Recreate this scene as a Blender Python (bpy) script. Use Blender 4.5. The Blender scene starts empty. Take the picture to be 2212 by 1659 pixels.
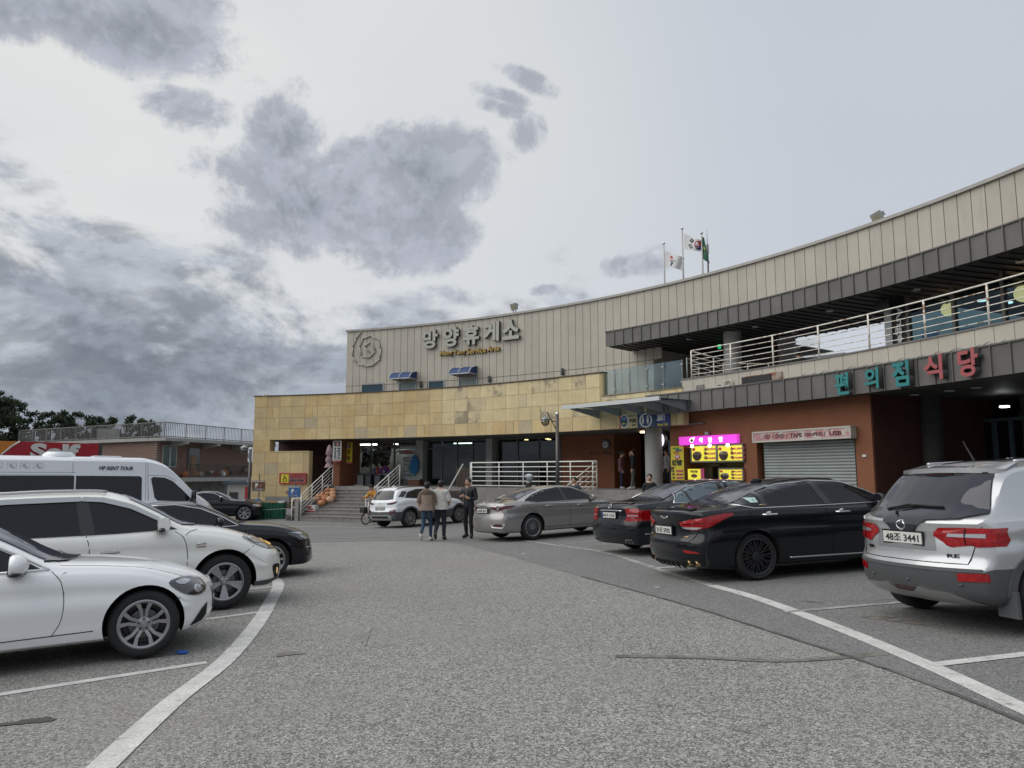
import bpy, bmesh, math, random
import numpy as np
from mathutils import Vector, Matrix, noise
from mathutils.bvhtree import BVHTree
PI = math.pi
rnd = random.Random(7)
scene = bpy.context.scene
col = scene.collection
# ------------------------------------------------------------------ camera, world, sun, exposure
CAM_H = 1.6
FPX = 1600.0                      # focal length in units of a 2212 px wide picture
TILT = math.atan(192.5 / FPX)
cam_d = bpy.data.cameras.new('camera')
cam_d.sensor_width = 36.0
cam_d.lens = FPX / 2212 * 36.0
cam_d.clip_end = 6000
cam_d.clip_start = 0.05
cam = bpy.data.objects.new('camera', cam_d)
cam.location = (0, 0, CAM_H)
cam.rotation_euler = (PI / 2 + TILT, 0, 0)
col.objects.link(cam)
scene.camera = cam
SUN_EL, SUN_AZ = math.radians(46), math.radians(-100)      # azimuth from +Y, negative = to the left
sd = bpy.data.lights.new('sun', 'SUN')
sd.energy = 1.5
sd.angle = math.radians(75)
sd.color = (1.0, 0.965, 0.91)
so = bpy.data.objects.new('sun', sd)
sv = Vector((math.sin(SUN_AZ) * math.cos(SUN_EL), math.cos(SUN_AZ) * math.cos(SUN_EL), math.sin(SUN_EL)))
so.rotation_euler = sv.to_track_quat('Z', 'Y').to_euler()
so.location = (0, 0, 60)
col.objects.link(so)
scene.view_settings.view_transform = 'Standard'
scene.view_settings.look = 'None'
scene.view_settings.gamma = 1
scene.view_settings.exposure = 0.5
scene.view_settings.use_curve_mapping = False
scene.cycles.max_bounces = 8
scene.cycles.transparent_max_bounces = 12
scene.cycles.sample_clamp_indirect = 4

def ray(px, py):
    c, s = math.cos(TILT), math.sin(TILT)
    xc, yc = (px - 1106) / FPX, (829.5 - py) / FPX
    return Vector((xc, c - yc * s, s + yc * c))

class N:                                                   # tiny node-tree helper
    def __init__(s, nt): s.nt = nt
    def n(s, t, **k):
        o = s.nt.nodes.new(t)
        for a, v in k.items():
            if a.startswith('i_'): o.inputs[a[2:].replace('_', ' ')].default_value = v
            else: setattr(o, a, v)
        return o
    def l(s, a, b): s.nt.links.new(a, b)
    def m(s, op, a, b=None, c=None, clamp=False):
        o = s.nt.nodes.new('ShaderNodeMath'); o.operation = op; o.use_clamp = clamp
        for i, v in enumerate((a, b, c)):
            if v is None: continue
            if isinstance(v, (int, float)): o.inputs[i].default_value = v
            else: s.l(v, o.inputs[i])
        return o.outputs[0]
    def dot(s, a, v):
        o = s.nt.nodes.new('ShaderNodeVectorMath'); o.operation = 'DOT_PRODUCT'
        s.l(a, o.inputs[0]); o.inputs[1].default_value = v
        return o.outputs['Value']
    def noise(s, vec, scale, detail=6, rough=.55, dist=0.0):
        o = s.nt.nodes.new('ShaderNodeTexNoise')
        o.inputs['Scale'].default_value = scale; o.inputs['Detail'].default_value = detail
        o.inputs['Roughness'].default_value = rough; o.inputs['Distortion'].default_value = dist
        if vec is not None: s.l(vec, o.inputs['Vector'])
        return o.outputs['Fac']
    def ss(s, v, a, b):                                     # smoothstep a..b -> 0..1
        o = s.nt.nodes.new('ShaderNodeMapRange'); o.interpolation_type = 'SMOOTHSTEP'
        s.l(v, o.inputs['Value']); o.inputs['From Min'].default_value = a; o.inputs['From Max'].default_value = b
        return o.outputs['Result']
    def mix(s, f, a, b, mode='MIX'):
        o = s.nt.nodes.new('ShaderNodeMix'); o.data_type = 'RGBA'; o.blend_type = mode
        for sock, v in ((o.inputs[0], f), (o.inputs[6], a), (o.inputs[7], b)):
            if isinstance(v, (int, float)): sock.default_value = v
            elif isinstance(v, tuple): sock.default_value = v if len(v) == 4 else (*v, 1)
            else: s.l(v, sock)
        return o.outputs[2]
    def scale(s, vec, v):
        o = s.nt.nodes.new('ShaderNodeVectorMath'); o.operation = 'MULTIPLY'
        s.l(vec, o.inputs[0]); o.inputs[1].default_value = v
        return o.outputs[0]

def srgb(r, g, b):
    f = lambda c: ((c / 255 + .055) / 1.055) ** 2.4 if c > 10 else c / 255 / 12.92
    return (f(r), f(g), f(b))

def build_world():
    w = bpy.data.worlds.new('World'); scene.world = w; w.use_nodes = True
    nt = w.node_tree; nt.nodes.clear(); h = N(nt)
    out = h.n('ShaderNodeOutputWorld'); bg = h.n('ShaderNodeBackground'); bg.inputs['Strength'].default_value = 0.1
    h.l(bg.outputs[0], out.inputs[0])
    sky = h.n('ShaderNodeTexSky'); sky.sky_type = 'NISHITA'; sky.sun_disc = False
    sky.sun_elevation = SUN_EL; sky.sun_rotation = SUN_AZ
    D = h.n('ShaderNodeTexCoord').outputs['Generated']
    z = h.dot(D, (0, 0, 1))
    # high thin veil over everything: warm and bright towards the hidden sun, cooler away from it
    sd = ray(120, 560).normalized()
    near_sun = h.ss(h.dot(D, tuple(sd)), .55, 1.0)
    veil = h.mix(near_sun, srgb(190, 198, 209), srgb(230, 231, 228))
    nbig = h.noise(h.scale(D, (1, 1, 2.0)), 1.6, 4, .5)
    veil = h.mix(h.m('MULTIPLY', h.ss(nbig, .35, .7), .45), veil, srgb(204, 210, 219))
    low = h.ss(z, .30, .02)
    veil = h.mix(h.m('MULTIPLY', low, .5), veil, srgb(216, 221, 228))
    # broken cumulus: blobs placed by direction, their outline torn by fractal noise
    n1 = h.noise(D, 5.0, 10, .66, .35)
    n2 = h.noise(D, 24.0, 8, .7, .2)
    tear = h.m('ADD', h.m('MULTIPLY', h.m('SUBTRACT', n1, .5), 6.4), h.m('MULTIPLY', h.m('SUBTRACT', n2, .5), 2.1))
    def relief(sc, det, k, zs=1.0):                         # lit side minus shaded side of the same noise
        o = h.n('ShaderNodeVectorMath'); o.operation = 'ADD'; h.l(D, o.inputs[0]); o.inputs[1].default_value = (-.006, .004, .016)
        a = h.noise(h.scale(D, (1, 1, zs)), sc, det, .6, .2); b = h.noise(h.scale(o.outputs[0], (1, 1, zs)), sc, det, .6, .2)
        return h.m('MULTIPLY', h.m('SUBTRACT', a, b), k)
    blobs = [(740, 450, 285, 118, -8, 1.15), (880, 370, 195, 110, 12, 1.1), (620, 300, 95, 105, 0, .8), (560, 480, 140, 85, 10, .85), (400, 250, 115, 65, 0, .75), (420, 350, 90, 90, 0, .35), (1060, 200, 90, 25, -15, .3), (640, 200, 120, 60, 0, .2),
             (180, 30, 270, 105, 0, 1.0), (330, -20, 160, 90, 0, .6),
             (1060, 225, 110, 35, -20, .2), (1130, 290, 70, 55, 0, .15), (1010, 400, 90, 90, 0, .4), (980, 640, 130, 40, 0, .35), (1080, 590, 60, 30, 0, .25), (1190, 625, 90, 22, 0, .3), (1400, 570, 170, 40, 5, .35),
             (250, 500, 40, 30, 0, .45), (400, 360, 70, 80, 0, .15), (1130, 165, 120, 30, -25, .05), (1460, 540, 120, 40, 0, .2)]
    field = None
    for (bx, by, a, b, rot, gain) in blobs:
        c = ray(bx, by).normalized()
        r = Vector((c.y, -c.x, 0)).normalized(); u = r.cross(c)
        t = math.radians(rot); r2 = r * math.cos(t) + u * math.sin(t); u2 = u * math.cos(t) - r * math.sin(t)
        k = 1 / math.sqrt(FPX * FPX + (bx - 1106) ** 2 + (by - 829) ** 2)
        q = h.m('ADD', h.m('POWER', h.m('DIVIDE', h.dot(D, tuple(r2)), a * k), 2), h.m('POWER', h.m('DIVIDE', h.dot(D, tuple(u2)), b * k), 2))
        fr = h.m('GREATER_THAN', h.dot(D, tuple(c)), 0)
        f = h.m('MULTIPLY', h.m('MAXIMUM', h.m('SUBTRACT', gain + .75, q), -3), fr)
        f = h.m('SUBTRACT', f, .75)
        field = f if field is None else h.m('MAXIMUM', field, f)
    f1 = h.m('ADD', field, h.m('MULTIPLY', tear, .62))
    mask1 = h.m('MULTIPLY', h.m('POWER', h.ss(f1, -.2, .45), 1.2), .99)
    core1 = h.ss(f1, .3, 1.9)
    lump = h.m('SUBTRACT', h.noise(h.scale(D, (1, 1, 1.6)), 5.0, 4, .5), h.m('ADD', h.m('MULTIPLY', h.ss(z, .44, .27), .12), h.m('MULTIPLY', h.ss(f1, .4, 2.2), .10)))
    shade1 = h.mix(h.ss(lump, .3, .72), srgb(118, 125, 135), srgb(166, 172, 180))
    shade1 = h.mix(core1, srgb(178, 183, 194), shade1)
    rl = h.m('ADD', 1.0, h.m('MAXIMUM', h.m('MINIMUM', relief(9.0, 6, 2.6), .06), -.08))
    cc = h.n('ShaderNodeCombineColor'); [h.l(rl, cc.inputs[i]) for i in range(3)]
    shade1 = h.mix(1.0, shade1, cc.outputs[0], 'MULTIPLY')
    # stratocumulus bank: low in the sky, thick to the left, thinning to the right, drawn flat by perspective
    pz = h.m('ADD', h.m('MAXIMUM', z, 0), .12)
    sx = h.m('DIVIDE', h.dot(D, (1, 0, 0)), pz); sy = h.m('DIVIDE', h.dot(D, (0, 1, 0)), pz)
    cv = h.n('ShaderNodeCombineXYZ'); h.l(sx, cv.inputs[0]); h.l(sy, cv.inputs[1])
    b1 = h.noise(cv.outputs[0], 1.15, 8, .58, .3)
    b2 = h.noise(h.scale(D, (1, 1, 1.9)), 5.0, 9, .60, .3)
    az = h.m('ARCTAN2', h.dot(D, (1, 0, 0)), h.dot(D, (0, 1, 0)))
    top = h.m('ADD', h.m('MULTIPLY', h.m('ADD', az, .25), -.13), .262)        # height of the bank over azimuth
    top = h.m('MINIMUM', h.m('MAXIMUM', top, .10), .33)
    bf = h.m('ADD', h.m('MULTIPLY', h.m('SUBTRACT', top, z), 9.0), h.m('MULTIPLY', h.m('SUBTRACT', b2, .5), 5.6))
    mask2 = h.ss(bf, -.3, .5)
    gaps = h.m('MULTIPLY', h.ss(b1, .60, .74), h.ss(z, .16, .03))
    sh = h.m('ADD', h.m('MULTIPLY', b1, .25), h.m('MULTIPLY', b2, .95))
    c2 = h.mix(h.ss(sh, .48, .78), srgb(130, 138, 150), srgb(186, 191, 199))
    c2 = h.mix(h.ss(h.noise(h.scale(D, (1, 1, 2.4)), 4.0, 7, .55), .42, .66), c2, srgb(156, 164, 176))
    rim = h.m('MULTIPLY', h.m('SUBTRACT', 1, h.ss(bf, -.1, .8)), .8)
    c2 = h.mix(rim, c2, srgb(206, 210, 216))
    rl2 = h.m('ADD', 1.0, h.m('MAXIMUM', h.m('MINIMUM', relief(6.5, 6, 3.0, 1.8), .16), -.16))
    cc2 = h.n('ShaderNodeCombineColor'); [h.l(rl2, cc2.inputs[i]) for i in range(3)]
    c2 = h.mix(1.0, c2, cc2.outputs[0], 'MULTIPLY')
    lowlight = h.m('MULTIPLY', gaps, .75)
    c2 = h.mix(lowlight, c2, srgb(222, 223, 220))
    cloud = h.mix(mask2, veil, c2)
    cloud = h.mix(mask1, cloud, shade1)
    cloud10 = h.mix(1.0, cloud, (7.07, 7.07, 7.07), 'MULTIPLY')
    fin = h.mix(.985, sky.outputs[0], cloud10)
    below = h.ss(z, -.01, -.06)
    fin = h.mix(below, fin, (1.3, 1.3, 1.25))
    h.l(fin, bg.inputs['Color'])
build_world()

# ------------------------------------------------------------------ materials
MATS = {}
def mat(name, c=0, rough=.7, metal=0.0, var=.0, vs=3.0, bump=0.0, bs=60.0, coat=0.0, spec=.5, emit=None, es=1.0, fine=0.0, fs=200., streak=0.0, alpha=1.0, stain=None, ovar=0):
    if name in MATS: return MATS[name]
    m = bpy.data.materials.new(name); m.use_nodes = True
    nt = m.node_tree; h = N(nt); b = nt.nodes['Principled BSDF']
    b.inputs['Base Color'].default_value = (*c, 1); b.inputs['Roughness'].default_value = rough
    b.inputs['Metallic'].default_value = metal; b.inputs['Coat Weight'].default_value = coat
    b.inputs['Coat Roughness'].default_value = .03
    b.inputs['Specular IOR Level'].default_value = spec
    tc = h.n('ShaderNodeNewGeometry').outputs['Position']
    cs = None
    if var or fine or streak or stain or ovar:
        cs = h.mix(0.0, (*c, 1), (*c, 1))
        if var:
            f = h.noise(tc, vs, 5, .6)
            k = h.ss(f, .3, .7)
            cs = h.mix(k, tuple(x * (1 - var) for x in c), tuple(min(1, x * (1 + var)) for x in c))
        if fine:
            f = h.noise(tc, fs, 2, .5)
            g = h.m('ADD', h.m('MULTIPLY', h.m('SUBTRACT', f, .5), fine * 4), 1.0)
            cc = h.n('ShaderNodeCombineColor'); [h.l(g, cc.inputs[i]) for i in range(3)]
            cs = h.mix(1.0, cs, cc.outputs[0], 'MULTIPLY')
        if streak:
            f = h.noise(h.scale(tc, (1, 1, .09)), 5.5, 5, .65)
            cs = h.mix(h.m('MULTIPLY', h.ss(f, .5, .78), streak), cs, tuple(x * .55 for x in c))
        if stain:
            f = h.noise(tc, stain[1], 6, .65)
            cs = h.mix(h.m('MULTIPLY', h.ss(f, stain[2], stain[2] + .12), stain[3]), cs, stain[0])
        if ovar:
            rn = h.n('ShaderNodeObjectInfo').outputs['Random']; g = h.m('ADD', h.m('MULTIPLY', rn, ovar * 2), 1 - ovar)
            cc = h.n('ShaderNodeCombineColor'); [h.l(g, cc.inputs[i]) for i in range(3)]
            cs = h.mix(1.0, cs, cc.outputs[0], 'MULTIPLY')
        h.l(cs, b.inputs['Base Color'])
    if bump:
        bp = h.n('ShaderNodeBump'); bp.inputs['Strength'].default_value = min(1, bump); bp.inputs['Distance'].default_value = .01
        h.l(h.noise(tc, bs, 4, .6), bp.inputs['Height']); h.l(bp.outputs[0], b.inputs['Normal'])
    if emit is not None:
        b.inputs['Emission Color'].default_value = (*emit, 1); b.inputs['Emission Strength'].default_value = es
    MATS[name] = m
    return m

def glass_mat(name, tint, amount=.5, rough=.03):
    """thin glass: looks through with a tint, mirrors more at grazing angles"""
    if name in MATS: return MATS[name]
    m = bpy.data.materials.new(name); m.use_nodes = True
    nt = m.node_tree; nt.nodes.clear(); h = N(nt)
    o = h.n('ShaderNodeOutputMaterial'); t = h.n('ShaderNodeBsdfTransparent'); g = h.n('ShaderNodeBsdfGlossy')
    t.inputs[0].default_value = (*tint, 1); g.inputs['Roughness'].default_value = rough; g.inputs[0].default_value = (.9, .95, 1, 1)
    fr = h.n('ShaderNodeFresnel'); fr.inputs[0].default_value = 1.5
    mx = h.n('ShaderNodeMixShader')
    h.l(h.m('ADD', h.m('MULTIPLY', fr.outputs[0], 1.0), amount, clamp=True), mx.inputs[0])
    h.l(t.outputs[0], mx.inputs[1]); h.l(g.outputs[0], mx.inputs[2]); h.l(mx.outputs[0], o.inputs[0])
    MATS[name] = m
    return m

# ------------------------------------------------------------------ object helpers
def tag(o, label=None, cat=None, group=None, kind=None):
    if label: o['label'] = label
    if cat: o['category'] = cat
    if group: o['group'] = group
    if kind: o['kind'] = kind
    return o
def link(name, data, parent=None):
    o = bpy.data.objects.new(name, data); col.objects.link(o)
    if parent is not None:
        o.parent = parent
        if parent.get('_w'): o.matrix_parent_inverse = Matrix.Translation(-Vector(parent['_w']))
    return o
def empty(name, loc=(0, 0, 0), label=None, cat=None, group=None, kind=None, world=True, parent=None):
    """thing or part without a mesh of its own; world=True: children are modelled in world coordinates"""
    o = bpy.data.objects.new(name, None); col.objects.link(o)
    o.empty_display_size = .2
    if parent is not None:
        o.parent = parent
        if parent.get('_w'):
            o['_w'] = parent['_w']
        return o
    o.location = loc
    if world: o['_w'] = list(loc)
    return tag(o, label, cat, group, kind)
def finish():
    for o in bpy.data.objects:
        if '_w' in o: del o['_w']
def mesh(name, vs, fs, m, parent=None, smooth=False, mi=None):
    me = bpy.data.meshes.new(name); me.from_pydata([tuple(v) for v in vs], [], fs)
    for x in (m if isinstance(m, (list, tuple)) else [m]): me.materials.append(x)
    if mi: me.polygons.foreach_set('material_index', mi)
    if smooth: me.polygons.foreach_set('use_smooth', [True] * len(fs))
    me.update()
    return link(name, me, parent)
class MB:
    """collects simple solids into one mesh"""
    def __init__(s): s.v = []; s.f = []; s.mi = []
    def add(s, vs, fs, mi=0):
        k = len(s.v); s.v += [Vector(v) for v in vs]; s.f += [tuple(i + k for i in f) for f in fs]; s.mi += [mi] * len(fs)
        return s
    def box(s, c, d, M=None, mi=0):
        x, y, z = (q / 2 for q in d)
        vs = [Vector((sx * x, sy * y, sz * z)) + (Vector(c) if M is None else Vector()) for sz in (-1, 1) for sy in (-1, 1) for sx in (-1, 1)]
        if M is not None: vs = [M @ (v + Vector(c)) for v in vs]
        return s.add(vs, [(0, 2, 3, 1), (4, 5, 7, 6), (0, 1, 5, 4), (2, 6, 7, 3), (0, 4, 6, 2), (1, 3, 7, 5)], mi)
    def tube(s, pts, r, n=6, mi=0, caps=True):
        pts = [Vector(p) for p in pts]; rings = []
        for i, p in enumerate(pts):
            d = (pts[min(i + 1, len(pts) - 1)] - pts[max(i - 1, 0)]).normalized()
            a = d.orthogonal().normalized() if i == 0 else (A - d * A.dot(d)).normalized()
            A = a; b = d.cross(a); rr = r[i] if isinstance(r, (list, tuple)) else r
            rings.append([p + (a * math.cos(2 * PI * k / n) + b * math.sin(2 * PI * k / n)) * rr for k in range(n)])
        vs = [v for q in rings for v in q]; fs = []
        for i in range(len(pts) - 1):
            for k in range(n): fs.append((i * n + k, i * n + (k + 1) % n, (i + 1) * n + (k + 1) % n, (i + 1) * n + k))
        if caps: fs += [tuple(range(n))[::-1], tuple((len(pts) - 1) * n + k for k in range(n))]
        return s.add(vs, fs, mi)
    def lathe(s, prof, M=None, n=24, mi=0, axis='z'):
        vs = []; fs = []
        for (r, z) in prof:
            for k in range(n):
                a = 2 * PI * k / n
                v = Vector((r * math.cos(a), r * math.sin(a), z)) if axis == 'z' else Vector((r * math.cos(a), z, r * math.sin(a)))
                vs.append(M @ v if M is not None else v)
        for i in range(len(prof) - 1):
            for k in range(n): fs.append((i * n + k, i * n + (k + 1) % n, (i + 1) * n + (k + 1) % n, (i + 1) * n + k))
        return s.add(vs, fs, mi)
    def ball(s, c, r, n=12, m=8, sc=(1, 1, 1), mi=0, M=None):
        prof = [(max(1e-4, math.sin(PI * i / m)), -math.cos(PI * i / m)) for i in range(m + 1)]
        T = Matrix.Translation(Vector(c)) @ (M.to_4x4() if M is not None else Matrix.Identity(4)) @ Matrix.Diagonal((r * sc[0], r * sc[1], r * sc[2], 1))
        return s.lathe(prof, T, n, mi)
    def prism(s, pts2, M, d, mi=0):
        """polygon pts2 (x,z) extruded along local y by d"""
        n = len(pts2)
        vs = [M @ Vector((x, 0, z)) for x, z in pts2] + [M @ Vector((x, d, z)) for x, z in pts2]
        fs = [tuple(range(n)), tuple(range(2 * n - 1, n - 1, -1))] + [(i, i + n, (i + 1) % n + n, (i + 1) % n) for i in range(n)]
        return s.add(vs, fs, mi)
    def build(s, name, m, parent=None, smooth=False):
        o = mesh(name, s.v, s.f, m, parent, smooth, s.mi)
        return o
def fixn(o):
    bm = bmesh.new(); bm.from_mesh(o.data); bmesh.ops.recalc_face_normals(bm, faces=bm.faces); bm.to_mesh(o.data); bm.free(); return o
def smooth_by_angle(o, deg=40):
    me = o.data; bm = bmesh.new(); bm.from_mesh(me); lim = math.radians(deg)
    for f in bm.faces: f.smooth = True
    for e in bm.edges: e.smooth = not (len(e.link_faces) == 2 and e.calc_face_angle(0) > lim)
    bm.to_mesh(me); bm.free(); return o
def bevel(o, w=.01, seg=2):
    bm = bmesh.new(); bm.from_mesh(o.data)
    bmesh.ops.bevel(bm, geom=[e for e in bm.edges if len(e.link_faces) == 2 and e.calc_face_angle(0) > .5], offset=w, segments=seg, affect='EDGES', profile=.6)
    bm.to_mesh(o.data); bm.free(); return smooth_by_angle(o)
def box(name, c, d, m, parent=None, M=None, bev=0):
    o = MB().box(c, d, M).build(name, m, parent)
    if bev: bevel(o, bev)
    return o

# circle the service building is bent around, angles from +Y clockwise
CX, CY = -19.0, 8.0
def CP(R, a, z): return Vector((CX + R * math.sin(a), CY + R * math.cos(a), z))
def AZ(px, py, R):
    r = ray(px, py); ox, oy = -CX, -CY
    A = r.x * r.x + r.y * r.y; B = 2 * (r.x * ox + r.y * oy); C = ox * ox + oy * oy - R * R
    t = (-B + math.sqrt(max(0, B * B - 4 * A * C))) / (2 * A)
    x, y, z = r * t
    return math.atan2(x - CX, y - CY), z + CAM_H
def frameAt(R, a, z):
    """local x = right along the wall, y = into the wall, z up"""
    p = CP(R, a, z)
    return Matrix(((math.cos(a), math.sin(a), 0, p.x), (-math.sin(a), math.cos(a), 0, p.y), (0, 0, 1, p.z), (0, 0, 0, 1)))
def WY(px, py, y): r = ray(px, py); return r * (y / r.y) + Vector((0, 0, CAM_H))
def WZ(px, py, z): r = ray(px, py); return r * ((z - CAM_H) / r.z) + Vector((0, 0, CAM_H))
def g(x, y):
    xx = x if -6 <= x <= 12 else (-6 + (x + 6) * .1 if x < -6 else 12)
    return .037 * xx - .011 * min(y, 34)
def WG(px, py, h=0.0):
    r = ray(px, py); f = lambda t: CAM_H + r.z * t - g(r.x * t, r.y * t) - h
    t0 = t1 = 1.0
    while f(t1) > 0 and t1 < 300: t0, t1 = t1, t1 + .5
    for _ in range(40):
        m = (t0 + t1) / 2
        if f(m) > 0: t0 = m
        else: t1 = m
    p = r * t1
    return Vector((p.x, p.y, p.z + CAM_H))
def arcbox_geo(mb, R0, R1, a0, a1, z0, z1, step=.9, mi=0):
    n = max(1, int(abs(a1 - a0) * R0 / step + .5)); vs = []; fs = []
    for i in range(n + 1):
        a = a0 + (a1 - a0) * i / n
        vs += [CP(R0, a, z0), CP(R1, a, z0), CP(R1, a, z1), CP(R0, a, z1)]
    for i in range(n):
        k = i * 4
        for j in range(4): fs.append((k + j, k + (j + 1) % 4, k + 4 + (j + 1) % 4, k + 4 + j))
    fs += [(3, 2, 1, 0), (n * 4, n * 4 + 1, n * 4 + 2, n * 4 + 3)]
    mb.add(vs, fs, mi)
def arcbox(name, R0, R1, a0, a1, z0, z1, m, parent=None, step=.9):
    mb = MB(); arcbox_geo(mb, R0, R1, a0, a1, z0, z1, step)
    return fixn(mb.build(name, m, parent))
def textmesh(name, s, M, w, h, m, parent=None, depth=.01, bold=0.0, shear=0.0, res=3, align='C', bev=0.0):
    """lettering as real raised letters: M maps x right, y up, z towards the reader; fitted to w x h (w None: natural)"""
    cu = bpy.data.curves.new(name, 'FONT'); cu.body = s; cu.size = 1; cu.resolution_u = res; cu.offset = bold
    cu.extrude = .5; cu.shear = shear
    to = bpy.data.objects.new(name, cu); col.objects.link(to)
    me = bpy.data.meshes.new_from_object(to.evaluated_get(bpy.context.evaluated_depsgraph_get()))
    bpy.data.objects.remove(to); bpy.data.curves.remove(cu)
    co = np.empty(len(me.vertices) * 3); me.vertices.foreach_get('co', co); co = co.reshape(-1, 3)
    if len(co) == 0: return None
    lo, hi = co.min(0), co.max(0); sz = np.maximum(hi - lo, 1e-6)
    sy = h / sz[1]; sx = (w / sz[0]) if w else sy
    co[:, 0] = (co[:, 0] - (lo[0] + hi[0]) / 2) * sx
    co[:, 1] = (co[:, 1] - (lo[1] + hi[1]) / 2) * sy
    co[:, 2] = (co[:, 2] + .5) * depth
    Mn = np.array(M); co = co @ Mn[:3, :3].T + Mn[:3, 3]
    me.vertices.foreach_set('co', co.ravel()); me.materials.clear(); me.materials.append(m); me.name = name
    me.update()
    return link(name, me, parent)
def wallM(R, a, z):
    """text frame on the curved wall: x right, y up, z out of the wall"""
    F = frameAt(R, a, z)
    return Matrix((( F[0][0], 0, -F[0][1], F[0][3]), (F[1][0], 0, -F[1][1], F[1][3]), (0, 1, 0, F[2][3]), (0, 0, 0, 1)))
# ------------------------------------------------------------------ ground
def asphalt(name, dark, light, contrast, sc=95., blot=.12, warm=None, brown=None):
    m = bpy.data.materials.new(name); m.use_nodes = True; nt = m.node_tree; h = N(nt); b = nt.nodes['Principled BSDF']
    P = h.n('ShaderNodeNewGeometry').outputs['Position']
    v = h.n('ShaderNodeTexVoronoi'); v.inputs['Scale'].default_value = sc; h.l(P, v.inputs['Vector'])
    sep = h.n('ShaderNodeSeparateColor'); h.l(v.outputs['Color'], sep.inputs[0])
    v2 = h.n('ShaderNodeTexVoronoi'); v2.inputs['Scale'].default_value = sc * .45; h.l(P, v2.inputs['Vector'])
    sep2 = h.n('ShaderNodeSeparateColor'); h.l(v2.outputs['Color'], sep2.inputs[0])
    r = h.m('ADD', h.m('MULTIPLY', sep.outputs[0], .6), h.m('MULTIPLY', sep2.outputs[1], .4))
    base = h.mix(h.ss(r, .5 - contrast, .5 + contrast), dark, light)
    edge = h.ss(v.outputs['Distance'], .42, .62)
    base = h.mix(h.m('MULTIPLY', edge, .45), base, tuple(x * .45 for x in dark))
    stone = h.ss(sep.outputs[2], .93, .97)
    base = h.mix(h.m('MULTIPLY', stone, .6), base, warm or tuple(min(1, x * 1.5) for x in light))
    big = h.noise(P, .28, 6, .62); mid = h.noise(P, 1.7, 5, .6)
    k = h.m('ADD', h.m('MULTIPLY', h.m('SUBTRACT', big, .5), blot * 3.2), h.m('ADD', h.m('MULTIPLY', h.m('SUBTRACT', mid, .5), blot * 1.8), 1.0))
    cc = h.n('ShaderNodeCombineColor'); [h.l(k, cc.inputs[i]) for i in range(3)]
    base = h.mix(1.0, base, cc.outputs[0], 'MULTIPLY')
    if brown:
        base = h.mix(h.m('MULTIPLY', h.ss(h.noise(P, .45, 4, .5), .42, .7), .35), base, brown)
    st = h.noise(P, .85, 7, .7)
    base = h.mix(h.m('MULTIPLY', h.ss(st, .67, .74), .4), base, tuple(x * .5 for x in dark))
    h.l(base, b.inputs['Base Color']); b.inputs['Roughness'].default_value = .88; b.inputs['Specular IOR Level'].default_value = .3
    bp = h.n('ShaderNodeBump'); bp.inputs['Strength'].default_value = .55; bp.inputs['Distance'].default_value = .006
    h.l(h.m('ADD', v.outputs['Distance'], h.m('MULTIPLY', sep.outputs[1], .6)), bp.inputs['Height']); h.l(bp.outputs[0], b.inputs['Normal'])
    return m
M_coarse = asphalt('coarse_asphalt', (.13, .127, .117), (.455, .445, .415), .31, 100., .12, (.72, .70, .64), (.27, .25, .225))
M_fine = asphalt('fine_asphalt', (.15, .15, .143), (.285, .285, .272), .36, 90., .08, (.42, .42, .40))
M_line = mat('road_paint', (.56, .55, .52), .75, var=.12, vs=5, fine=.22, fs=55, stain=((.2, .19, .18), 9.0, .57, .75))
M_line2 = mat('worn_paint', (.36, .36, .345), .8, var=.15, vs=4, fine=.25, fs=55, stain=((.19, .19, .18), 4.5, .47, .85))

def sheet(name, poly, dz, m, kind='structure', grid=6.0, parent=None, thick=0):
    bm = bmesh.new(); vs = [bm.verts.new((x, y, 0)) for x, y in poly]; bm.faces.new(vs)
    xs = [p[0] for p in poly]; ys = [p[1] for p in poly]
    cuts = [((-6, 0, 0), (1, 0, 0)), ((12, 0, 0), (1, 0, 0)), ((0, 34, 0), (0, 1, 0))]
    x = math.ceil(min(xs) / grid) * grid
    while x < max(xs): cuts.append(((x, 0, 0), (1, 0, 0))); x += grid
    y = math.ceil(min(ys) / grid) * grid
    while y < max(ys): cuts.append(((0, y, 0), (0, 1, 0))); y += grid
    for c, n in cuts: bmesh.ops.bisect_plane(bm, geom=bm.verts[:] + bm.edges[:] + bm.faces[:], plane_co=c, plane_no=n, dist=1e-5)
    for v in bm.verts: v.co.z = g(v.co.x, v.co.y) + dz
    bmesh.ops.recalc_face_normals(bm, faces=bm.faces)
    if bm.faces[:] and sum(f.normal.z for f in bm.faces) < 0: bmesh.ops.reverse_faces(bm, faces=bm.faces)
    me = bpy.data.meshes.new(name); bm.to_mesh(me); bm.free(); me.materials.append(m)
    return tag(link(name, me, parent), kind=kind)
def spline(pts, n=8):
    out = []; P = [Vector(p) for p in pts]; P = [P[0] * 2 - P[1]] + P + [P[-1] * 2 - P[-2]]
    for i in range(1, len(P) - 2):
        for k in range(n):
            t = k / n; a, b, c, d = P[i - 1:i + 3]
            out.append(.5 * ((2 * b) + (c - a) * t + (2 * a - 5 * b + 4 * c - d) * t * t + (3 * b - a - 3 * c + d) * t ** 3))
    return out + [P[-2]]
def strip(name, pts, w, dz, m):
    p = [Vector((q[0], q[1])) for q in pts]; L = []; R = []
    for i in range(len(p)):
        d = (p[min(i + 1, len(p) - 1)] - p[max(i - 1, 0)]).normalized(); n = Vector((-d.y, d.x)) * w / 2
        L.append(p[i] + n); R.append(p[i] - n)
    return sheet(name, [tuple(v) for v in L + R[::-1]], dz, m, grid=50)

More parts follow.
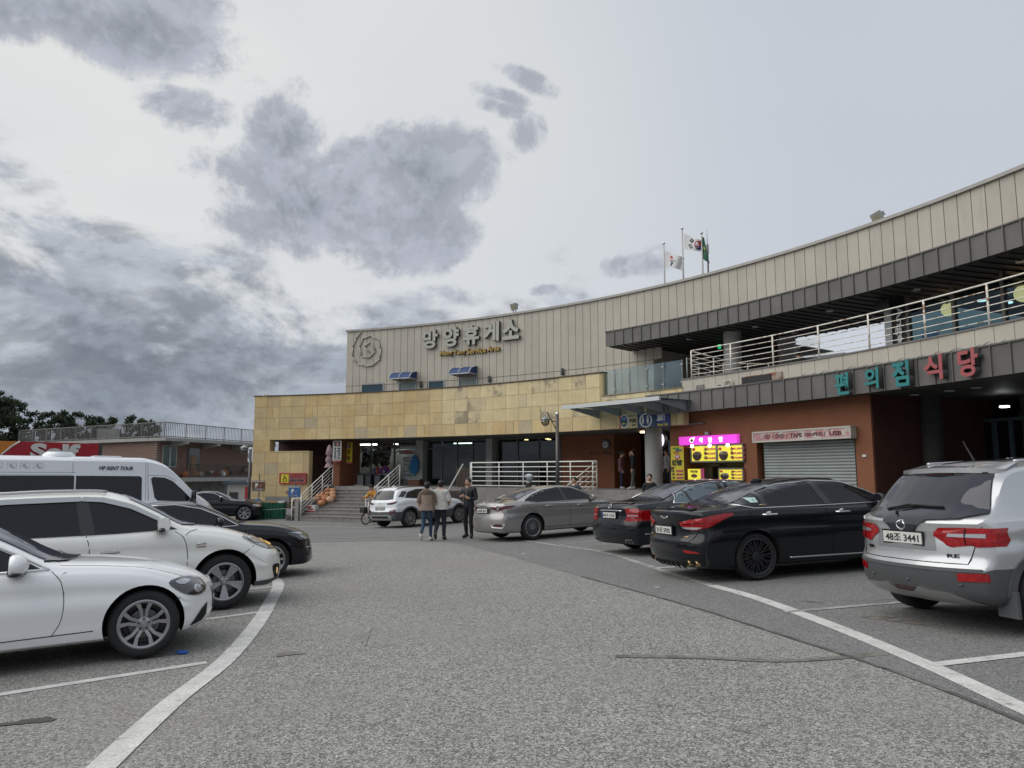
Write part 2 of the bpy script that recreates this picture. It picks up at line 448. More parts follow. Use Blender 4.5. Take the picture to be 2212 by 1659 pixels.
sheet('ground', [(-900, -60), (900, -60), (900, 900), (-900, 900)], 0, M_coarse, grid=60)
seam = [tuple(v) for v in spline([(3.35, -12), (3.3, 2), (3.18, 4.6), (3.1, 5.5), (2.96, 6.3), (2.66, 7.5), (2.13, 9.5), (1.15, 12.5), (-.5, 17.6), (-2.0, 21.0), (-5.5, 22.6), (-13, 22.5), (-30, 24), (-60, 25)])]
sheet('bay_pavement', seam + [(-60, 60), (60, 60), (60, -12)], .004, M_fine)
tar = mat('tar_seam', (.085, .083, .078), .8, var=.3, vs=6, stain=((.17, .165, .155), 2.2, .5, .8))
strip('pavement_seam', [v for v in spline([(3.3, 2), (3.18, 4.6), (3.1, 5.5), (2.96, 6.3), (2.66, 7.5), (2.13, 9.5), (1.15, 12.5)])], .045, .008, tar)
strip('curved_bay_line', spline([(-1.9, 1.2), (-2.2, 3.2), (-2.35, 4.05), (-2.62, 5.9), (-2.74, 7.34), (-3.08, 9.21), (-3.5, 11.03), (-4.0, 13.0), (-4.6, 14.4)]), .19, .0068, M_line)
strip('bay_front_line', spline([(3.36, -2), (3.32, 3), (3.34, 5.1), (3.36, 6.2), (3.3, 7.9), (3.12, 9.8), (2.88, 10.97)]), .17, .008, M_line)
strip('faded_bay_line', spline([(2.87, 11.0), (2.58, 12.7), (1.98, 16.4), (1.05, 18.6), (.35, 20.3)]), .14, .008, M_line2)
def rl(a, b, w=.12, m=M_line2, name='parking_line', dz=.0115):
    A = WG(*a); B = WG(*b); strip(name, [(A.x, A.y), (B.x, B.y)], w, dz, m)
def rlw(a, b, w=.11, m=M_line2, name='parking_line', dz=None): strip(name, [a, b], w, dz or (.005 if a[0] < 0 and a[1] < 20 else .0098), m)
rlw((-2.9, 7.3), (-7.8, 4.1), .12, M_line)
rlw((-3.2, 10.25), (-8.5, 6.3), .11, M_line)
rlw((-3.9, 12.8), (-9, 9.0), .11, M_line)
rlw((-4.6, 14.5), (-8, 11.9), .11, M_line); rlw((-2.32, 4.2), (-7.2, 3.4), .12, M_line)
rlw((3.38, 6.2), (9, 7.6), .12, M_line)
rlw((3.1, 8.7), (9, 10.0), .1); rlw((2.75, 11.7), (8, 13.4), .09); rlw((1.95, 16.6), (6.5, 19.3), .1); rlw((2.5, 13.2), (3.7, 13.5), .1, M_line); rlw((1.1, 18.5), (4, 21), .09)
rlw((-11, 31.2), (-5, 29.6), .12, M_line, dz=.012); rlw((-6, 24.2), (-2.4, 23.5), .09); rlw((-7.5, 26.5), (-5.0, 26.1), .08)
rlw((-.1, 21.2), (1.2, 20.6), .09)
# oil spots and wear
M_oil = mat('oil_stain', (.13, .12, .10), .8, var=.3, vs=9, fine=.25, fs=60, stain=((.2, .185, .165), 6.0, .46, .95))
def blob(name, c, a, b, m, rot=0, dz=.006, seed=0):
    q = random.Random(seed); pts = []
    for k in range(28):
        t = 2 * PI * k / 28; r = 1 + .22 * math.sin(3 * t + seed) + .12 * math.sin(7 * t + 2 * seed) + q.uniform(-.08, .08)
        x, y = a * r * math.cos(t), b * r * math.sin(t)
        pts.append((c[0] + x * math.cos(rot) - y * math.sin(rot), c[1] + x * math.sin(rot) + y * math.cos(rot)))
    sheet(name, pts, dz, m, grid=50)
p = WG(625, 1413); blob('oil_stain', (p.x, p.y), .13, .09, M_oil, .1, seed=2)
p = WG(60, 1560); blob('oil_stain', (p.x, p.y), .20, .06, mat('oil_dark', (.05, .047, .042), .6, var=.3, vs=20, fine=.2, fs=60), .3, seed=4)
p = WG(790, 1370); blob('paint_smudge', (p.x, p.y), .05, .5, mat('pale_smudge', (.27, .265, .25), .85, var=.2, vs=20, fine=.4, fs=50, stain=((.2, .19, .175), 7.0, .4, 1.0)), .15, seed=5)
a = WG(1330, 1418); b = WG(1700, 1428)
strip('tyre_scuff', spline([(a.x, a.y), ((a.x + b.x) / 2, (a.y + b.y) / 2 + .03), (b.x, b.y), (b.x + .9, b.y + .1)]), .10, .006, M_oil)
for i, (px, py, a_, b_) in enumerate([(1900, 1335, .16, .1), (1960, 1345, .09, .2), (1480, 1235, .1, .07), (1750, 1300, .14, .06), (1300, 1180, .25, .1)]):
    p = WG(px, py); blob('oil_stain', (p.x, p.y), a_, b_, M_oil, i * .7, .0065 if i not in (0, 1, 2, 3, 4) else .0075, 20 + i)
M_crack = mat('asphalt_crack', (.07, .068, .062), .9, stain=((.24, .23, .21), 3.0, .5, .9))
for i, (x0, y0, x1, y1) in enumerate([(4.0, 9.3, 7.5, 9.1), (-3.6, 5.6, -5.2, 4.9)]):
    q = random.Random(i); pts = [(x0 + (x1 - x0) * t / 9 + q.uniform(-.09, .09), y0 + (y1 - y0) * t / 9 + q.uniform(-.06, .06)) for t in range(10)]; strip('asphalt_crack', spline([(a, b) for a, b in pts], 3), .009, .0085 - i * .004, M_crack)
for i, (px, py, w) in enumerate([(683, 1459, .016), (1130, 1197, .05), (1055, 1168, .04), (1420, 1270, .04)]):
    p = WG(px, py); blob('litter_scrap', (p.x, p.y), w, w * .6, mat('paper_white', (.75, .75, .73), .8), i, .014, i)

# ------------------------------------------------------------------ the service building
M_beige = mat('beige_panel', (.46, .425, .355), .55, ovar=.045, var=.05, vs=1.2, streak=.24, spec=.35)
M_beige_d = mat('panel_backing', (.10, .092, .08), .9)
M_cap = mat('parapet_cap', (.36, .34, .31), .5, var=.08)
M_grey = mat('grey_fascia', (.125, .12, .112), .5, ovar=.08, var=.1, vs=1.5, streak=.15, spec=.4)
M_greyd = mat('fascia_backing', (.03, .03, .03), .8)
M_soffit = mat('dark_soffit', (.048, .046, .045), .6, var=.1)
M_brick = mat('terracotta_wall', (.20, .074, .033), .8, var=.1, vs=1.0, fine=.05, fs=40, bump=.2, bs=25)
M_white = mat('white_steel', (.80, .79, .74), .45, var=.05, vs=3, stain=((.25, .12, .06), 14, .63, .8))
M_rust = mat('rusty_white_steel', (.78, .75, .66), .5, stain=((.27, .12, .055), 5.5, .52, .95))
M_conc = mat('concrete', (.27, .26, .245), .85, var=.12, vs=1.3, streak=.2, bump=.2)
M_col = mat('painted_column', (.36, .355, .34), .7, var=.08, vs=1.2, streak=.15)
M_step = mat('granite_step', (.235, .215, .2), .8, var=.12, vs=2.5, fine=.1, fs=90)
M_frame = mat('dark_frame', (.05, .052, .055), .4, spec=.5)
M_alu = mat('aluminium', (.3, .31, .31), .4, .5)
M_glassd = mat('dark_glass', (.014, .024, .028), .06, spec=.8)
M_glassb = mat('blue_glass', (.02, .06, .085), .08, spec=.7)
M_glassg = mat('frosted_glass', (.21, .27, .255), .2, var=.05, vs=2)
G_clear = glass_mat('balustrade_glass', (.84, .90, .88), .0)
G_shop = glass_mat('shop_glass', (.76, .80, .78), .0)
G_tint = glass_mat('tinted_glass', (.32, .42, .44), .0)
M_black = mat('matt_black', (.012, .012, .013), .6)
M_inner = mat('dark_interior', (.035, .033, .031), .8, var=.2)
A_END = math.radians(90)
aL, _ = AZ(549, 900, 31)                       # left corner of the stone wing
aWL, _ = AZ(749, 760, 33.6)                    # left corner of the upper storey
a1300, _ = AZ(1300, 830, 31); a1474, _ = AZ(1474, 840, 31.02); a1408, _ = AZ(1408, 740, 33.6)
uB, _ = AZ(1309, 728, 31.8); lB, _ = AZ(1397, 880, 30.8)
B = empty('service_building', CP(33, math.radians(35), 0), 'long curved beige and stone service area building with dark grey metal canopies', 'building')
# upper storey wall with openings in its lower row
wall = arcbox('upper_wall', 33.63, 33.95, aWL, A_END, 6.84, 9.3, M_beige_d, B)
arcbox('lower_wall_core', 33.63, 33.95, aWL, a1408, 4.6, 6.84, M_beige_d, B)
arcbox('parapet_cap', 33.5, 34.0, aWL - .0015, A_END, 9.3, 9.4, M_cap, B)
box('end_wall', (0, .6, -2.5), (.3, 1.6, 5), M_beige, B, M=frameAt(33.9, aWL + .006, 9.3 - .05) @ Matrix.Translation((0, .1, .0)))
def ax(px, py=820, R=33.6): return AZ(px, py, R)[0]
def az_(px, py, R=33.6): return AZ(px, py, R)[1]
openings = [(ax(781), ax(830.5), az_(806, 827.6)), (ax(861.5), ax(900.5), az_(881, 824.3)), (ax(925.5), ax(961.5), az_(943, 820.4)), (ax(990.5), ax(1032), az_(1011, 812.7))]
ZS = 6.3
pitch = .418 / 33.6
edges = [aWL + i * pitch for i in range(int((A_END - aWL) / pitch))]
for i, a in enumerate(edges[:-1]):
    b = edges[i + 1]; g_ = .011 / 33.6
    lo = ZS + .012
    if a > a1408 + .01: lo = 7.3
    o = arcbox('wall_panel', 33.585, 33.63, a + g_, b - g_, lo, 9.3, M_beige, wall, step=2)
    if a > a1408 - .005: continue
    cut = [q for q in openings if q[0] < b - .002 and q[1] > a + .002]
    if not cut:
        arcbox('wall_panel', 33.585, 33.63, a + g_, b - g_, 4.6, ZS - .012, M_beige, wall, step=2)
    else:
        q = cut[0]
        if q[0] - a > .0025: arcbox('wall_panel', 33.585, 33.63, a + g_, q[0] - g_ / 2, 4.6, ZS - .012, M_beige, wall, step=2)
        if b - q[1] > .0025: arcbox('wall_panel', 33.585, 33.63, q[1] + g_ / 2, b - g_, 4.6, ZS - .012, M_beige, wall, step=2)
        a_, b_ = max(a + g_, q[0]), min(b - g_, q[1])
        if q[2] < ZS - .05: arcbox('wall_panel', 33.585, 33.63, a_, b_, q[2] + .01, ZS - .012, M_beige, wall, step=2)
for k, (a, b, zt) in enumerate(openings):
    fr = MB(); am = (a + b) / 2; w = (b - a) * 33.6; F = frameAt(33.56, am, 0)
    t = .075
    for c, d in (((-w / 2 + t / 2, .06, (4.6 + zt) / 2), (t, .14, zt - 4.6)), ((w / 2 - t / 2, .06, (4.6 + zt) / 2), (t, .14, zt - 4.6)), ((0, .06, zt - t / 2), (w - 2 * t, .14, t))):
        fr.box(c, d, F)
    f = fr.build('window' if k in (0, 2) else 'glazed_door', M_alu, B)
    box('pane', (0, .05, (4.6 + zt) / 2 - t / 2), (w - 2 * t, .03, zt - 4.6 - t), M_glassb if k in (0, 2) else M_glassg, f, M=F)
    if k in (0, 2): box('sash', (0.0, .03, zt - t - .03), (w - 2 * t, .03, .05), M_frame, f, M=F)
# upper metal canopy
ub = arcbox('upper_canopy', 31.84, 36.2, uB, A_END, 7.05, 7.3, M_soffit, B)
def band(name, R, a0, z0, z1, pitch_m, mpan, parent):
    bk = arcbox(name, R + .03, R + .2, a0 + .0012, A_END, z0 + .01, z1 - .01, M_greyd, parent)
    n = int((A_END - a0) * R / pitch_m); p = pitch_m / R
    for i in range(n):
        a = a0 + i * p
        arcbox('fascia_panel', R, R + .035, a, a + p - .02 / R, z0, z1, mpan, bk, step=2)
        box('standing_seam', (0, -.012, (z0 + z1) / 2 + .015), (.03, .05, z1 - z0 + .05), mpan, bk, M=frameAt(R, a + p - .01 / R, 0))
    arcbox('edge_flashing', R - .035, R + .22, a0 - .001, A_END, z1 + .003, z1 + .04, mpan, bk)
    F = frameAt(R, a0, 0)
    return bk
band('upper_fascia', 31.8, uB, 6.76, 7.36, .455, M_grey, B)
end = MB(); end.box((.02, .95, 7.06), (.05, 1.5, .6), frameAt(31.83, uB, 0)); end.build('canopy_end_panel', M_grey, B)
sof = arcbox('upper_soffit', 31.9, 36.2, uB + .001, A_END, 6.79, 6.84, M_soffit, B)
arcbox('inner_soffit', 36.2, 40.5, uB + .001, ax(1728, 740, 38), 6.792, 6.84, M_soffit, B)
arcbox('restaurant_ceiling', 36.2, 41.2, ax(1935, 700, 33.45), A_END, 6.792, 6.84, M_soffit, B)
# radial soffit boards seen as lines
for i in range(90):
    a = uB + .01 + i * .0118
    if a > A_END: break
    sl = MB(); sl.box((0, 2.1, 6.775), (.035, 4.1, .028), frameAt(32.05, a, 0)); sl.build('soffit_rib', M_black, sof)
M_lampoff = mat('lamp_disc', (.4, .4, .4), .4); 
for (px, py) in [(1690, 700), (1600, 670), (1563, 737), (1600, 712), (1680, 717), (1755, 690), (1815, 668), (1890, 700), (1990, 640), (2100, 606), (1990, 664), (2120, 548)]:
    pass
for i in range(9):
    for R in (33.0, 35.2):
        a = uB + .10 + i * .092; mb = MB(); mb.lathe([(0.001, 6.755), (.11, 6.755), (.12, 6.79)], Matrix.Translation(CP(R, a, 0)), 14)
        mb.build('soffit_lamp', M_lampoff, B)
# return wall, recessed wall, doors, columns below the canopy
rw = MB(); rw.box((0, 2.1, 5.73), (.12, 4.2, 2.2), frameAt(33.66, a1408, 0)); rw.build('return_wall', M_beige, B)
arcbox('recessed_wall', 37.8, 38.0, a1408, ax(1728, 740, 38), 4.6, 6.78, mat('dark_grey_wall', (.12, .115, .11), .8, var=.1), B)  # plain dark grey wall behind the columns
def archwin(px0, px1, R, z0, z1, pane, nm='window', split=0, mf=M_frame, t=.07, parent=None):
    a, b = ax(px0, 800, R), ax(px1, 800, R); am = (a + b) / 2; w = 2 * R * math.sin((b - a) / 2); F = frameAt(R, am, 0); fr = MB()
    for c, d in (((-w / 2 + t / 2, 0, (z0 + z1) / 2), (t, .1, z1 - z0)), ((w / 2 - t / 2, 0, (z0 + z1) / 2), (t, .1, z1 - z0)), ((0, 0, z1 - t / 2), (w - 2 * t, .1, t)), ((0, 0, z0 + t / 2), (w - 2 * t, .1, t))): fr.box(c, d, F)
    for s in range(split): fr.box((-w / 2 + w * (s + 1) / (split + 1), 0, (z0 + z1) / 2), (t, .1, z1 - z0 - 2 * t), F)
    f = fr.build(nm, mf, parent or B)
    n = split + 1
    for s in range(n):
        ww = (w - 2 * t - split * t) / n; box('pane', (-w / 2 + t + ww / 2 + s * (ww + t), .01, (z0 + z1) / 2), (ww, .02, z1 - z0 - 2 * t), pane, f, M=F)
    return f
archwin(1453, 1499, 37.5, 4.64, 6.78, M_glassb, 'glazed_door', 1)
def column(px, R, r, z0, z1, m, name='column', parent=None):
    a = ax(px, 800, R); mb = MB(); mb.lathe([(r, z0), (r, z1)], Matrix.Translation(CP(R, a, 0)), 28)
    o = mb.build(name, m, parent or B, smooth=True); return o
column(1584, 33.2, .32, 4.64, 6.79, M_col); column(1702, 35.7, .33, 4.64, 6.79, M_col)
column(1818, 39.5, .3, 4.64, 6.0, M_col)
wb = MB(); wb.box((0, 1.0, 5.95), (2.9, 3.6, .95), frameAt(39.6, ax(1786, 740, 40), 0)); wb.build('stair_cover', mat('stair_cover_paint', (.30, .30, .29), .7, var=.05), B)
# restaurant front upstairs
a0 = ax(1919, 700, 33.5)
pf = MB(); pf.box((.1, .1, 5.72), (.24, .3, 2.16), frameAt(33.4, a0, 0)); pf.build('pillar', M_alu, B)
RG = 33.45
pn = MB(); pw = 2 * RG * math.sin((ax(1961, 700, RG) - ax(1932, 700, RG)) / 2); pa = (ax(1961, 700, RG) + ax(1932, 700, RG)) / 2
pn.box((0, 0, 5.72), (pw, .08, 2.16), frameAt(RG, pa, 0)); sp = pn.build('sign_panel', M_black, B); SIGN_A, SIGN_P = pa, sp
aa = ax(1963, 700, RG); mull = [aa, ax(2060, 660, RG), ax(2167, 630, RG)]
st = mull[2] - mull[1]
while mull[-1] + st < A_END: mull.append(mull[-1] + st)
gf_ = arcbox('window', RG - .03, RG + .1, mull[0], A_END, 4.64, 4.7, mat('bronze_mullion', (.13, .12, .11), .5, .3), B)
for a in mull: box('mullion', (0, .02, 5.745), (.09, .14, 2.09), gf_.data.materials[0], gf_, M=frameAt(RG, a, 0))
for i in range(len(mull) - 1):
    arcbox('pane', RG, RG + .02, mull[i] + .0016, mull[i + 1] - .0016, 4.7, 6.55, G_tint, gf_, step=.7)
    arcbox('transom', RG - .03, RG + .1, mull[i] + .0015, mull[i + 1] - .0015, 6.55, 6.61, gf_.data.materials[0], gf_)
_p = CP(33.5, a0, 0); _d = Vector((_p.x, _p.y, 0)).normalized(); _n = Vector((_d.y, -_d.x, 0))
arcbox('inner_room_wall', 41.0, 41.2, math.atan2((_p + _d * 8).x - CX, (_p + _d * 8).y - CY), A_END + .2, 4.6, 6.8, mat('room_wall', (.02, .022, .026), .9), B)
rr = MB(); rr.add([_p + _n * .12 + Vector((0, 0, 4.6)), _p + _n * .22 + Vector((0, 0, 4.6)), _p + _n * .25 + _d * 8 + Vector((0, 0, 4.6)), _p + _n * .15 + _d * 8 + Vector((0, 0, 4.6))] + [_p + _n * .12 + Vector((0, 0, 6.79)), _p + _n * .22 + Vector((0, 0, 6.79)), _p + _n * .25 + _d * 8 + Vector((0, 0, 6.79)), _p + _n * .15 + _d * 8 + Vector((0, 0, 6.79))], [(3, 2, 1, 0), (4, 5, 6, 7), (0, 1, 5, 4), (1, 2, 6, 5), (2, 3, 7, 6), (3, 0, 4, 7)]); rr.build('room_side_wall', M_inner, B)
arcbox('terrace_floor', 31.25, 41.2, aWL - .06, A_END, 4.45, 4.64, M_conc, B)
arcbox('roof_slab', 33.95, 44, aWL, ax(1408), 9.0, 9.2, M_conc, B)
arcbox('rear_wall', 43.8, 44.0, aL, ax(1690, 740, 44), -.6, 9.2, M_conc, B)
# balcony parapet
bp_ = arcbox('balcony_parapet', 31.06, 31.24, a1474 + .001, A_END, 3.9, 4.9, M_beige_d, B)
p = .5 / 31.02; i = 0
while a1474 + (i + 1) * p < A_END:
    arcbox('parapet_panel', 31.02, 31.06, a1474 + i * p, a1474 + (i + 1) * p - .014 / 31, 4.0, 4.9, M_beige, bp_, step=2); i += 1
arcbox('parapet_coping', 30.99, 31.28, a1474 - .001, A_END, 4.9, 4.94, mat('coping', (.17, .16, .15), .6), bp_)
box('parapet_end', (0, .9, 4.4), (.06, 1.8, 1.0), M_beige, bp_, M=frameAt(31.25, a1474 + .001, 0))
# lower metal canopy
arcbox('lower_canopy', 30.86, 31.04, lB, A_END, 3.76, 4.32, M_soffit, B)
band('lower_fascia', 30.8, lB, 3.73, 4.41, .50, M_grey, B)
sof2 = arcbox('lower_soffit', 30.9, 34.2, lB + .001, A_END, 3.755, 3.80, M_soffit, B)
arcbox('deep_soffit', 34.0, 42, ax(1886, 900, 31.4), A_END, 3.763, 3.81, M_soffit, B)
end = MB(); end.box((.02, .3, 4.07), (.05, .6, .68), frameAt(30.83, lB, 0)); end.build('canopy_end_panel', M_grey, B)
# ------------------------------------------------------------------ stone wing
tone = [(.56, .41, .195), (.59, .45, .23), (.52, .40, .215), (.60, .47, .25), (.47, .39, .255), (.55, .43, .23)]
TILES = [mat('sandstone_%s' % n, c, .8, var=.09, vs=2.2, streak=.3, bump=.15, bs=40, stain=((.20, .165, .115), 1.1, .58, .3)) for n, c in zip(('ochre', 'tan', 'brown', 'honey', 'grey', 'buff'), tone)]
PALE = [mat('pale_sandstone', (.64, .53, .31), .8, var=.08, vs=2.0, streak=.3, bump=.15, stain=((.26, .22, .16), 1.1, .56, .5)), mat('pale_stained', (.57, .475, .295), .8, var=.1, vs=2.0, streak=.45, stain=((.2, .17, .125), 1.1, .47, .7)), mat('pale_buff', (.61, .50, .285), .8, var=.08, vs=2.0, streak=.3, stain=((.24, .2, .14), 1.1, .6, .4))]
M_joint = mat('stone_joint', (.46, .36, .2), .9)
wing = arcbox('stone_wall', 31.014, 31.3, aL + .0006, a1300, 3.31, 5.56, M_joint, B)
tp = .725 / 31; cols = int((a1300 - aL) / tp) + 1
r3 = random.Random(11)
def tile(a, b, z0, z1, pale, parent):
    ms = PALE if pale else TILES
    m = r3.choice(ms) if pale else ms[r3.choices(range(6), (5, 5, 3, 4, 1.6, 5))[0]]
    R0 = 31.0 + r3.uniform(-.004, .004); e = .008
    arcbox('stone_tile', R0, 31.03, a + e / 31, b - e / 31, z0 + e, z1 - e, m, parent, step=2)
rows = [3.3, 3.8675, 4.435, 5.0025, 5.57]
for i in range(cols):
    a = aL + i * tp; b = min(a + tp, a1300)
    if b - a < .004: continue
    for j in range(4):
        pale = (a > ax(935, 880, 31) and j > 0)
        if r3.random() < .09:
            c = a + (b - a) * r3.choice((.45, .6)); tile(a, c, rows[j], rows[j + 1], pale, wing); tile(c, b, rows[j], rows[j + 1], pale, wing)
        else: tile(a, b, rows[j], rows[j + 1], pale, wing)
arcbox('wall_coping', 30.96, 31.34, aL - .002, a1300 + .001, 5.57, 5.615, mat('brown_flashing', (.085, .05, .035), .6), wing)
box('wing_end', (0, .9, 1.5), (.1, 1.8, 8.1), TILES[1], wing, M=frameAt(31.05, aL + .001, 0))
low = arcbox('ledge_wall', 31.014, 31.3, a1300 + .0004, AZ(1476, 900, 31)[0], 3.31, 4.6, M_joint, B)
a = a1300; A14 = AZ(1476, 900, 31)[0]
while a < A14 - .003:
    b = min(a + tp, A14)
    for z0, z1 in ((3.3, 3.8675), (3.8675, 4.435), (4.435, 4.62)): tile(a, b, z0, z1, z0 > 3.5, low)
    a = b
arcbox('ledge_coping', 30.97, 31.34, a1300 + .0005, A14, 4.62, 4.66, mat('ledge_cap', (.2, .17, .13), .7), low)
box('wall_return', (0, .14, 5.1), (.05, .3, .95), PALE[2], wing, M=frameAt(31.05, a1300, 0))
# pillar and low wall on the left
aS, _ = AZ(583, 965, 31); aLW, _ = AZ(666, 1000, 31)
lw = arcbox('lower_stone_wall', 31.014, 31.35, aL + .0006, aLW, -.8, 2.67, M_joint, B)
arcbox('pillar_core', 31.014, 31.5, aL + .0006, aS, 2.67, 3.31, M_joint, lw)
z = 2.68; zs = [2.68]
while z > -.7: z -= .5675; zs.append(z)
for j in range(len(zs) - 1):
    a = aL
    for k in range(4):
        b = min(a + tp * (1.0 if k else .98), aLW)
        if b - a < .003: break
        tile(a, b, zs[j + 1], zs[j], False, lw); a = b
tile(aL, aS, 2.68, 3.3, False, lw)
arcbox('wall_top', 30.98, 31.38, aS, aLW + .0008, 2.68, 2.72, TILES[3], lw)
box('wall_end', (0, .16, .95), (.03, .34, 3.5), TILES[3], lw, M=frameAt(31.03, aLW + .0004, 0))
box('small_vent', (0, 0, 0), (.55, .03, .13), mat('vent_metal', (.2, .17, .13), .6), B, M=frameAt(30.98, ax(628, 1068, 31), az_(628, 1068 - 5, 31) - .0))
ladder = MB(); ladder.tube([WY(570, 856, 38.2), WY(572, 850, 38.2), WY(584, 853, 38.2)], .03); ladder.build('roof_bracket', M_rust, B)

# ------------------------------------------------------------------ ground floor behind the stone fascia
ZP = .95
arcbox('wing_soffit', 31.3, 34.6, aL, A14 + .02, 3.31, 3.36, mat('wing_soffit_paint', (.12, .12, .12), .7), B)
stairL, stairR = math.radians(18.7), math.radians(26.2)
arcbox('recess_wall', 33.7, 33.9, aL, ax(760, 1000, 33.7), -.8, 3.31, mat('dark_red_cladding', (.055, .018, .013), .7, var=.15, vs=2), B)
plat = arcbox('platform', 31.0, 38, stairL, AZ(1470, 1000, 31)[0] + .02, -.2, ZP, M_conc, B)
pillar = MB(); pillar.box((.2, 1.0, (ZP + 3.31) / 2), (.42, 2.0, 3.31 - ZP), frameAt(31.55, ax(719, 1000, 31.55), 0)); pillar.build('brick_pillar', M_brick, B)
RS = 34.4
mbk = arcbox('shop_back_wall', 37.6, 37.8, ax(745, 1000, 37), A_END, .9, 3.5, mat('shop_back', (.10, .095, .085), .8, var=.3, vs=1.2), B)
archwin(757, 905, RS, ZP, 3.31, G_shop, 'shopfront', 2, mat('shop_frame', (.16, .16, .155), .5, .3), .07)
arcbox('shop_header', RS - .05, RS + .04, ax(757, 1000, RS), ax(905, 1000, RS), 2.72, 2.78, M_alu, B)
pc = MB(); pc.box((0, 0, (ZP + 3.31) / 2), (.42, .42, 3.31 - ZP), frameAt(RS - .2, ax(914, 1000, RS), 0)); pc.build('square_column', M_col, B)
archwin(924, 1056, RS, ZP, 3.31, glass_mat('door_glass', (.34, .40, .39), .0), 'glazed_doors', 3, mat('grey_frame', (.12, .125, .125), .5, .3), .06)
arcbox('door_header', RS - .04, RS + .04, ax(924, 1000, RS), ax(1056, 1000, RS), 2.85, 2.92, MATS['grey_frame'], B)
pc = MB(); pc.box((0, 0, (ZP + 3.31) / 2), (.36, .36, 3.31 - ZP), frameAt(RS - .2, ax(1065, 1000, RS), 0)); pc.build('square_column', M_col, B)
archwin(1074, 1210, RS, ZP, 3.31, glass_mat('cafe_glass', (.42, .45, .43), .0), 'cafe_window', 2, MATS['grey_frame'], .06)
arcbox('cafe_red_wall', 33.9, 34.2, ax(1213, 1000, 33.9), ax(1327, 1000, 33.9), ZP, 3.31, M_brick, B)
rw2 = MB(); rw2.box((0, 1.6, (ZP + 3.31) / 2), (.2, 3.4, 3.31 - ZP), frameAt(34.1, ax(1325, 1000, 34), 0)); rw2.build('cafe_side_wall', M_brick, B)
archwin(1376, 1452, 36.0, ZP, 3.31, glass_mat('entry_glass', (.35, .42, .44), .02), 'entrance_doors', 2, M_frame, .08)
column(1408, 31.9, .33, ZP, 3.31, M_col, 'round_column')
M_warm = mat('warm_lamp', (.9, .7, .4), .5, emit=(1, .68, .32), es=9)
M_cool = mat('cool_lamp', (.9, .9, .9), .5, emit=(.9, .96, 1), es=5)
def downlight(px, py, R, z, m=M_warm, r=.1):
    a = ax(px, py, R); mb = MB(); mb.lathe([(.001, z), (r, z), (r, z + .04)], Matrix.Translation(CP(R, a, 0)), 12); return mb.build('ceiling_light', m, B)
for px, R in ((1137, 35.2), (1182, 34.9), (1186, 35.6), (1388, 33.0), (1480, 35)): downlight(px, 930, R, 3.24)
for px, R in ((795, 35.6), (850, 35.6), (1000, 36), (1500, 32.5)):
    a = ax(px, 960, R); o = box('added_strip_light', (0, 0, 3.2), (1.1, .12, .05), mat('added_strip_glow', (1, 1, 1), .5, emit=(1, .98, .9), es=11 if px < 900 else 4), B, M=frameAt(R, a, 0))  # tubes added to brighten the shop interior and the kiosk
# stairs
st = empty('entrance_stairs', CP(30, .39, -.5), 'wide granite steps up to the shops with pumpkins on their left side', 'stairs')
n = 10; zb = -.52; zt = ZP
for i in range(n):
    R0 = 28.35 + i * .295; z1 = zb + (zt - zb) * (i + 1) / n
    seg = [stairL + (stairR - stairL) * q for q in (0, .31, .66, 1)]
    for q in range(3):
        arcbox('step', R0 + .03, 31.0 if i == n - 1 else R0 + .34, seg[q] + .0003, seg[q + 1] - .0003, -.9, z1 - .035, M_step, st, step=.5)
        arcbox('tread', R0, 31.0 if i == n - 1 else R0 + .33, seg[q] + .0003, seg[q + 1] - .0003, z1 - .034, z1, M_step, st, step=.5)
for s_, e_ in ((stairL, -.006), (stairR, .0)):
    arcbox('stair_side_wall', 28.3, 31.0, s_ + e_, s_ + e_ + .006, -.9, ZP - .6, M_conc, st)
a1290, _ = AZ(1292, 1056, 31); aE = AZ(1475, 1056, 31)[0]
arcbox('platform_front', 30.98, 31.02, stairR + .0065, a1290, -.6, ZP + .01, mat('pale_concrete', (.21, .20, .185), .8, var=.1, streak=.3), B)
st2 = empty('cafe_stairs', CP(30, .7, 0), 'low wide steps in front of the cafe entrance behind the parked cars', 'stairs')
for i in range(6):
    R0 = 29.2 + i * .3; z1 = -.02 + (ZP - -.02) * (i + 1) / 6
    arcbox('step', R0, 31.0 if i == 5 else R0 + .34, a1290 + .001, aE, -.6, z1, M_step, st2, step=.5)

# ------------------------------------------------------------------ terracotta wall with kiosk and shutter
RW = 31.4
def rwall(px0, px1, z0, z1, m=M_brick, name='terracotta_wall', R=RW, th=.3): return arcbox(name, R, R + th, ax(px0, 1000, R), ax(px1, 1000, R), z0, z1, m, B, step=1.2)
zk0, zk1 = az_(1545, 1046, RW), az_(1545, 966, RW)
rwall(1449, 1480, -.3, 3.755); rwall(1480, 1607, zk1, 3.755); rwall(1480, 1607, -.3, zk0); rwall(1607, 1636, -.3, 3.755)
zsh = az_(1740, 951, RW)
rwall(1636, 1850, zsh, 3.755); rwall(1850, 1887, -.3, 3.755)
sidewall = MB(); sidewall.box((0, 2.0, 1.7), (.25, 4.2, 4.1), frameAt(31.5, ax(1449, 1000, RW) + .004, 0)); sidewall.build('kiosk_side_wall', M_brick, B)
jam = MB(); jam.box((.2, .25, 1.3), (.5, .06, 3.4), frameAt(RW + .06, ax(1640, 1000, RW), 0)); jam.build('shutter_jamb', M_frame, B)
sh = arcbox('roller_shutter', RW + .22, RW + .26, ax(1640, 1000, RW), ax(1850, 1000, RW), -.2, zsh, M_frame, B)
M_slat = mat('shutter_slat_paint', (.31, .34, .33), .5, .2, var=.06, vs=2)
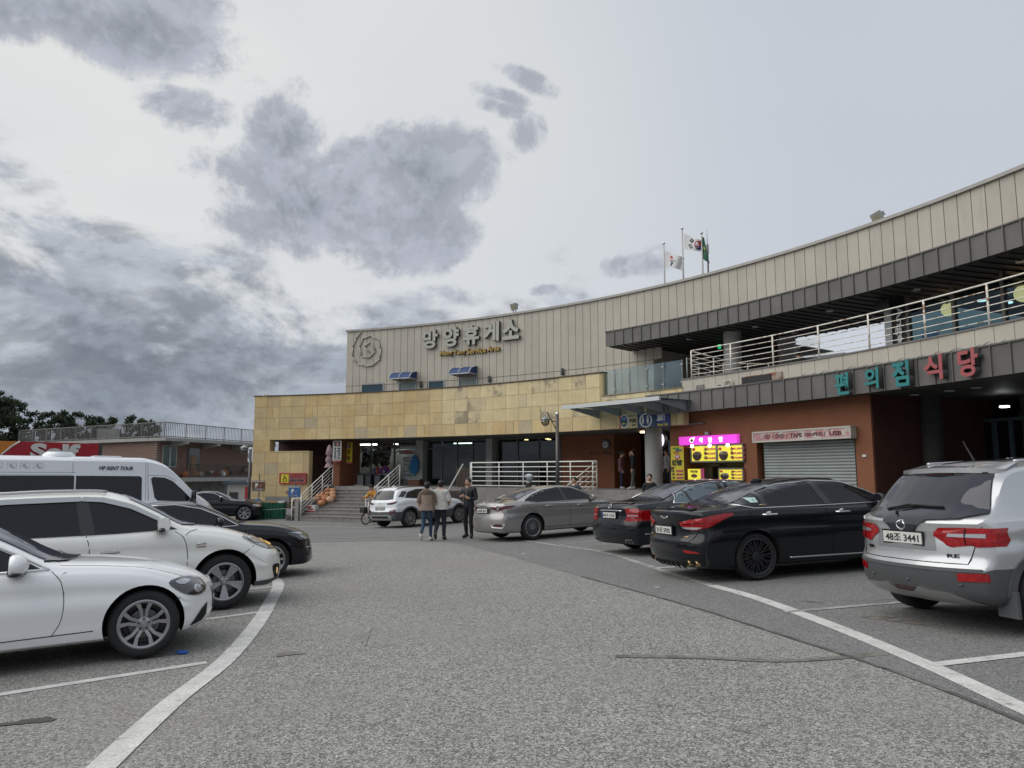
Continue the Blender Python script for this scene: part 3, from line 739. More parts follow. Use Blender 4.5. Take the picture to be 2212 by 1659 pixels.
sa, sb = ax(1652, 1000, RW + .2), ax(1849, 1000, RW + .2); zz = zsh - .02
while zz > -.1:
    mb = MB(); nseg = 5; vs = []; prof = [(0, 0), (-.022, -.02), (-.026, -.05), (-.012, -.078), (0, -.088)]
    for q in range(nseg + 1):
        aq = sa + (sb - sa) * q / nseg
        for dr, dz in prof: vs.append(CP(RW + .2 + dr, aq, zz + dz))
    fs = [(q * 5 + k, (q + 1) * 5 + k, (q + 1) * 5 + k + 1, q * 5 + k + 1) for q in range(nseg) for k in range(4)]
    mesh('slat', vs, fs, M_slat, sh); zz -= .093
# deep recess to the right of the pier
pr = ax(1887, 1000, RW)
rs = MB(); rs.box((0, 3.2, 1.73), (.1, 6.4, 4.12), frameAt(31.45, pr - .001, 0)); rs.build('recess_side_wall', mat('dark_red_cladding', 0), B)  # darker colour than the terracotta, standing in for the recess's deep shade
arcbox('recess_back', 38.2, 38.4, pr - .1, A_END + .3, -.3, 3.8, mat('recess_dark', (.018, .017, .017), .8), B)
archwin(2068, 2212, 36.0, 0.1, 3.2, glass_mat('shop_door_glass', (.5, .55, .55), .08), 'shop_doors', 3, mat('teal_frame', (.06, .10, .11), .5, .3), .09)
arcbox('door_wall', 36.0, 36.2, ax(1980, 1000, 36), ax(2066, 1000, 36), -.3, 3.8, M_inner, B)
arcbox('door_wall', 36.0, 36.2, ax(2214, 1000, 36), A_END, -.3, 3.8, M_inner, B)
column(2002, 33.6, .3, 0, 3.76, M_inner, 'round_column')
for px, py, R, zz in ((2170, 880, 34.6, 3.0), (2082, 898, 37.5, 2.75), (2084, 920, 37.8, 2.45)):
    downlight(px, py, R, min(3.60, az_(px, py, R)), M_cool, .12)
for px, py in ((1952, 905), (2052, 866), (1870, 868), (1975, 838), (2110, 845)): 
    a = ax(px, py, 32.6 if py < 880 else 34); mb = MB(); mb.lathe([(.001, 3.735), (.12, 3.735), (.13, 3.76)], Matrix.Translation(CP(32.6, a, 0)), 12); mb.build('soffit_lamp', M_lampoff, B)
# glimpses inside the shop
box('fridge', (0, 0, 0), (.9, .5, 1.9), mat('fridge_white', (.3, .34, .34), .5), None, M=frameAt(37.0, ax(2120, 1000, 37), 1.0)); tag(bpy.data.objects['fridge'], 'pale fridge standing behind the shop doors under the right canopy', 'fridge')

# ------------------------------------------------------------------ railings
def railing(name, base, h, nb, m, label=None, cat='railing', group=None, posts=None, rr=.018, pr=.024, parent=None, top=.026, postm=None, first=.12):
    """base: polyline of points on the floor; one post per given parameter, each bar one object"""
    P = [Vector(p) for p in base]
    root = empty(name, P[len(P) // 2], label, cat, group) if parent is None else parent
    L = [0]
    for a, b in zip(P, P[1:]): L.append(L[-1] + (b - a).length)
    def at(t):
        d = t * L[-1]
        for i in range(len(P) - 1):
            if d <= L[i + 1] + 1e-9: return P[i].lerp(P[i + 1], (d - L[i]) / max(1e-9, L[i + 1] - L[i]))
        return P[-1]
    if posts is None: posts = [i / 8 for i in range(9)]
    if isinstance(posts, (int, float)):
        k = max(1, round(L[-1] / posts)); posts = [i / k for i in range(k + 1)]
    for t in posts:
        p = at(t); mb = MB(); mb.tube([p, p + Vector((0, 0, h))], pr, 6); mb.build('post', postm or m, root, smooth=True)
    for b in range(nb + 1):
        z = first + (h - first) * b / nb; mb = MB()
        mb.tube([p + Vector((0, 0, z)) for p in P], top if b == nb else rr, 6); mb.build('rail' if b < nb else 'handrail', m, root, smooth=True)
    return root
def arcpts(R, a0, a1, z, n=None):
    n = n or max(2, int(abs(a1 - a0) * R / .8)); return [CP(R, a0 + (a1 - a0) * i / n, z) for i in range(n + 1)]
aR0 = AZ(1494, 800, 31.12)[0]
railing('balcony_railing', arcpts(31.12, aR0, A_END, 4.94), .98, 5, M_rust, 'long white rusty railing along the upper floor balcony', posts=1.75, rr=.012, pr=.027, top=.02)
railing('terrace_return_railing', [CP(31.15, aR0, 4.9), CP(33.5, aR0, 4.7)], 1.0, 5, M_rust, 'short white railing running back at the left end of the balcony', posts=[.5, 1], rr=.015)
railing('inner_stair_railing', [CP(33.0, AZ(1562, 780, 33)[0], 4.3), CP(33.4, AZ(1660, 780, 33.4)[0], 4.1)], 1.35, 5, M_rust, 'second white railing behind the balcony railing beside the round column', posts=[0, .55, 1], rr=.013)
railing('platform_railing', arcpts(31.05, AZ(1016, 1052, 31.05)[0], AZ(1290, 1056, 31.05)[0], ZP), 1.12, 5, M_white, 'white railing along the platform in front of the cafe windows', posts=[0, .01, .235, .43, .62, .8, .97, 1], first=.1)
def stair_rail(a, lab, R1=31.0, zb_=-.5, R0=28.4, nb=5, m=M_white):
    return railing('stair_railing', [CP(R0, a, zb_ + .05), CP(R1, a, ZP)], 1.05, nb, m, lab, posts=[0, .33, .66, 1], rr=.014, group='white sloping stair railings', first=.18)
stair_rail(stairL + .003, 'white sloping handrail on the left side of the wide steps, above the pumpkins')
stair_rail(stairR - .003, 'white sloping handrail on the right side of the wide steps, behind the orange jacket')
railing('stair_railing', [CP(29.0, a1290 - .002, -.1), CP(31.0, a1290 - .002, ZP)], 1.1, 5, M_rust, 'rusty white sloping handrail at the cafe steps behind the silver sedan', posts=[0, .5, 1], rr=.014, group='white sloping stair railings', first=.15)
railing('short_railing', [CP(28.3, stairL - .012, -.55), CP(28.6, stairL - .003, -.5)], .95, 1, M_white, 'short white rail end at the foot of the left stair railing', posts=[0, 1], first=.55)
# glass balustrade above the stone ledge
gb = empty('glass_balustrade', CP(31.2, a1300 + .05, 4.66), 'frameless glass balustrade with steel posts above the stone ledge', 'balustrade')
gp = [ax(px, 780, 31.15) for px in (1301, 1328, 1359, 1397, 1432, 1473)]
for i, a in enumerate(gp):
    mb = MB(); mb.tube([CP(31.15, a, 4.66), CP(31.15, a, 5.66)], .022, 6); mb.box((0, -.0, 4.85), (.12, .04, .05), frameAt(31.13, a, 0)); mb.box((0, 0, 5.5), (.12, .04, .05), frameAt(31.13, a, 0)); mb.build('post', M_alu, gb)
    if i < len(gp) - 1: arcbox('pane', 31.14, 31.155, a + .001, gp[i + 1] - .001, 4.7, 5.66, G_clear, gb, step=.7)
railing('terrace_glass_railing', [CP(31.3, a1474, 4.66), CP(33.4, a1474 - .02, 4.66)], 1.05, 1, M_alu, 'steel railing of the terrace beside the glass balustrade', posts=[0, .5, 1], first=.9)
# glass canopy over the cafe entrance
gc = empty('glass_canopy', CP(29, a1300, 4), 'flat glass canopy on steel brackets over the cafe entrance', 'canopy')
ca0, ca1 = AZ(1213, 880, 29.2)[0], AZ(1396, 868, 29.2)[0] + .02; zc = az_(1213, 882, 29.2)
arcbox('canopy_frame', 29.2, 29.28, ca0, ca1, zc - .04, zc + .1, mat('canopy_white', (.55, .56, .56), .4), gc, step=.6)
arcbox('canopy_pane', 29.28, 31.0, ca0, ca1, zc + .03, zc + .05, glass_mat('canopy_glass', (.6, .72, .75), .08), gc, step=.6)
for i in range(5):
    a = ca0 + .012 + i * (ca1 - ca0 - .02) / 4
    F = frameAt(29.3, a, zc)
    mb = MB(); mb.add([F @ Vector(v) for v in ((-.04, 0, 0), (.04, 0, 0), (.04, 1.7, .02), (-.04, 1.7, .02), (-.02, 0, -.05), (.02, 0, -.05), (.02, 1.7, -.32), (-.02, 1.7, -.32))], [(0, 1, 2, 3), (7, 6, 5, 4), (0, 4, 5, 1), (1, 5, 6, 2), (2, 6, 7, 3), (3, 7, 4, 0)])
    mb.build('bracket', mat('bracket_paint', (.24, .27, .28), .5), gc)
    if i < 4:
        a2 = a + (ca1 - ca0) / 8; mb = MB(); mb.box((0, .85, .0), (.035, 1.7, .04), frameAt(29.3, a2, zc)); mb.build('canopy_bar', M_alu, gc)
# ------------------------------------------------------------------ vehicles
def pchip(pts):
    xs = np.array([p[0] for p in pts], float); ys = np.array([p[1] for p in pts], float)
    h = np.diff(xs); d = np.diff(ys) / h; m = np.zeros(len(xs)); m[0] = d[0]; m[-1] = d[-1]
    for i in range(1, len(xs) - 1):
        if d[i - 1] * d[i] > 0:
            w1 = 2 * h[i] + h[i - 1]; w2 = h[i] + 2 * h[i - 1]; m[i] = (w1 + w2) / (w1 / d[i - 1] + w2 / d[i])
    def f(x):
        x = min(max(x, xs[0]), xs[-1]); i = int(min(max(np.searchsorted(xs, x) - 1, 0), len(h) - 1)); t = (x - xs[i]) / h[i]
        return float(ys[i] * (1 + 2 * t) * (1 - t) ** 2 + m[i] * h[i] * t * (1 - t) ** 2 + ys[i + 1] * t * t * (3 - 2 * t) + m[i + 1] * h[i] * t * t * (t - 1))
    return f
def carpaint(name, c, metal=0.0, rough=.35, coat=1.0, flake=.04, spec=.3):
    return mat(name, c, rough, metal, coat=coat, spec=spec, fine=flake if metal else 0, fs=900, var=.02, vs=.8)
M_tyre = mat('tyre_rubber', (.018, .018, .018), .85, var=.15, vs=8)
M_arch = mat('wheel_arch_liner', (.008, .008, .008), .9)
M_autoglass = mat('car_glass', (.010, .010, .014), .03, spec=.42)
M_autoglass2 = mat('car_glass_pale', (.05, .055, .075), .05, spec=.8)
M_gblack = mat('gloss_black_trim', (.012, .012, .013), .18, coat=.5)
M_plastic = mat('grey_plastic_cladding', (.075, .077, .08), .6)
M_chrome = mat('chrome', (.72, .72, .72), .12, 1.0)
M_satin = mat('satin_silver', (.5, .5, .5), .3, .9)
M_alloy = mat('alloy_rim', (.33, .33, .34), .3, .85)
M_alloyd = mat('dark_alloy', (.045, .045, .05), .35, .6)
M_gap = mat('panel_gap', (.01, .01, .01), .9)
M_red = mat('red_lens', (.16, .004, .008), .1, coat=.6, var=.5, vs=28)
M_redb = mat('bright_red_lens', (.30, .005, .008), .12, coat=.25, var=.25, vs=26)
M_redd = mat('dark_red_lens', (.07, .003, .008), .1, coat=.5)
M_clearl = mat('clear_lens', (.45, .46, .48), .12, .4, coat=1.0)
M_lampin = mat('lamp_interior', (.06, .062, .066), .15, .5, coat=1.0)
M_amber = mat('amber_lens', (.75, .48, .16), .2, emit=(1, .6, .2), es=.2)
M_plate = mat('plate_white', (.62, .62, .58), .4)
M_ink = mat('plate_ink', (.015, .015, .02), .5)
M_disc = mat('brake_disc', (.12, .12, .12), .4, .8)

def fillet_end(n=4): return
class Car:
    """body: cross-sections lofted along x (0 = rear bumper), then both ends pushed to their plan and profile curves"""
    def __init__(s, name, label, cat, spec, paint, pos, heading, at=None):
        s.sp = spec; s.L = spec['L']; s.W = spec['W'] / 2; s.paint = paint
        nx = math.radians(heading)
        fwd = Vector((math.cos(nx), math.sin(nx), 0)); gx, gy = .037, -.011
        if pos[0] < -6: gx *= .1
        if pos[1] > 34: gy = 0
        up = Vector((-gx, -gy, 1)).normalized(); fwd = (fwd - up * fwd.dot(up)).normalized(); left = up.cross(fwd)
        R = Matrix((fwd, left, up)).transposed().to_4x4()
        lx, ly = at                                     # local point standing on pos
        p = Vector((pos[0], pos[1], g(*pos) + .012)) - R.to_3x3() @ Vector((lx, ly, 0))
        s.M = Matrix.Translation(p) @ R
        s.root = bpy.data.objects.new(name, None); col.objects.link(s.root); s.root.empty_display_size = .3
        s.root.matrix_world = s.M; tag(s.root, label, cat)
        s.body()
    def part(s, o): o.parent = s.root; return o
    # --- hull
    def section(s, x):
        sp = s.sp; zt = s.top(x); zb = s.belt(x); W = s.W * s.plan(x); zs = sp.get('zs', .2)
        gh = max(zt - zb, .015); wb = W - sp.get('shoulder', .05) - .02 * 0
        k = sp.get('tumble', .45); wr = wb - .03 - k * max(0, gh - .06) - sp.get('crown', .04) * 0
        cr = min(.10 + .0 * gh, gh * .55) if gh > .14 else gh * .6   # roof crown drop
        zr = zt - min(sp.get('rail', .09), gh * .55)
        T = [(0, zt), (.30 * wr, zt - (zt - zr) * .05), (.58 * wr, zt - (zt - zr) * .20), (.82 * wr, zt - (zt - zr) * .5), (.95 * wr, zt - (zt - zr) * .80)]
        S = [(wr, zr)]
        for t in (.2, .4, .6, .8): S.append((wr + (wb - wr) * (t ** 1.12), zr + (zb - zr) * t))
        S += [(wb, zb), (wb + (W - wb) * .55, zb - .022), (W - .008, zb - .085)]
        zc = sp.get('zc', .42); zm = zb - .085
        hip = sp.get('crease', 0)
        for t in (.08, .16, .27, .4, .55, .7, .85, 1):
            z = zm + (zc - zm) * t; bul = math.sin(PI * t) * .022 - .026 * math.exp(-((t - .30) / .17) ** 2)
            S.append((W + bul - .004 - .02 * t * t, z))
        S += [(W - .028, zc - .03), (W - .035, zs + .10), (W - .06, zs + .03), (W - .11, zs)]
        U = [(.7 * W, zs), (.35 * W, zs), (0, zs)]
        return T, S, U
    def body(s):
        sp = s.sp; L = s.L
        s.top = pchip(sp['top']); s.belt = pchip(sp['belt']); s.plan = pchip(sp.get('plan', [(0, .93), (.5, .985), (1.2, 1), (L - 1.4, 1), (L - .6, .985), (L, .93)]))
        xr = pchip(sp['tail']); xf = pchip(sp['nose'])           # z -> inset from the extreme end
        cr, cf = sp.get('tail_c', .16), sp.get('nose_c', .34)
        xs = sorted(set([0, .012, .035, .08, .15] + list(np.linspace(.22, L - .22, int(L / .085))) + [L - .15, L - .08, L - .035, L - .012, L]))
        ins = {0: .045, .012: .02, .035: .006, L: .045, L - .012: .02, L - .035: .006}
        rings = []; nT = 5
        for x in xs:
            T, S, U = s.section(x); i_ = ins.get(x, 0); R = T + S + U
            zmid = .6
            R = [(max(0, y * (1 - i_ / s.W * 1.1)), z - i_ * (1 if z > zmid else -1) * .7) for y, z in R]
            rings.append(R)
        NP = len(rings[0]); vs = []; idx = {}
        def warp(x, y, z):
            yy = min(1, abs(y) / s.W)
            d = 0; reach = 1.1
            if x < reach: d += (xr(z) + cr * yy ** sp.get('tail_p', 3.0)) * (1 - x / reach) ** 2
            x2 = L - x; reach2 = 1.25
            if x2 < reach2: d -= (xf(z) + cf * yy ** sp.get('nose_p', 2.6)) * (1 - x2 / reach2) ** 2
            return (x + d, y, z)
        def V(x, y, z):
            vs.append(warp(x, y, z)); return len(vs) - 1
        grid = []
        for x, R in zip(xs, rings):
            right = [V(x, -y, z) for y, z in R]
            leftv = [right[0]] + [V(x, y, z) for y, z in R[1:-1]] + [right[-1]]
            grid.append((right, leftv))
        fs = []; mi = []; sp_clad = sp.get('clad', False)
        iz = None
        def mat_for(i):
            return 2 if (sp_clad and i >= 20) else 0
        for a, b in zip(grid, grid[1:]):
            for side in (0, 1):
                for i in range(NP - 1):
                    q = (a[side][i], b[side][i], b[side][i + 1], a[side][i + 1])
                    fs.append(q if side == 0 else q[::-1]); mi.append(mat_for(i) if i < NP - 3 else 1)
        # caps: columns = top points (mirrored), rows = side points
        for end, sgn in ((0, 1), (-1, -1)):
            x = xs[end]; R = rings[end]; r, l = grid[end]; nS = NP - nT - 3
            colsn = nT * 2 + 1
            def rowverts(j):        # j = 0 top row ... nS bottom row
                if j == 0: return [r[i] for i in range(nT, 0, -1)] + [r[0]] + [l[i] for i in range(1, nT + 1)]
                if j == nS:
                    b = R[nT + nS - 1]; inner = []
                    # corner, then under points, spaced like the columns
                    yc = b[0]; zc_ = b[1]; row = [r[nT + nS - 1]]
                    for i in range(nT - 1, -1, -1): row.append(V(x, -yc * (i / nT) ** .8, zc_))
                    row2 = [V(x, yc * (i / nT) ** .8, zc_) for i in range(1, nT)] + [l[nT + nS - 1]]
                    return row + row2
                yw, z = R[nT + j]; row = [r[nT + j]]
                for i in range(nT - 1, -1, -1):
                    f_ = (R[i][0] / max(1e-6, R[nT][0])); row.append(V(x, -yw * f_, z if j > 3 else z + (R[i][1] - R[nT][1]) * (1 - j / 4)))
                row += [V(x, yw * R[i][0] / max(1e-6, R[nT][0]), z if j > 3 else z + (R[i][1] - R[nT][1]) * (1 - j / 4)) for i in range(1, nT)] + [l[nT + j]]
                return row
            rowsv = [rowverts(j) for j in range(0, nS)]
            for j in range(nS - 1):
                A, Bv = rowsv[j], rowsv[j + 1]
                for k in range(len(A) - 1):
                    q = (A[k], Bv[k], Bv[k + 1], A[k + 1]); fs.append(q if sgn < 0 else q[::-1]); mi.append(mat_for(nT + j))
        me = bpy.data.meshes.new('body'); me.from_pydata(vs, [], fs)
        for m in (s.paint, M_arch, s.sp.get('clad') or s.paint): me.materials.append(m)
        me.polygons.foreach_set('material_index', mi); me.polygons.foreach_set('use_smooth', [True] * len(fs)); me.update()
        bm = bmesh.new(); bm.from_mesh(me); bmesh.ops.remove_doubles(bm, verts=bm.verts, dist=.0006); bmesh.ops.recalc_face_normals(bm, faces=bm.faces)
        s.bvh = BVHTree.FromBMesh(bm)
        bm.to_mesh(me); bm.free()
        o = bpy.data.objects.new('body', me); col.objects.link(o)
        # wheel arches cut out
        cut = MB(); ra = sp['ra']
        for ax_ in (sp['xr'], sp['xf']):
            for sd_ in (-1, 1):
                y0, y1 = sd_ * (s.W - .34), sd_ * (s.W + .3)
                n = 40; T = [(ax_ + ra * math.cos(2 * PI * k / n), sp['rw'] + .01 + ra * math.sin(2 * PI * k / n) * 1.0) for k in range(n)]
                v = [(x, y0, z) for x, z in T] + [(x, y1, z) for x, z in T]
                f = [tuple(range(n)), tuple(range(2 * n - 1, n - 1, -1))] + [(k, k + n, (k + 1) % n + n, (k + 1) % n) for k in range(n)]
                cut.add(v, f)
        co = cut.build('cutter', M_arch); fixn(co); co.data.materials.clear(); co.data.materials.append(M_arch)
        md = o.modifiers.new('cut', 'BOOLEAN'); md.object = co; md.operation = 'DIFFERENCE'; md.solver = 'EXACT'; md.material_mode = 'TRANSFER'
        dg = bpy.context.evaluated_depsgraph_get(); me2 = bpy.data.meshes.new_from_object(o.evaluated_get(dg)); me2.name = 'body'
        if len(me2.polygons) > 1000:
            o.modifiers.clear(); o.data = me2
        else: o.modifiers.clear()
        bpy.data.objects.remove(co)
        smooth_by_angle(o, 38)
        s.part(o); s.bodyo = o
    # --- things laid onto the hull
    def hit(s, az, u, z, flip=False, el=0.0):
        """az: direction the surface looks to, degrees from +x (forward) anticlockwise; u: coordinate to the right as seen"""
        a = math.radians(az); e = math.radians(el)
        out = Vector((math.cos(a) * math.cos(e), math.sin(a) * math.cos(e), math.sin(e))); rt = Vector((-math.sin(a), math.cos(a), 0)); up = out.cross(rt)
        c = Vector((s.L / 2, 0, .7))
        o = c + rt * u + up * (z - (.7 if el == 0 else 0)) + out * 6
        if flip: o = Vector((o.x, -o.y, o.z)); out = Vector((out.x, -out.y, out.z))
        loc, nor, i, d = s.bvh.ray_cast(o, -out)
        if loc is None:
            loc, nor, i, d = s.bvh.find_nearest(o - out * 6); nor = out
        if nor.dot(out) < 0: nor = -nor
        return loc, nor, out
    def uv(s, kind, p):
        """kind 'side': p=(x,z) on the right-hand side; 'rear': p=(y,z) ; 'front'"""
        if kind == 'side': return -90, (p[0] - s.L / 2), p[1]
        if kind == 'rear': return 180, -p[0], p[1]
        if kind == 'front': return 0, p[0], p[1]
        if kind == 'top': return 0, p[1], p[0]
        return kind, p[0], p[1]
    def ray(s, kind, p, flip=False, off=.0):
        if kind == 'top':                                   # p = (x, y)
            o = Vector((p[0], p[1] * (-1 if flip else 1), 5)); loc, nor, i, d = s.bvh.ray_cast(o, Vector((0, 0, -1)))
            if loc is None: loc, nor, i, d = s.bvh.find_nearest(Vector((p[0], p[1], 1)))
            if nor.z < 0: nor = -nor
            return loc + nor * off, nor, Vector((0, 0, 1))
        az, u, z = s.uv(kind, p); loc, nor, out = s.hit(az, u, z, flip); return loc + nor * off, nor, out
    def patch(s, name, kind, poly, m, off=.008, g=.05, thick=.016, both=False, parent=None, smooth_poly=0, dome=0.0, label=None):
        if smooth_poly:
            q = []; n = len(poly)
            P = [Vector((p[0], p[1])) for p in poly]
            for i in range(n):
                a, b, c, d = P[i - 1], P[i], P[(i + 1) % n], P[(i + 2) % n]
                for k in range(smooth_poly):
                    t = k / smooth_poly; v = .5 * ((2 * b) + (c - a) * t + (2 * a - 5 * b + 4 * c - d) * t * t + (3 * b - a - 3 * c + d) * t ** 3); q.append((v.x, v.y))
            poly = q
        res = []
        for fl in ((False, True) if both else (False,)):
            bm = bmesh.new()
            try: bm.faces.new([bm.verts.new((p[0], p[1], 0)) for p in poly])
            except Exception: bm.free(); continue
            lo = [min(p[k] for p in poly) for k in (0, 1)]; hi = [max(p[k] for p in poly) for k in (0, 1)]
            for k in (0, 1):
                t = math.floor(lo[k] / g) * g + g
                while t < hi[k]:
                    n_ = (1, 0, 0) if k == 0 else (0, 1, 0); co = (t, 0, 0) if k == 0 else (0, t, 0)
                    bmesh.ops.bisect_plane(bm, geom=bm.verts[:] + bm.edges[:] + bm.faces[:], plane_co=co, plane_no=n_, dist=1e-5); t += g
            bd = {v for e in bm.edges if e.is_boundary for v in e.verts}
            outv = None
            for v in bm.verts:
                loc, nor, out = s.ray(kind, (v.co.x, v.co.y), fl); outv = out
                v.co = loc + nor * (off + (dome if v not in bd else 0))
            be = [e for e in bm.edges if e.is_boundary]
            r = bmesh.ops.extrude_edge_only(bm, edges=be)
            for v in r['geom']:
                if isinstance(v, bmesh.types.BMVert): v.co -= outv * thick
            bmesh.ops.recalc_face_normals(bm, faces=bm.faces)
            big = max(bm.faces, key=lambda f: f.calc_area())
            if big.normal.dot(outv) < 0: bmesh.ops.reverse_faces(bm, faces=bm.faces)
            me = bpy.data.meshes.new(name); bm.to_mesh(me); bm.free(); me.materials.append(m)
            o = bpy.data.objects.new(name, me); col.objects.link(o); smooth_by_angle(o, 35)
            o.parent = parent or s.root; res.append(o)
            if label: o['label'] = label
        return res[0] if res else None
    def line(s, name, kind, pts, r, m, off=.001, both=False, sm=0, parent=None, flat=None, n=6):
        if sm:
            P = spline([(p[0], p[1], 0) for p in pts], sm); pts = [(p.x, p.y) for p in P]
        dense = []
        for a, b in zip(pts, pts[1:]):
            k = max(1, int(math.dist(a, b) / .06))
            dense += [(a[0] + (b[0] - a[0]) * i / k, a[1] + (b[1] - a[1]) * i / k) for i in range(k)]
        dense.append(pts[-1]); o = None
        for fl in ((False, True) if both else (False,)):
            mb = MB(); mb.tube([s.ray(kind, p, fl, off)[0] for p in dense], r, n)
            o = mb.build(name, m, None, smooth=True); o.parent = parent or s.root
        return o
    def obj(s, mb, name, m, parent=None, smooth=True, ang=35):
        o = mb.build(name, m, None); 
        if smooth: smooth_by_angle(fixn(o), ang)
        o.parent = parent or s.root; return o
    def wheels(s, rim_fn, tyre_r, rim_r, width=.22, rimmat=M_alloy, sides=(-1, 1)):
        sp = s.sp
        ty = MB(); w = width; R = tyre_r; r0 = rim_r + .012
        ty.lathe([(r0 - .03, -w * .40), (r0, -w * .46), (r0 + (R - r0) * .5, -w * .52), (R - .03, -w * .48), (R - .008, -w * .40), (R, -w * .2), (R, w * .2), (R - .008, w * .40), (R - .03, w * .48), (r0 + (R - r0) * .5, w * .52), (r0, w * .46), (r0 - .03, w * .40)], None, 44, axis='y')
        tyo = ty.build('tyre', M_tyre); fixn(tyo); smooth_by_angle(tyo, 50); tme = tyo.data; bpy.data.objects.remove(tyo)
        ri = MB(); o_ = -w * .44
        ri.lathe([(rim_r + .012, o_ - .006), (rim_r, o_ - .01), (rim_r - .018, o_ - .002), (rim_r - .028, o_ + .03), (rim_r - .035, w * .4)], None, 44, axis='y')
        rim_fn(ri, rim_r, o_)
        rio = ri.build('rim', [rimmat, M_alloyd, M_disc]); smooth_by_angle(fixn(rio), 30); rme = rio.data; bpy.data.objects.remove(rio)
        for ax_ in (sp['xr'], sp['xf']):
            for sd_ in sides:
                wobj = bpy.data.objects.new('wheel', None); col.objects.link(wobj); wobj.parent = s.root; wobj.empty_display_size = .1
                wobj.location = (ax_, sd_ * (s.W - w / 2 - sp.get('inset', .03)), tyre_r)
                wobj.rotation_euler = (0, 0, 0 if sd_ < 0 else PI)
                if ax_ == sp['xf'] and sp.get('steer'): wobj.rotation_euler[2] += sp['steer']
                for nm, me in (('tyre', tme), ('rim', rme)):
                    c = bpy.data.objects.new(nm, me); col.objects.link(c); c.parent = wobj
    def plate(s, txt, y, z, w=.52, h=.11, x_off=.03, blue=False, tilt=0):
        """plate across the car at the rear"""
        loc, nor, out = s.ray('rear', (y, z)); x = loc.x - x_off
        pl = MB(); pl.box((0, 0, 0), (.012, w + .03, h + .03)); p = pl.build('plate_frame', M_gblack); p.location = (x, y, z); p.parent = s.root
        pp = MB(); pp.box((-.009, 0, 0), (.008, w, h)); q = pp.build('licence_plate', M_plate); q.parent = p
        T = Matrix(((0, 0, -1, -.014), (-1, 0, 0, 0), (0, 1, 0, 0), (0, 0, 0, 1)))
        t = textmesh('plate_number', txt, T, w * .86, h * .66, M_ink, None, .003, bold=.012); t.parent = p
        if blue:
            bb = MB(); bb.box((-.0145, w / 2 - .025, 0), (.004, .045, h)); bq = bb.build('plate_band', mat('plate_blue', (.02, .05, .25), .4)); bq.parent = p
        return p
    def mirror(s, x, z, m, sc=1.0, both=True, style=0, low=M_gblack):
        for sd_ in ((-1, 1) if both else (-1,)):
            loc, nor, out = s.hit(-90, x - s.L / 2, z, sd_ > 0)
            y = loc.y + sd_ * .13
            mb = MB(); n = 14
            prof = []
            mb.ball((x, y, z + .03), .12 * sc, 20, 12, (.62, 1.0, .72))
            o = mb.build('mirror', m); bm = bmesh.new(); bm.from_mesh(o.data)
            for v in bm.verts:
                d = v.co - Vector((x, y, z + .03))
                v.co.x = x + max(-.035 * sc, d.x * 1.15); v.co.z = z + .03 + (d.z if d.z > 0 else d.z * .8)
                if style == 1: v.co.z = z + .03 + max(-.085, min(.085, d.z * 1.35)); v.co.y = y + max(-.1, min(.1, d.y * 1.2))
            bm.to_mesh(o.data); bm.free(); smooth_by_angle(o, 45); o.parent = s.root
            lo = MB(); lo.ball((x, y, z - .028 * sc), .105 * sc, 16, 8, (.55, .95, .34)); lo.tube([(x, y + sd_ * -.02, z - .03), (x + .03, loc.y - sd_ * .02, z - .045)], [.04 * sc, .05 * sc], 8)
            s.obj(lo, 'mirror_base', low, o)
    def handle(s, x, z, m, w=.21, both=True):
        for sd_ in ((-1, 1) if both else (-1,)):
            loc, nor, out = s.hit(-90, x - s.L / 2, z, sd_ > 0)
            y = loc.y
            mb = MB(); mb.tube([(x - w / 2, y + sd_ * .0, z), (x - w / 2 + .03, y + sd_ * .03, z), (x + w / 2 - .03, y + sd_ * .03, z), (x + w / 2, y, z)], [.012, .016, .016, .012], 8)
            mb.ball((x - .01, y + sd_ * -.004, z + .012), .045, 14, 8, (1.3, .22, .75))
            s.obj(mb, 'door_handle', m)
    def glow(s, *a): pass
def wedge(ri, th, r0, r1, w0, w1, y0, y1, t=.03, mi=0, skew=0.0):
    """one spoke between radius r0 and r1 at angle th, widths w0/w1, face depth y0 (hub) .. y1 (rim)"""
    c, sn = math.cos(th), math.sin(th); c2, s2 = math.cos(th + skew), math.sin(th + skew)
    def P(r, w, y, cc, ss): return Vector((r * cc - w * ss, y, r * ss + w * cc))
    v = [P(r0, -w0, y0, c, sn), P(r0, w0, y0, c, sn), P(r1, w1, y1, c2, s2), P(r1, -w1, y1, c2, s2)]
    v += [q + Vector((0, t, 0)) for q in v]
    ri.add(v, [(0, 1, 2, 3), (7, 6, 5, 4), (0, 4, 5, 1), (1, 5, 6, 2), (2, 6, 7, 3), (3, 7, 4, 0)], mi)
def rim_base(ri, R, o):
    ri.lathe([(.001, o + .075), (R * .62, o + .08), (R * .66, o + .1)], None, 32, mi=2, axis='y')
    ri.lathe([(R * .93, o + .15), (.001, o + .16)], None, 32, mi=1, axis='y')
    ri.lathe([(.001, o + .005), (.03, o + .006), (.034, o + .014)], None, 16, mi=0, axis='y')
    ri.lathe([(.034, o + .012), (.07, o + .02), (.078, o + .05)], None, 20, mi=0, axis='y')
def lugs(ri, o, n=5, r=.056):
    for k in range(n):
        t = 2 * PI * k / n + .3; ri.lathe([(.001, o + .006), (.011, o + .008), (.012, o + .03)], Matrix.Translation((r * math.cos(t), 0, r * math.sin(t))), 8, 1, axis='y')
def rim_five_double(ri, R, o):
    rim_base(ri, R, o)
    for k in range(5):
        t = 2 * PI * k / 5 + PI / 2 + .63
        for d in (-1, 1): wedge(ri, t + d * .09, .05, R - .012, .014, .030, o + .018, o - .002, .035, skew=d * .05)
    lugs(ri, o)
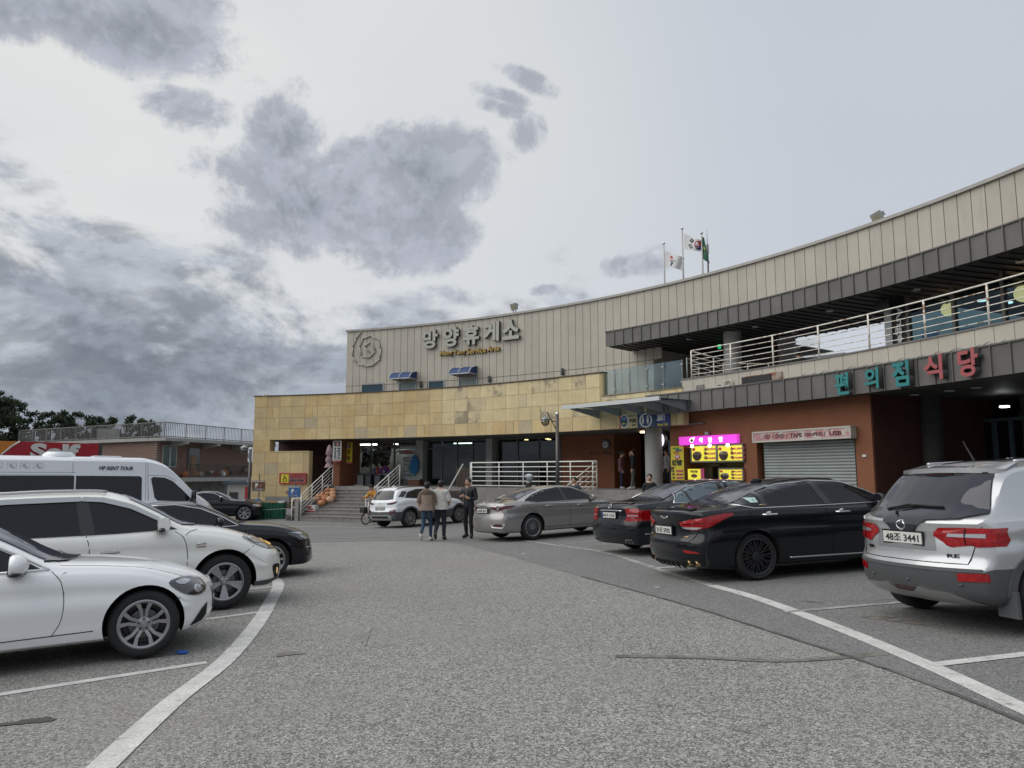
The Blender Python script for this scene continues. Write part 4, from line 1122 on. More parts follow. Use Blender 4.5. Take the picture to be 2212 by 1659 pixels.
def rim_y(ri, R, o):
    rim_base(ri, R, o)
    for k in range(5):
        t = 2 * PI * k / 5 + PI / 2
        for d in (-1, 1):
            wedge(ri, t + d * .33, .055, R * .62, .016, .015, o + .02, o + .006, .035, skew=-d * .14)
            wedge(ri, t + d * .19, R * .6, R - .01, .015, .021, o + .006, o - .002, .035, skew=d * .09)
    lugs(ri, o, 5, .05)
def rim_multi(nsp, w=.008, tw=.18, pair=0):
    def f(ri, R, o):
        rim_base(ri, R, o)
        for k in range(nsp):
            t = 2 * PI * k / nsp; wedge(ri, t, .05, R - .01, w * .9, w * 1.5, o + .018, o - .002, .03, skew=tw)
            if pair: wedge(ri, t + .02, R * .42, R - .01, w * .8, w * 1.1, o + .012, o - .002, .03, skew=-tw)
    return f
def rim_blocks(ri, R, o):
    rim_base(ri, R, o)
    for k in range(5):
        t = 2 * PI * k / 5 + .4
        for d in (-1, 1): wedge(ri, t + d * .12, .05, R - .01, .014, .018, o + .02, o - .002, .03, skew=d * .22); wedge(ri, t + d * .45, R * .55, R - .01, .012, .02, o + .01, o - .002, .03, skew=-d * .1)
P_white = carpaint('pearl_white_paint', (.84, .85, .855), rough=.3)
P_cream = carpaint('cream_white_paint', (.83, .83, .78), rough=.3)
P_vanw = carpaint('van_white_paint', (.74, .76, .79), rough=.35)
P_black = carpaint('black_paint', (.006, .007, .010), rough=.2, coat=.55, spec=.2)
P_black2 = carpaint('soft_black_paint', (.008, .009, .012), rough=.22, coat=.55, spec=.2)
P_silver = carpaint('titanium_silver_paint', (.33, .32, .31), .55, .32)
P_qm = carpaint('bright_silver_paint', (.50, .51, .52), .55, .3)
TAIL = [(.2, .10), (.32, .03), (.5, 0), (.62, .01), (.75, .05), (.95, .07), (1.05, .09)]
NOSE = [(.18, .12), (.3, .02), (.45, 0), (.58, .015), (.72, .08), (.85, .16), (1.0, .2)]
def outline(c, kind, poly, r, m, name='chrome_trim', both=False, sm=0, closed=True, off=.004):
    pts = list(poly) + ([poly[0]] if closed else [])
    return c.line(name, kind, pts, r, m, off, both, sm)

# --- white saloon, front left
c = Car('parked_car', 'white saloon car nearest the camera, cut by the left edge', 'car',
    dict(L=4.60, W=1.81, xr=1.05, xf=3.88, rw=.325, ra=.368, zs=.2, zc=.4, shoulder=.045, tumble=.46,
         top=[(0, .93), (.08, .98), (.5, 1.03), (.9, 1.06), (1.6, 1.35), (2.0, 1.43), (2.3, 1.41), (2.65, 1.25), (3.0, 1.05), (3.14, .99), (3.5, .955), (3.95, .90), (4.3, .815), (4.5, .725), (4.60, .64)],
         belt=[(0, .88), (1, .93), (2.4, .90), (3.1, .88), (3.8, .83), (4.3, .73), (4.6, .58)], tail=TAIL, nose=NOSE, nose_c=.38, steer=math.radians(-3)), P_white, tuple(WG(310, 1427))[:2], 28, (3.88, -.905))
c.patch('side_window', 'side', [(1.0, 1.02), (1.3, 1.19), (1.7, 1.31), (2.1, 1.325), (2.45, 1.225), (2.75, 1.07), (2.98, .93), (2.7, .925), (2.0, .925), (1.2, .95)], M_autoglass, both=True)
outline(c, 'side', [(1.0, 1.02), (1.3, 1.20), (1.7, 1.32), (2.1, 1.335), (2.46, 1.235), (2.77, 1.08), (3.04, .925)], .010, M_chrome, both=True, closed=False)
outline(c, 'side', [(1.0, 1.0), (1.2, .94), (2.2, .918), (3.06, .918)], .012, M_chrome, both=True, closed=False)
c.patch('windscreen', 'top', [(3.04, -.66), (3.13, -.3), (3.15, 0), (3.13, .3), (3.04, .66), (2.40, .54), (2.36, 0), (2.40, -.54)], M_autoglass2, off=.012, g=.04)
c.patch('windscreen_cowl', 'top', [(3.0, -.72), (3.19, -.52), (3.27, -.25), (3.29, 0), (3.27, .25), (3.19, .52), (3.0, .72), (3.10, .3), (3.12, 0), (3.10, -.3)], M_gblack, off=.016)
c.patch('rear_window', 'top', [(.95, -.6), (.95, .6), (1.5, .52), (1.5, -.52)], M_autoglass)
c.patch('headlight', 'side', [(4.09, .70), (4.2, .735), (4.33, .72), (4.43, .675), (4.47, .59), (4.42, .545), (4.32, .55), (4.2, .60)], M_lampin, both=True, smooth_poly=3, g=.03, off=.006, dome=.004)
c.patch('headlight_lens_strip', 'side', [(4.15, .705), (4.23, .71), (4.30, .69), (4.25, .665), (4.18, .675)], M_clearl, both=True, smooth_poly=3, g=.03, off=.014)
c.patch('headlight_reflector', 'side', [(4.34, .64), (4.39, .63), (4.42, .59), (4.37, .57), (4.33, .595)], M_clearl, both=True, smooth_poly=3, g=.03, off=.014)
c.patch('bumper_vent', 'side', [(4.30, .25), (4.42, .40), (4.48, .44), (4.47, .32), (4.42, .27)], M_gap, both=True, g=.03)
c.patch('front_grille', 'front', [(-.42, .58), (.42, .58), (.36, .36), (-.36, .36)], M_gblack)
for pts in ([(3.08, .90), (3.16, .80), (3.19, .62), (3.17, .44), (3.10, .31)], [(4.05, .44), (4.2, .55)], [(3.2, .885), (3.17, .87)]): c.line('panel_gap', 'side', pts, .004, M_gap, -.001, both=True, sm=4)
c.line('panel_gap', 'side', [(1.95, .91), (1.98, .6), (1.95, .3)], .0045, M_gap, -.001, both=True)
c.line('bonnet_gap', 'top', [(3.14, -.74), (3.7, -.76), (4.1, -.70), (4.36, -.6)], .004, M_gap, -.001, both=True, sm=4)
c.line('sill_gap', 'side', [(3.44, .315), (2.5, .30), (1.5, .30)], .005, M_gap, 0, both=True)
c.mirror(2.80, .95, P_white, 1.25); c.handle(2.1, .83, P_white); c.handle(1.3, .85, P_white)
c.wheels(rim_y, .325, .225, .225, M_alloy)

# --- cream white suv behind it
c = Car('parked_car', 'cream white suv with chrome window visors between the white saloon and the black saloon', 'car',
    dict(L=4.66, W=1.89, xr=1.05, xf=3.75, rw=.368, ra=.43, zs=.26, zc=.48, shoulder=.04, tumble=.33, rail=.10,
         top=[(0, 1.25), (.1, 1.4), (.3, 1.6), (.7, 1.67), (1.6, 1.70), (2.15, 1.685), (2.5, 1.61), (2.9, 1.41), (3.26, 1.20), (3.42, 1.15), (3.75, 1.10), (4.1, 1.01), (4.4, .90), (4.58, .80), (4.66, .7)],
         belt=[(0, 1.1), (1, 1.1), (2.2, 1.08), (3.1, 1.06), (3.7, .99), (4.2, .87), (4.66, .66)], tail=TAIL, nose=[(.2, .16), (.34, .02), (.5, 0), (.65, .02), (.8, .09), (.95, .17), (1.1, .22)], nose_c=.40), P_cream, tuple(WG(485, 1319))[:2], 30, (3.75, -.945))
c.patch('side_window', 'side', [(.35, 1.12), (.55, 1.42), (.85, 1.52), (1.6, 1.55), (2.25, 1.52), (2.6, 1.40), (2.93, 1.22), (3.14, 1.115), (2.4, 1.10), (1.2, 1.11)], M_autoglass, both=True)
c.patch('window_pillar', 'side', [(2.02, 1.107), (2.18, 1.104), (2.09, 1.53), (1.95, 1.54)], M_gblack, both=True, off=.014)
c.patch('window_pillar', 'side', [(.92, 1.12), (1.0, 1.12), (1.0, 1.52), (.92, 1.52)], M_gblack, both=True, off=.014)
c.patch('rear_pillar', 'side', [(.35, 1.12), (.62, 1.12), (.86, 1.5), (.7, 1.48), (.52, 1.4)], M_gblack, both=True, off=.014)
c.patch('window_visor', 'side', [(.66, 1.49), (.76, 1.56), (1.2, 1.585), (2.0, 1.585), (2.0, 1.525), (1.2, 1.52)], M_satin, both=True, off=.035, thick=.03)
c.patch('window_visor', 'side', [(2.03, 1.585), (2.27, 1.565), (2.6, 1.46), (2.93, 1.27), (2.9, 1.235), (2.57, 1.41), (2.25, 1.505), (2.03, 1.525)], M_satin, both=True, off=.035, thick=.03)
c.patch('windscreen', 'top', [(3.22, -.72), (3.33, -.35), (3.35, 0), (3.33, .35), (3.22, .72), (2.58, .58), (2.52, 0), (2.58, -.58)], M_autoglass2, off=.012, g=.04)
c.patch('windscreen_cowl', 'top', [(3.2, -.76), (3.38, -.55), (3.45, -.25), (3.46, 0), (3.45, .25), (3.38, .55), (3.2, .76), (3.3, .4), (3.33, 0), (3.3, -.4)], M_gblack, off=.016)
c.line('roof_rail', 'top', [(.6, -.56), (1.2, -.585), (1.9, -.575), (2.3, -.55)], .022, M_satin, .03, both=True, sm=3)
c.patch('sunroof', 'top', [(1.3, -.4), (1.3, .4), (2.2, .38), (2.2, -.38)], M_autoglass)
c.patch('headlight', 'side', [(4.0, .955), (4.2, .965), (4.4, .91), (4.54, .79), (4.55, .735), (4.35, .76), (4.18, .83), (4.06, .90)], M_lampin, both=True, smooth_poly=3, g=.04, off=.006, dome=.004)
c.patch('headlight_lens_strip', 'side', [(4.07, .93), (4.22, .935), (4.34, .88), (4.25, .84), (4.15, .87)], M_clearl, both=True, smooth_poly=3, g=.04, off=.014)
c.patch('indicator', 'side', [(4.36, .885), (4.42, .86), (4.48, .80), (4.43, .79), (4.37, .83)], M_amber, both=True, smooth_poly=3, g=.04, off=.015)
c.patch('fog_light_housing', 'side', [(4.42, .52), (4.52, .53), (4.57, .5), (4.54, .38), (4.48, .33), (4.44, .4)], M_gap, both=True, smooth_poly=3, g=.04)
c.patch('fog_light', 'side', [(4.49, .48), (4.52, .46), (4.51, .39), (4.485, .41)], M_amber, both=True, smooth_poly=3, g=.04, off=.012)
c.patch('lower_bumper', 'side', [(4.15, .27), (4.15, .33), (4.45, .34), (4.6, .36), (4.6, .26)], M_plastic, both=True)
for pts in ([(3.12, 1.085), (3.22, 1.0), (3.27, .8), (3.26, .5)], [(3.98, .72), (4.18, .84)], [(3.40, 1.10), (3.30, 1.07), (3.25, 1.03)]): c.line('panel_gap', 'side', pts, .005, M_gap, -.001, both=True, sm=4)
c.line('panel_gap', 'side', [(2.08, 1.09), (2.12, .9), (2.11, .4)], .005, M_gap, -.001, both=True, sm=3)
c.line('badge', 'side', [(3.38, .905), (3.5, .905)], .011, M_satin, .004); c.line('badge', 'side', [(3.38, .865), (3.5, .865)], .006, M_redb, .004)
c.mirror(2.94, 1.16, P_cream, 1.3, style=1); c.handle(2.33, .87, M_satin, .25); c.handle(1.2, .9, M_satin, .25)
c.wheels(rim_five_double, .368, .245, .24, M_alloy)

# --- black saloon behind the suv
c = Car('parked_car', 'black saloon with silver window line in front of the white tour van', 'car',
    dict(L=4.9, W=1.86, xr=1.08, xf=3.95, rw=.335, ra=.382, zs=.2, zc=.42, tumble=.46, shoulder=.05,
         top=[(0, .98), (.08, 1.03), (.5, 1.08), (.9, 1.1), (1.7, 1.38), (2.2, 1.46), (2.6, 1.45), (3.0, 1.31), (3.4, 1.09), (3.52, 1.04), (4.0, .99), (4.4, .92), (4.7, .83), (4.84, .76), (4.9, .68)],
         belt=[(0, .93), (1, .97), (2.5, .95), (3.5, .93), (4.1, .87), (4.6, .77), (4.9, .64)], tail=TAIL, nose=[(.18, .07), (.28, -.01), (.4, 0), (.55, .03), (.62, .04), (.75, .07), (.9, .15), (1.0, .2)], nose_c=.42), P_black, tuple(WG(588, 1252))[:2], 33, (3.95, -.93))
c.patch('side_window', 'side', [(.95, 1.06), (1.35, 1.26), (1.85, 1.375), (2.35, 1.385), (2.75, 1.30), (3.1, 1.13), (3.32, 1.0), (3.0, .985), (1.2, .99)], M_autoglass, both=True)
outline(c, 'side', [(.95, 1.06), (1.35, 1.27), (1.85, 1.385), (2.35, 1.395), (2.76, 1.31), (3.12, 1.14), (3.38, .98)], .012, M_chrome, both=True, closed=False)
outline(c, 'side', [(.95, 1.05), (1.2, .985), (3.0, .98), (3.38, .98)], .009, M_chrome, both=True, closed=False)
c.patch('windscreen', 'top', [(3.40, -.70), (3.5, -.3), (3.52, 0), (3.5, .3), (3.40, .70), (2.72, .56), (2.68, 0), (2.72, -.56)], M_autoglass, off=.012, g=.04)
c.patch('windscreen_cowl', 'top', [(3.40, -.74), (3.55, -.52), (3.62, -.25), (3.63, 0), (3.62, .25), (3.55, .52), (3.40, .74), (3.48, .3), (3.5, 0), (3.48, -.3)], M_gap, off=.01)
c.patch('headlight', 'side', [(4.22, .80), (4.5, .79), (4.66, .73), (4.72, .64), (4.6, .62), (4.4, .70)], M_lampin, both=True, smooth_poly=2, g=.04, off=.006)
c.patch('headlight_lens_strip', 'side', [(4.27, .795), (4.5, .785), (4.62, .755), (4.5, .75)], M_clearl, both=True, g=.04, off=.013)
c.patch('headlight_reflector', 'side', [(4.45, .735), (4.6, .70), (4.66, .66), (4.58, .65)], M_clearl, both=True, g=.04, off=.013)
c.line('bumper_chrome', 'side', [(4.62, .50), (4.8, .505)], .012, M_satin, .003, both=True)
c.mirror(3.02, 1.03, P_black); c.handle(2.3, .87, M_chrome)
c.line('panel_gap', 'side', [(3.45, .96), (3.5, .8), (3.47, .35)], .005, M_gap, -.001, both=True, sm=4)
c.wheels(rim_multi(10, .016, .0), .335, .235, .23, M_alloy)

# --- white high-roof tour van
c = Car('tour_van', 'white high roof van with dark windows lettered VIP RENT TOUR', 'van',
    dict(L=6.95, W=1.99, xr=1.2, xf=5.9, rw=.345, ra=.40, zs=.3, zc=.5, tumble=.13, shoulder=.03, rail=.14,
         top=[(0, 2.41), (.1, 2.48), (1, 2.52), (4.75, 2.51), (5.05, 2.46), (5.35, 2.34), (5.7, 2.04), (6.1, 1.65), (6.3, 1.50), (6.55, 1.36), (6.8, 1.18), (6.95, .98)],
         belt=[(0, 1.25), (5.3, 1.25), (5.8, 1.22), (6.2, 1.16), (6.6, 1.0), (6.95, .8)], tail=[(.3, .1), (.5, 0), (1, 0), (2.5, .12)], nose=[(.25, .1), (.45, 0), (.7, .02), (.9, .06), (1.1, .1), (1.4, .12)], nose_c=.26), P_vanw, (-9.35, 21.6), 40, (5.9, -.995))
c.patch('side_window', 'side', [(.3, 1.30), (.3, 1.98), (1.1, 1.98), (1.1, 1.30)], M_autoglass, g=.12, both=True)
c.patch('side_window', 'side', [(1.14, 1.30), (1.14, 1.98), (3.02, 1.98), (3.02, 1.30)], M_autoglass, g=.12, both=True)
c.patch('side_window', 'side', [(3.06, 1.30), (3.06, 1.98), (4.62, 1.97), (4.68, 1.93), (4.68, 1.30)], M_autoglass, g=.12, both=True)
c.patch('front_door_window', 'side', [(5.02, 1.36), (4.92, 1.90), (4.98, 1.95), (5.28, 1.93), (5.5, 1.83), (5.8, 1.55), (6.0, 1.33), (5.9, 1.25), (5.1, 1.29)], M_autoglass, g=.1, both=True, smooth_poly=0)
c.patch('quarter_window', 'side', [(5.93, 1.25), (6.02, 1.33), (6.2, 1.20), (6.22, 1.15), (6.0, 1.2)], M_autoglass, g=.1, both=True)
c.patch('windscreen', 'top', [(6.22, -.74), (6.32, 0), (6.22, .74), (5.42, .72), (5.36, 0), (5.42, -.72)], M_autoglass, g=.1)
c.patch('headlight', 'side', [(6.48, .95), (6.5, 1.12), (6.62, 1.13), (6.78, 1.02), (6.80, .80), (6.7, .74), (6.58, .82)], M_clearl, both=True, smooth_poly=2, g=.05, off=.006)
c.patch('headlight_reflector', 'side', [(6.55, .95), (6.57, 1.05), (6.68, 1.0), (6.7, .88), (6.62, .86)], M_lampin, both=True, smooth_poly=2, g=.05, off=.014)
for pts in ([(2.98, 2.05), (2.98, 2.41), (4.83, 2.41), (4.85, 1.3)], [(0.1, 2.07), (3.04, 2.07)], [(4.86, 1.3), (4.83, 2.0), (5.3, 1.99), (5.58, 1.85)], [(0.1, 2.0), (2.98, 2.0)], [(4.78, 2.41), (4.78, 1.3)]):
    c.line('panel_gap', 'side', pts, .006, mat('van_gap', (.25, .26, .28), .7), 0, both=False)
vt = MB()
loc, nor, out = c.hit(-90, 3.9 - c.L / 2, 2.13)
T = Matrix(((1, 0, 0, 4.02), (0, -nor.z * 0 - 0, -1, loc.y - .006), (0, 1, 0, 2.19), (0, 0, 0, 1)))
_t = textmesh('van_lettering', 'VIP RENT TOUR', T, .84, .10, mat('van_ink', (.03, .03, .035), .5), None, .012, bold=.02, shear=.28); _t.parent = c.root
for k in range(6):
    x = .62 + k * .29; mb = MB(); loc, nor, out = c.hit(-90, x + .12 - c.L / 2, 2.18)
    for (dx, dz, w, h) in ((0, .09, .2, .008), (0, -.09, .2, .008), (-.1, 0, .008, .17), (.1, 0, .008, .17), (-.02, .02, .05, .07), (.03, -.03, .06, .05)): mb.box((x + .12 + dx, loc.y - .004, 2.22 + dz), (w, .006, h))
    c.obj(mb, 'pictogram', mat('faded_print', (.45, .46, .48), .6), smooth=False)
rp = MB(); rp.lathe([(.001, .14), (.25, .13), (.32, .06), (.34, 0)], Matrix.Translation((2.75, 0, 2.50)) @ Matrix.Diagonal((1.2, 1.2, 1, 1)), 24); c.obj(rp, 'roof_vent', P_vanw)
rp = MB(); rp.box((3.9, 0, 2.515), (.7, .6, .05)); o = c.obj(rp, 'roof_hatch', P_vanw, smooth=False); bevel(o, .02)
mr = MB(); mr.box((6.02, -1.12, 1.38), (.10, .2, .34)); o = c.obj(mr, 'mirror', M_gblack, smooth=False); bevel(o, .03)
mr = MB(); mr.box((6.0, -1.16, 1.28), (.09, .13, .10)); o = c.obj(mr, 'mirror_glass', M_chrome, smooth=False)
c.wheels(rim_multi(6, .03, 0), .345, .21, .22, M_alloyd)

# --- black coupe far left
c = Car('parked_car', 'black coupe parked far left in front of the blue and green bins', 'car',
    dict(L=4.63, W=1.86, xr=1.0, xf=3.82, rw=.345, ra=.39, zs=.2, zc=.42, tumble=.5, shoulder=.05,
         top=[(0, .96), (.1, 1.0), (.6, 1.06), (1.4, 1.3), (2.0, 1.385), (2.4, 1.36), (2.9, 1.16), (3.2, 1.0), (3.8, .95), (4.2, .87), (4.5, .76), (4.63, .64)],
         belt=[(0, .9), (1, .98), (2.3, .92), (3.2, .89), (4.0, .82), (4.63, .6)], tail=TAIL, nose=NOSE, nose_c=.4), P_black, tuple(WG(527, 1125.5))[:2], 14, (3.82, -.93))
c.patch('side_window', 'side', [(1.0, 1.06), (1.5, 1.24), (2.0, 1.30), (2.4, 1.26), (2.8, 1.09), (3.0, .97), (1.3, .99)], M_autoglass, both=True)
outline(c, 'side', [(1.0, 1.06), (1.5, 1.25), (2.0, 1.31), (2.4, 1.27), (2.8, 1.10), (3.02, .97)], .012, M_chrome, closed=False)
c.patch('windscreen', 'top', [(3.1, -.66), (3.2, 0), (3.1, .66), (2.5, .54), (2.45, 0), (2.5, -.54)], M_autoglass, off=.012, g=.04)
c.patch('headlight', 'side', [(4.15, .76), (4.35, .75), (4.5, .66), (4.4, .62), (4.2, .68)], M_clearl, both=True, g=.05, off=.006)
c.mirror(2.75, 1.0, P_black); c.line('mirror_chrome', 'side', [(2.7, 1.03), (2.85, 1.03)], .02, M_chrome, .16)
c.wheels(rim_multi(7, .02, .05, 1), .345, .25, .23, M_alloy)

# --- white compact suv in the middle
c = Car('parked_car', 'white compact suv with black lower cladding parked at the foot of the steps', 'car',
    dict(L=4.2, W=1.80, xr=.82, xf=3.42, rw=.34, ra=.385, zs=.26, zc=.60, clad=M_plastic, tumble=.40, shoulder=.05, rail=.09,
         top=[(0, 1.0), (.05, 1.08), (.14, 1.22), (.34, 1.44), (.5, 1.50), (1.0, 1.55), (1.6, 1.56), (2.1, 1.50), (2.55, 1.28), (2.85, 1.10), (3.3, 1.04), (3.8, .94), (4.1, .8), (4.2, .7)],
         belt=[(0, .97), (.6, 1.05), (1.6, 1.0), (2.8, .96), (3.5, .9), (4.2, .66)], tail=[(.26, .12), (.4, .02), (.52, 0), (.65, .03), (.75, .06), (.95, .07), (1.1, .09), (1.5, .1)], nose=NOSE), carpaint('bright_white_paint', (.76, .78, .80), rough=.3), tuple(WG(888, 1139.5))[:2], 48, (.82, -.90))
c.patch('side_window', 'side', [(.62, 1.12), (.85, 1.33), (1.3, 1.43), (1.7, 1.44), (2.05, 1.38), (2.35, 1.24), (2.6, 1.05), (1.4, 1.06)], M_autoglass, both=True)
c.patch('rear_window', 'rear', [(-.62, 1.08), (-.5, 1.39), (.5, 1.39), (.62, 1.08), (.3, 1.06), (-.3, 1.06)], M_autoglass, g=.04, off=.018)
c.patch('rear_spoiler', 'top', [(.37, -.50), (.34, 0), (.37, .50), (.52, .52), (.52, -.52)], c.paint, off=.03, thick=.05)
c.patch('quarter_panel_glass', 'side', [(.36, 1.16), (.58, 1.14), (.82, 1.34), (.6, 1.38)], M_gblack, both=True)
c.patch('tail_light', 'rear', [(-.40, .93), (-.80, 1.0), (-.80, .93), (-.62, .885), (-.42, .885)], M_redd, off=.008, dome=.005, g=.05)
c.patch('tail_light', 'rear', [(.40, .93), (.80, 1.0), (.80, .93), (.62, .885), (.42, .885)], M_redd, off=.008, dome=.005, g=.05)
c.patch('bumper_light', 'rear', [(-.52, .56), (-.55, .66), (-.80, .71), (-.80, .57)], M_redd, off=.012, g=.05); c.patch('bumper_light', 'rear', [(.52, .56), (.55, .66), (.80, .71), (.80, .57)], M_redd, off=.012, g=.05)
c.patch('skid_plate', 'rear', [(-.6, .30), (-.66, .44), (-.5, .50), (.5, .50), (.66, .44), (.6, .30)], M_satin, off=.012)
c.patch('skid_inset', 'rear', [(-.48, .38), (-.48, .45), (.48, .45), (.48, .38)], M_gap, off=.02)
c.plate('88마 4018', 0, .74, x_off=.02); c.line('badge', 'rear', [(-.05, .93), (0, .95), (.05, .93), (0, .91), (-.05, .93)], .01, M_chrome, .01)
c.patch('wheel_trim', 'side', [(.82 + .47 * math.cos(t), .35 + .45 * math.sin(t)) for t in [PI * k / 14 for k in range(15)]] + [(.82 + .388 * math.cos(t), .35 + .388 * math.sin(t)) for t in [PI - PI * k / 14 for k in range(15)]], M_plastic, off=.012, both=True)
c.patch('wheel_trim', 'side', [(3.42 + .47 * math.cos(t), .35 + .45 * math.sin(t)) for t in [PI * k / 14 for k in range(15)]] + [(3.42 + .388 * math.cos(t), .35 + .388 * math.sin(t)) for t in [PI - PI * k / 14 for k in range(15)]], M_plastic, off=.012, both=True)
c.line('roof_rail', 'top', [(.5, -.52), (1.2, -.55), (2.0, -.54)], .02, M_gblack, .03, both=True, sm=3)
c.line('panel_gap', 'side', [(1.5, 1.04), (1.5, .4)], .005, M_gap, -.001); c.mirror(2.45, 1.06, c.paint)
an = MB(); an.ball((.75, 0, 1.55), .06, 10, 6, (1.4, .4, .8)); c.obj(an, 'roof_antenna', c.paint)
c.wheels(rim_blocks, .34, .23, .22, M_alloy)

# --- silver saloon
c = Car('parked_car', 'silver grey saloon with dark windows to the right of the standing man', 'car',
    dict(L=4.975, W=1.865, xr=1.07, xf=3.94, rw=.338, ra=.385, zs=.22, zc=.42, tumble=.47, shoulder=.05,
         top=[(0, .99), (.05, 1.03), (.2, 1.045), (.5, 1.06), (.75, 1.1), (1.2, 1.27), (1.6, 1.385), (2.1, 1.445), (2.6, 1.435), (3.05, 1.29), (3.5, 1.06), (3.7, 1.0), (4.2, .95), (4.6, .87), (4.85, .78), (4.975, .68)],
         belt=[(0, .95), (1, .99), (2.5, .95), (3.6, .92), (4.2, .87), (4.975, .62)], tail=TAIL, tail_c=.24, nose=NOSE), P_silver, tuple(WG(1154, 1167.5))[:2], 32, (1.07, -.9325))
W_ = [(.86, 1.04), (1.2, 1.2), (1.6, 1.315), (2.1, 1.37), (2.55, 1.345), (2.95, 1.2), (3.3, 1.01), (1.25, .995)]
c.patch('side_window', 'side', W_, M_autoglass, both=True)
c.patch('window_pillar', 'side', [(2.18, 1.0), (2.3, 1.0), (2.2, 1.37), (2.1, 1.37)], M_gblack, off=.014, both=True)
outline(c, 'side', [(.84, 1.04), (1.2, 1.21), (1.6, 1.325), (2.1, 1.38), (2.56, 1.355), (2.96, 1.21), (3.34, 1.0), (1.25, .985)], .01, M_chrome, both=True)
c.patch('rear_window', 'top', [(.74, -.56), (.68, 0), (.74, .56), (1.5, .50), (1.55, 0), (1.5, -.50)], M_autoglass2, off=.014, g=.04)
c.patch('windscreen', 'top', [(3.5, -.66), (3.62, 0), (3.5, .66), (2.75, .54), (2.7, 0), (2.75, -.54)], M_autoglass, off=.012, g=.04)
c.patch('boot_lip', 'top', [(.22, -.58), (.12, 0), (.22, .58), (.34, .54), (.28, 0), (.34, -.54)], P_silver, off=.028, thick=.04)
for sg in (1, -1):
    c.patch('tail_light', 'rear', [(sg * .34, .905), (sg * .8, .94), (sg * .87, .935), (sg * .80, .85), (sg * .62, .80), (sg * .56, .83), (sg * .36, .875)], M_redd, off=.008, dome=.004, g=.05)
    c.patch('reversing_light', 'rear', [(sg * .60, .82), (sg * .63, .90), (sg * .67, .90), (sg * .66, .83)], M_clearl, off=.016, g=.05)
c.patch('tail_light', 'side', [(.12, .93), (.48, .945), (.56, .93), (.4, .875), (.14, .85)], M_redd, off=.008, both=True)
c.line('boot_chrome', 'rear', [(-.62, .925), (0, .935), (.62, .925)], .012, M_chrome, .012); c.plate('164호 8521', 0, .82)
c.patch('boot_recess', 'rear', [(-.36, .74), (-.4, .89), (.4, .89), (.36, .74)], mat('boot_shadow_paint', (.1, .1, .1), .4, .3), off=.002)
c.patch('bumper_reflector', 'rear', [(-.5, .42), (-.78, .40), (-.78, .465), (-.6, .47)], M_redd, off=.01); c.line('bumper_chrome', 'rear', [(-.42, .43), (-.5, .375), (-.8, .365), (-.84, .42), (-.84, .47)], .013, M_chrome, .008)
c.patch('bumper_reflector', 'rear', [(.5, .42), (.78, .40), (.78, .465), (.6, .47)], M_redd, off=.01)
for pts in ([(.84, 1.03), (.98, .85), (1.2, .74), (1.35, .55), (1.42, .42), (1.44, .33)], [(2.24, .985), (2.32, .8), (2.32, .32)], [(3.4, .97), (3.45, .8), (3.42, .35)], [(.12, .99), (.2, .8), (.24, .7), (.34, .62)]): c.line('panel_gap', 'side', pts, .005, M_gap, -.001, both=True, sm=4)
c.line('sill_gap', 'side', [(1.5, .33), (3.4, .33)], .006, M_gap, 0); c.mirror(3.1, 1.03, P_silver); c.handle(1.62, .89, P_silver, .24); c.handle(2.7, .87, P_silver, .24)
_r = c.line('badge', 'rear', [(.05 * math.cos(t) * 1.2, .99 + .035 * math.sin(t)) for t in [2 * PI * k / 12 for k in range(13)]], .006, M_chrome, .035)
c.wheels(rim_multi(20, .007, .22), .338, .235, .23, M_alloy)

# --- black limousine
c = Car('parked_car', 'black saloon with square red tail lights right of the silver saloon', 'car',
    dict(L=5.2, W=1.87, xr=1.15, xf=4.2, rw=.35, ra=.395, zs=.22, zc=.45, tumble=.44, shoulder=.05,
         top=[(0, .98), (.05, 1.04), (.25, 1.07), (.6, 1.09), (.95, 1.12), (1.4, 1.29), (1.85, 1.42), (2.4, 1.475), (3.0, 1.465), (3.5, 1.28), (3.95, 1.06), (4.4, .98), (4.9, .85), (5.2, .66)],
         belt=[(0, .96), (1, 1.0), (2.5, .97), (3.9, .94), (5.2, .62)], tail=TAIL, tail_c=.16, nose=NOSE), P_black2, (2.04, 15.75), 25, (0.0, 0))
c.patch('side_window', 'side', [(1.1, 1.04), (1.3, 1.2), (1.65, 1.32), (2.3, 1.40), (2.9, 1.385), (3.35, 1.22), (3.7, 1.02), (1.4, 1.01)], mat('car_glass_blue', (.07, .11, .13), .05, coat=.8, spec=.8), both=True)
c.patch('window_pillar', 'side', [(1.5, 1.01), (1.56, 1.01), (1.48, 1.26), (1.43, 1.24)], M_gblack, off=.014, both=True); c.patch('window_pillar', 'side', [(2.4, 1.01), (2.52, 1.01), (2.45, 1.4), (2.35, 1.4)], M_gblack, off=.014, both=True)
outline(c, 'side', [(1.06, 1.02), (1.28, 1.21), (1.64, 1.335), (2.3, 1.415), (2.9, 1.4), (3.36, 1.23), (3.72, 1.01), (1.4, 1.0)], .015, M_chrome, both=True)
c.patch('rear_window', 'top', [(.92, -.60), (.86, 0), (.92, .60), (1.78, .52), (1.82, 0), (1.78, -.52)], M_autoglass2, off=.014, g=.04)
for sg in (1, -1):
    c.patch('tail_light', 'rear', [(sg * .53, .70), (sg * .60, .87), (sg * .68, .945), (sg * .80, .95), (sg * .9, .90), (sg * .9, .70)], M_redb, off=.008, dome=.006, g=.05)
    for z, m in ((.85, M_redd), (.80, M_clearl), (.755, M_redd)): c.patch('light_strip', 'rear', [(sg * (.565 + (z - .7) * .25), z), (sg * .84, z), (sg * .84, z + .016), (sg * (.57 + (z - .7) * .25), z + .016)], m, off=.017, thick=.006)
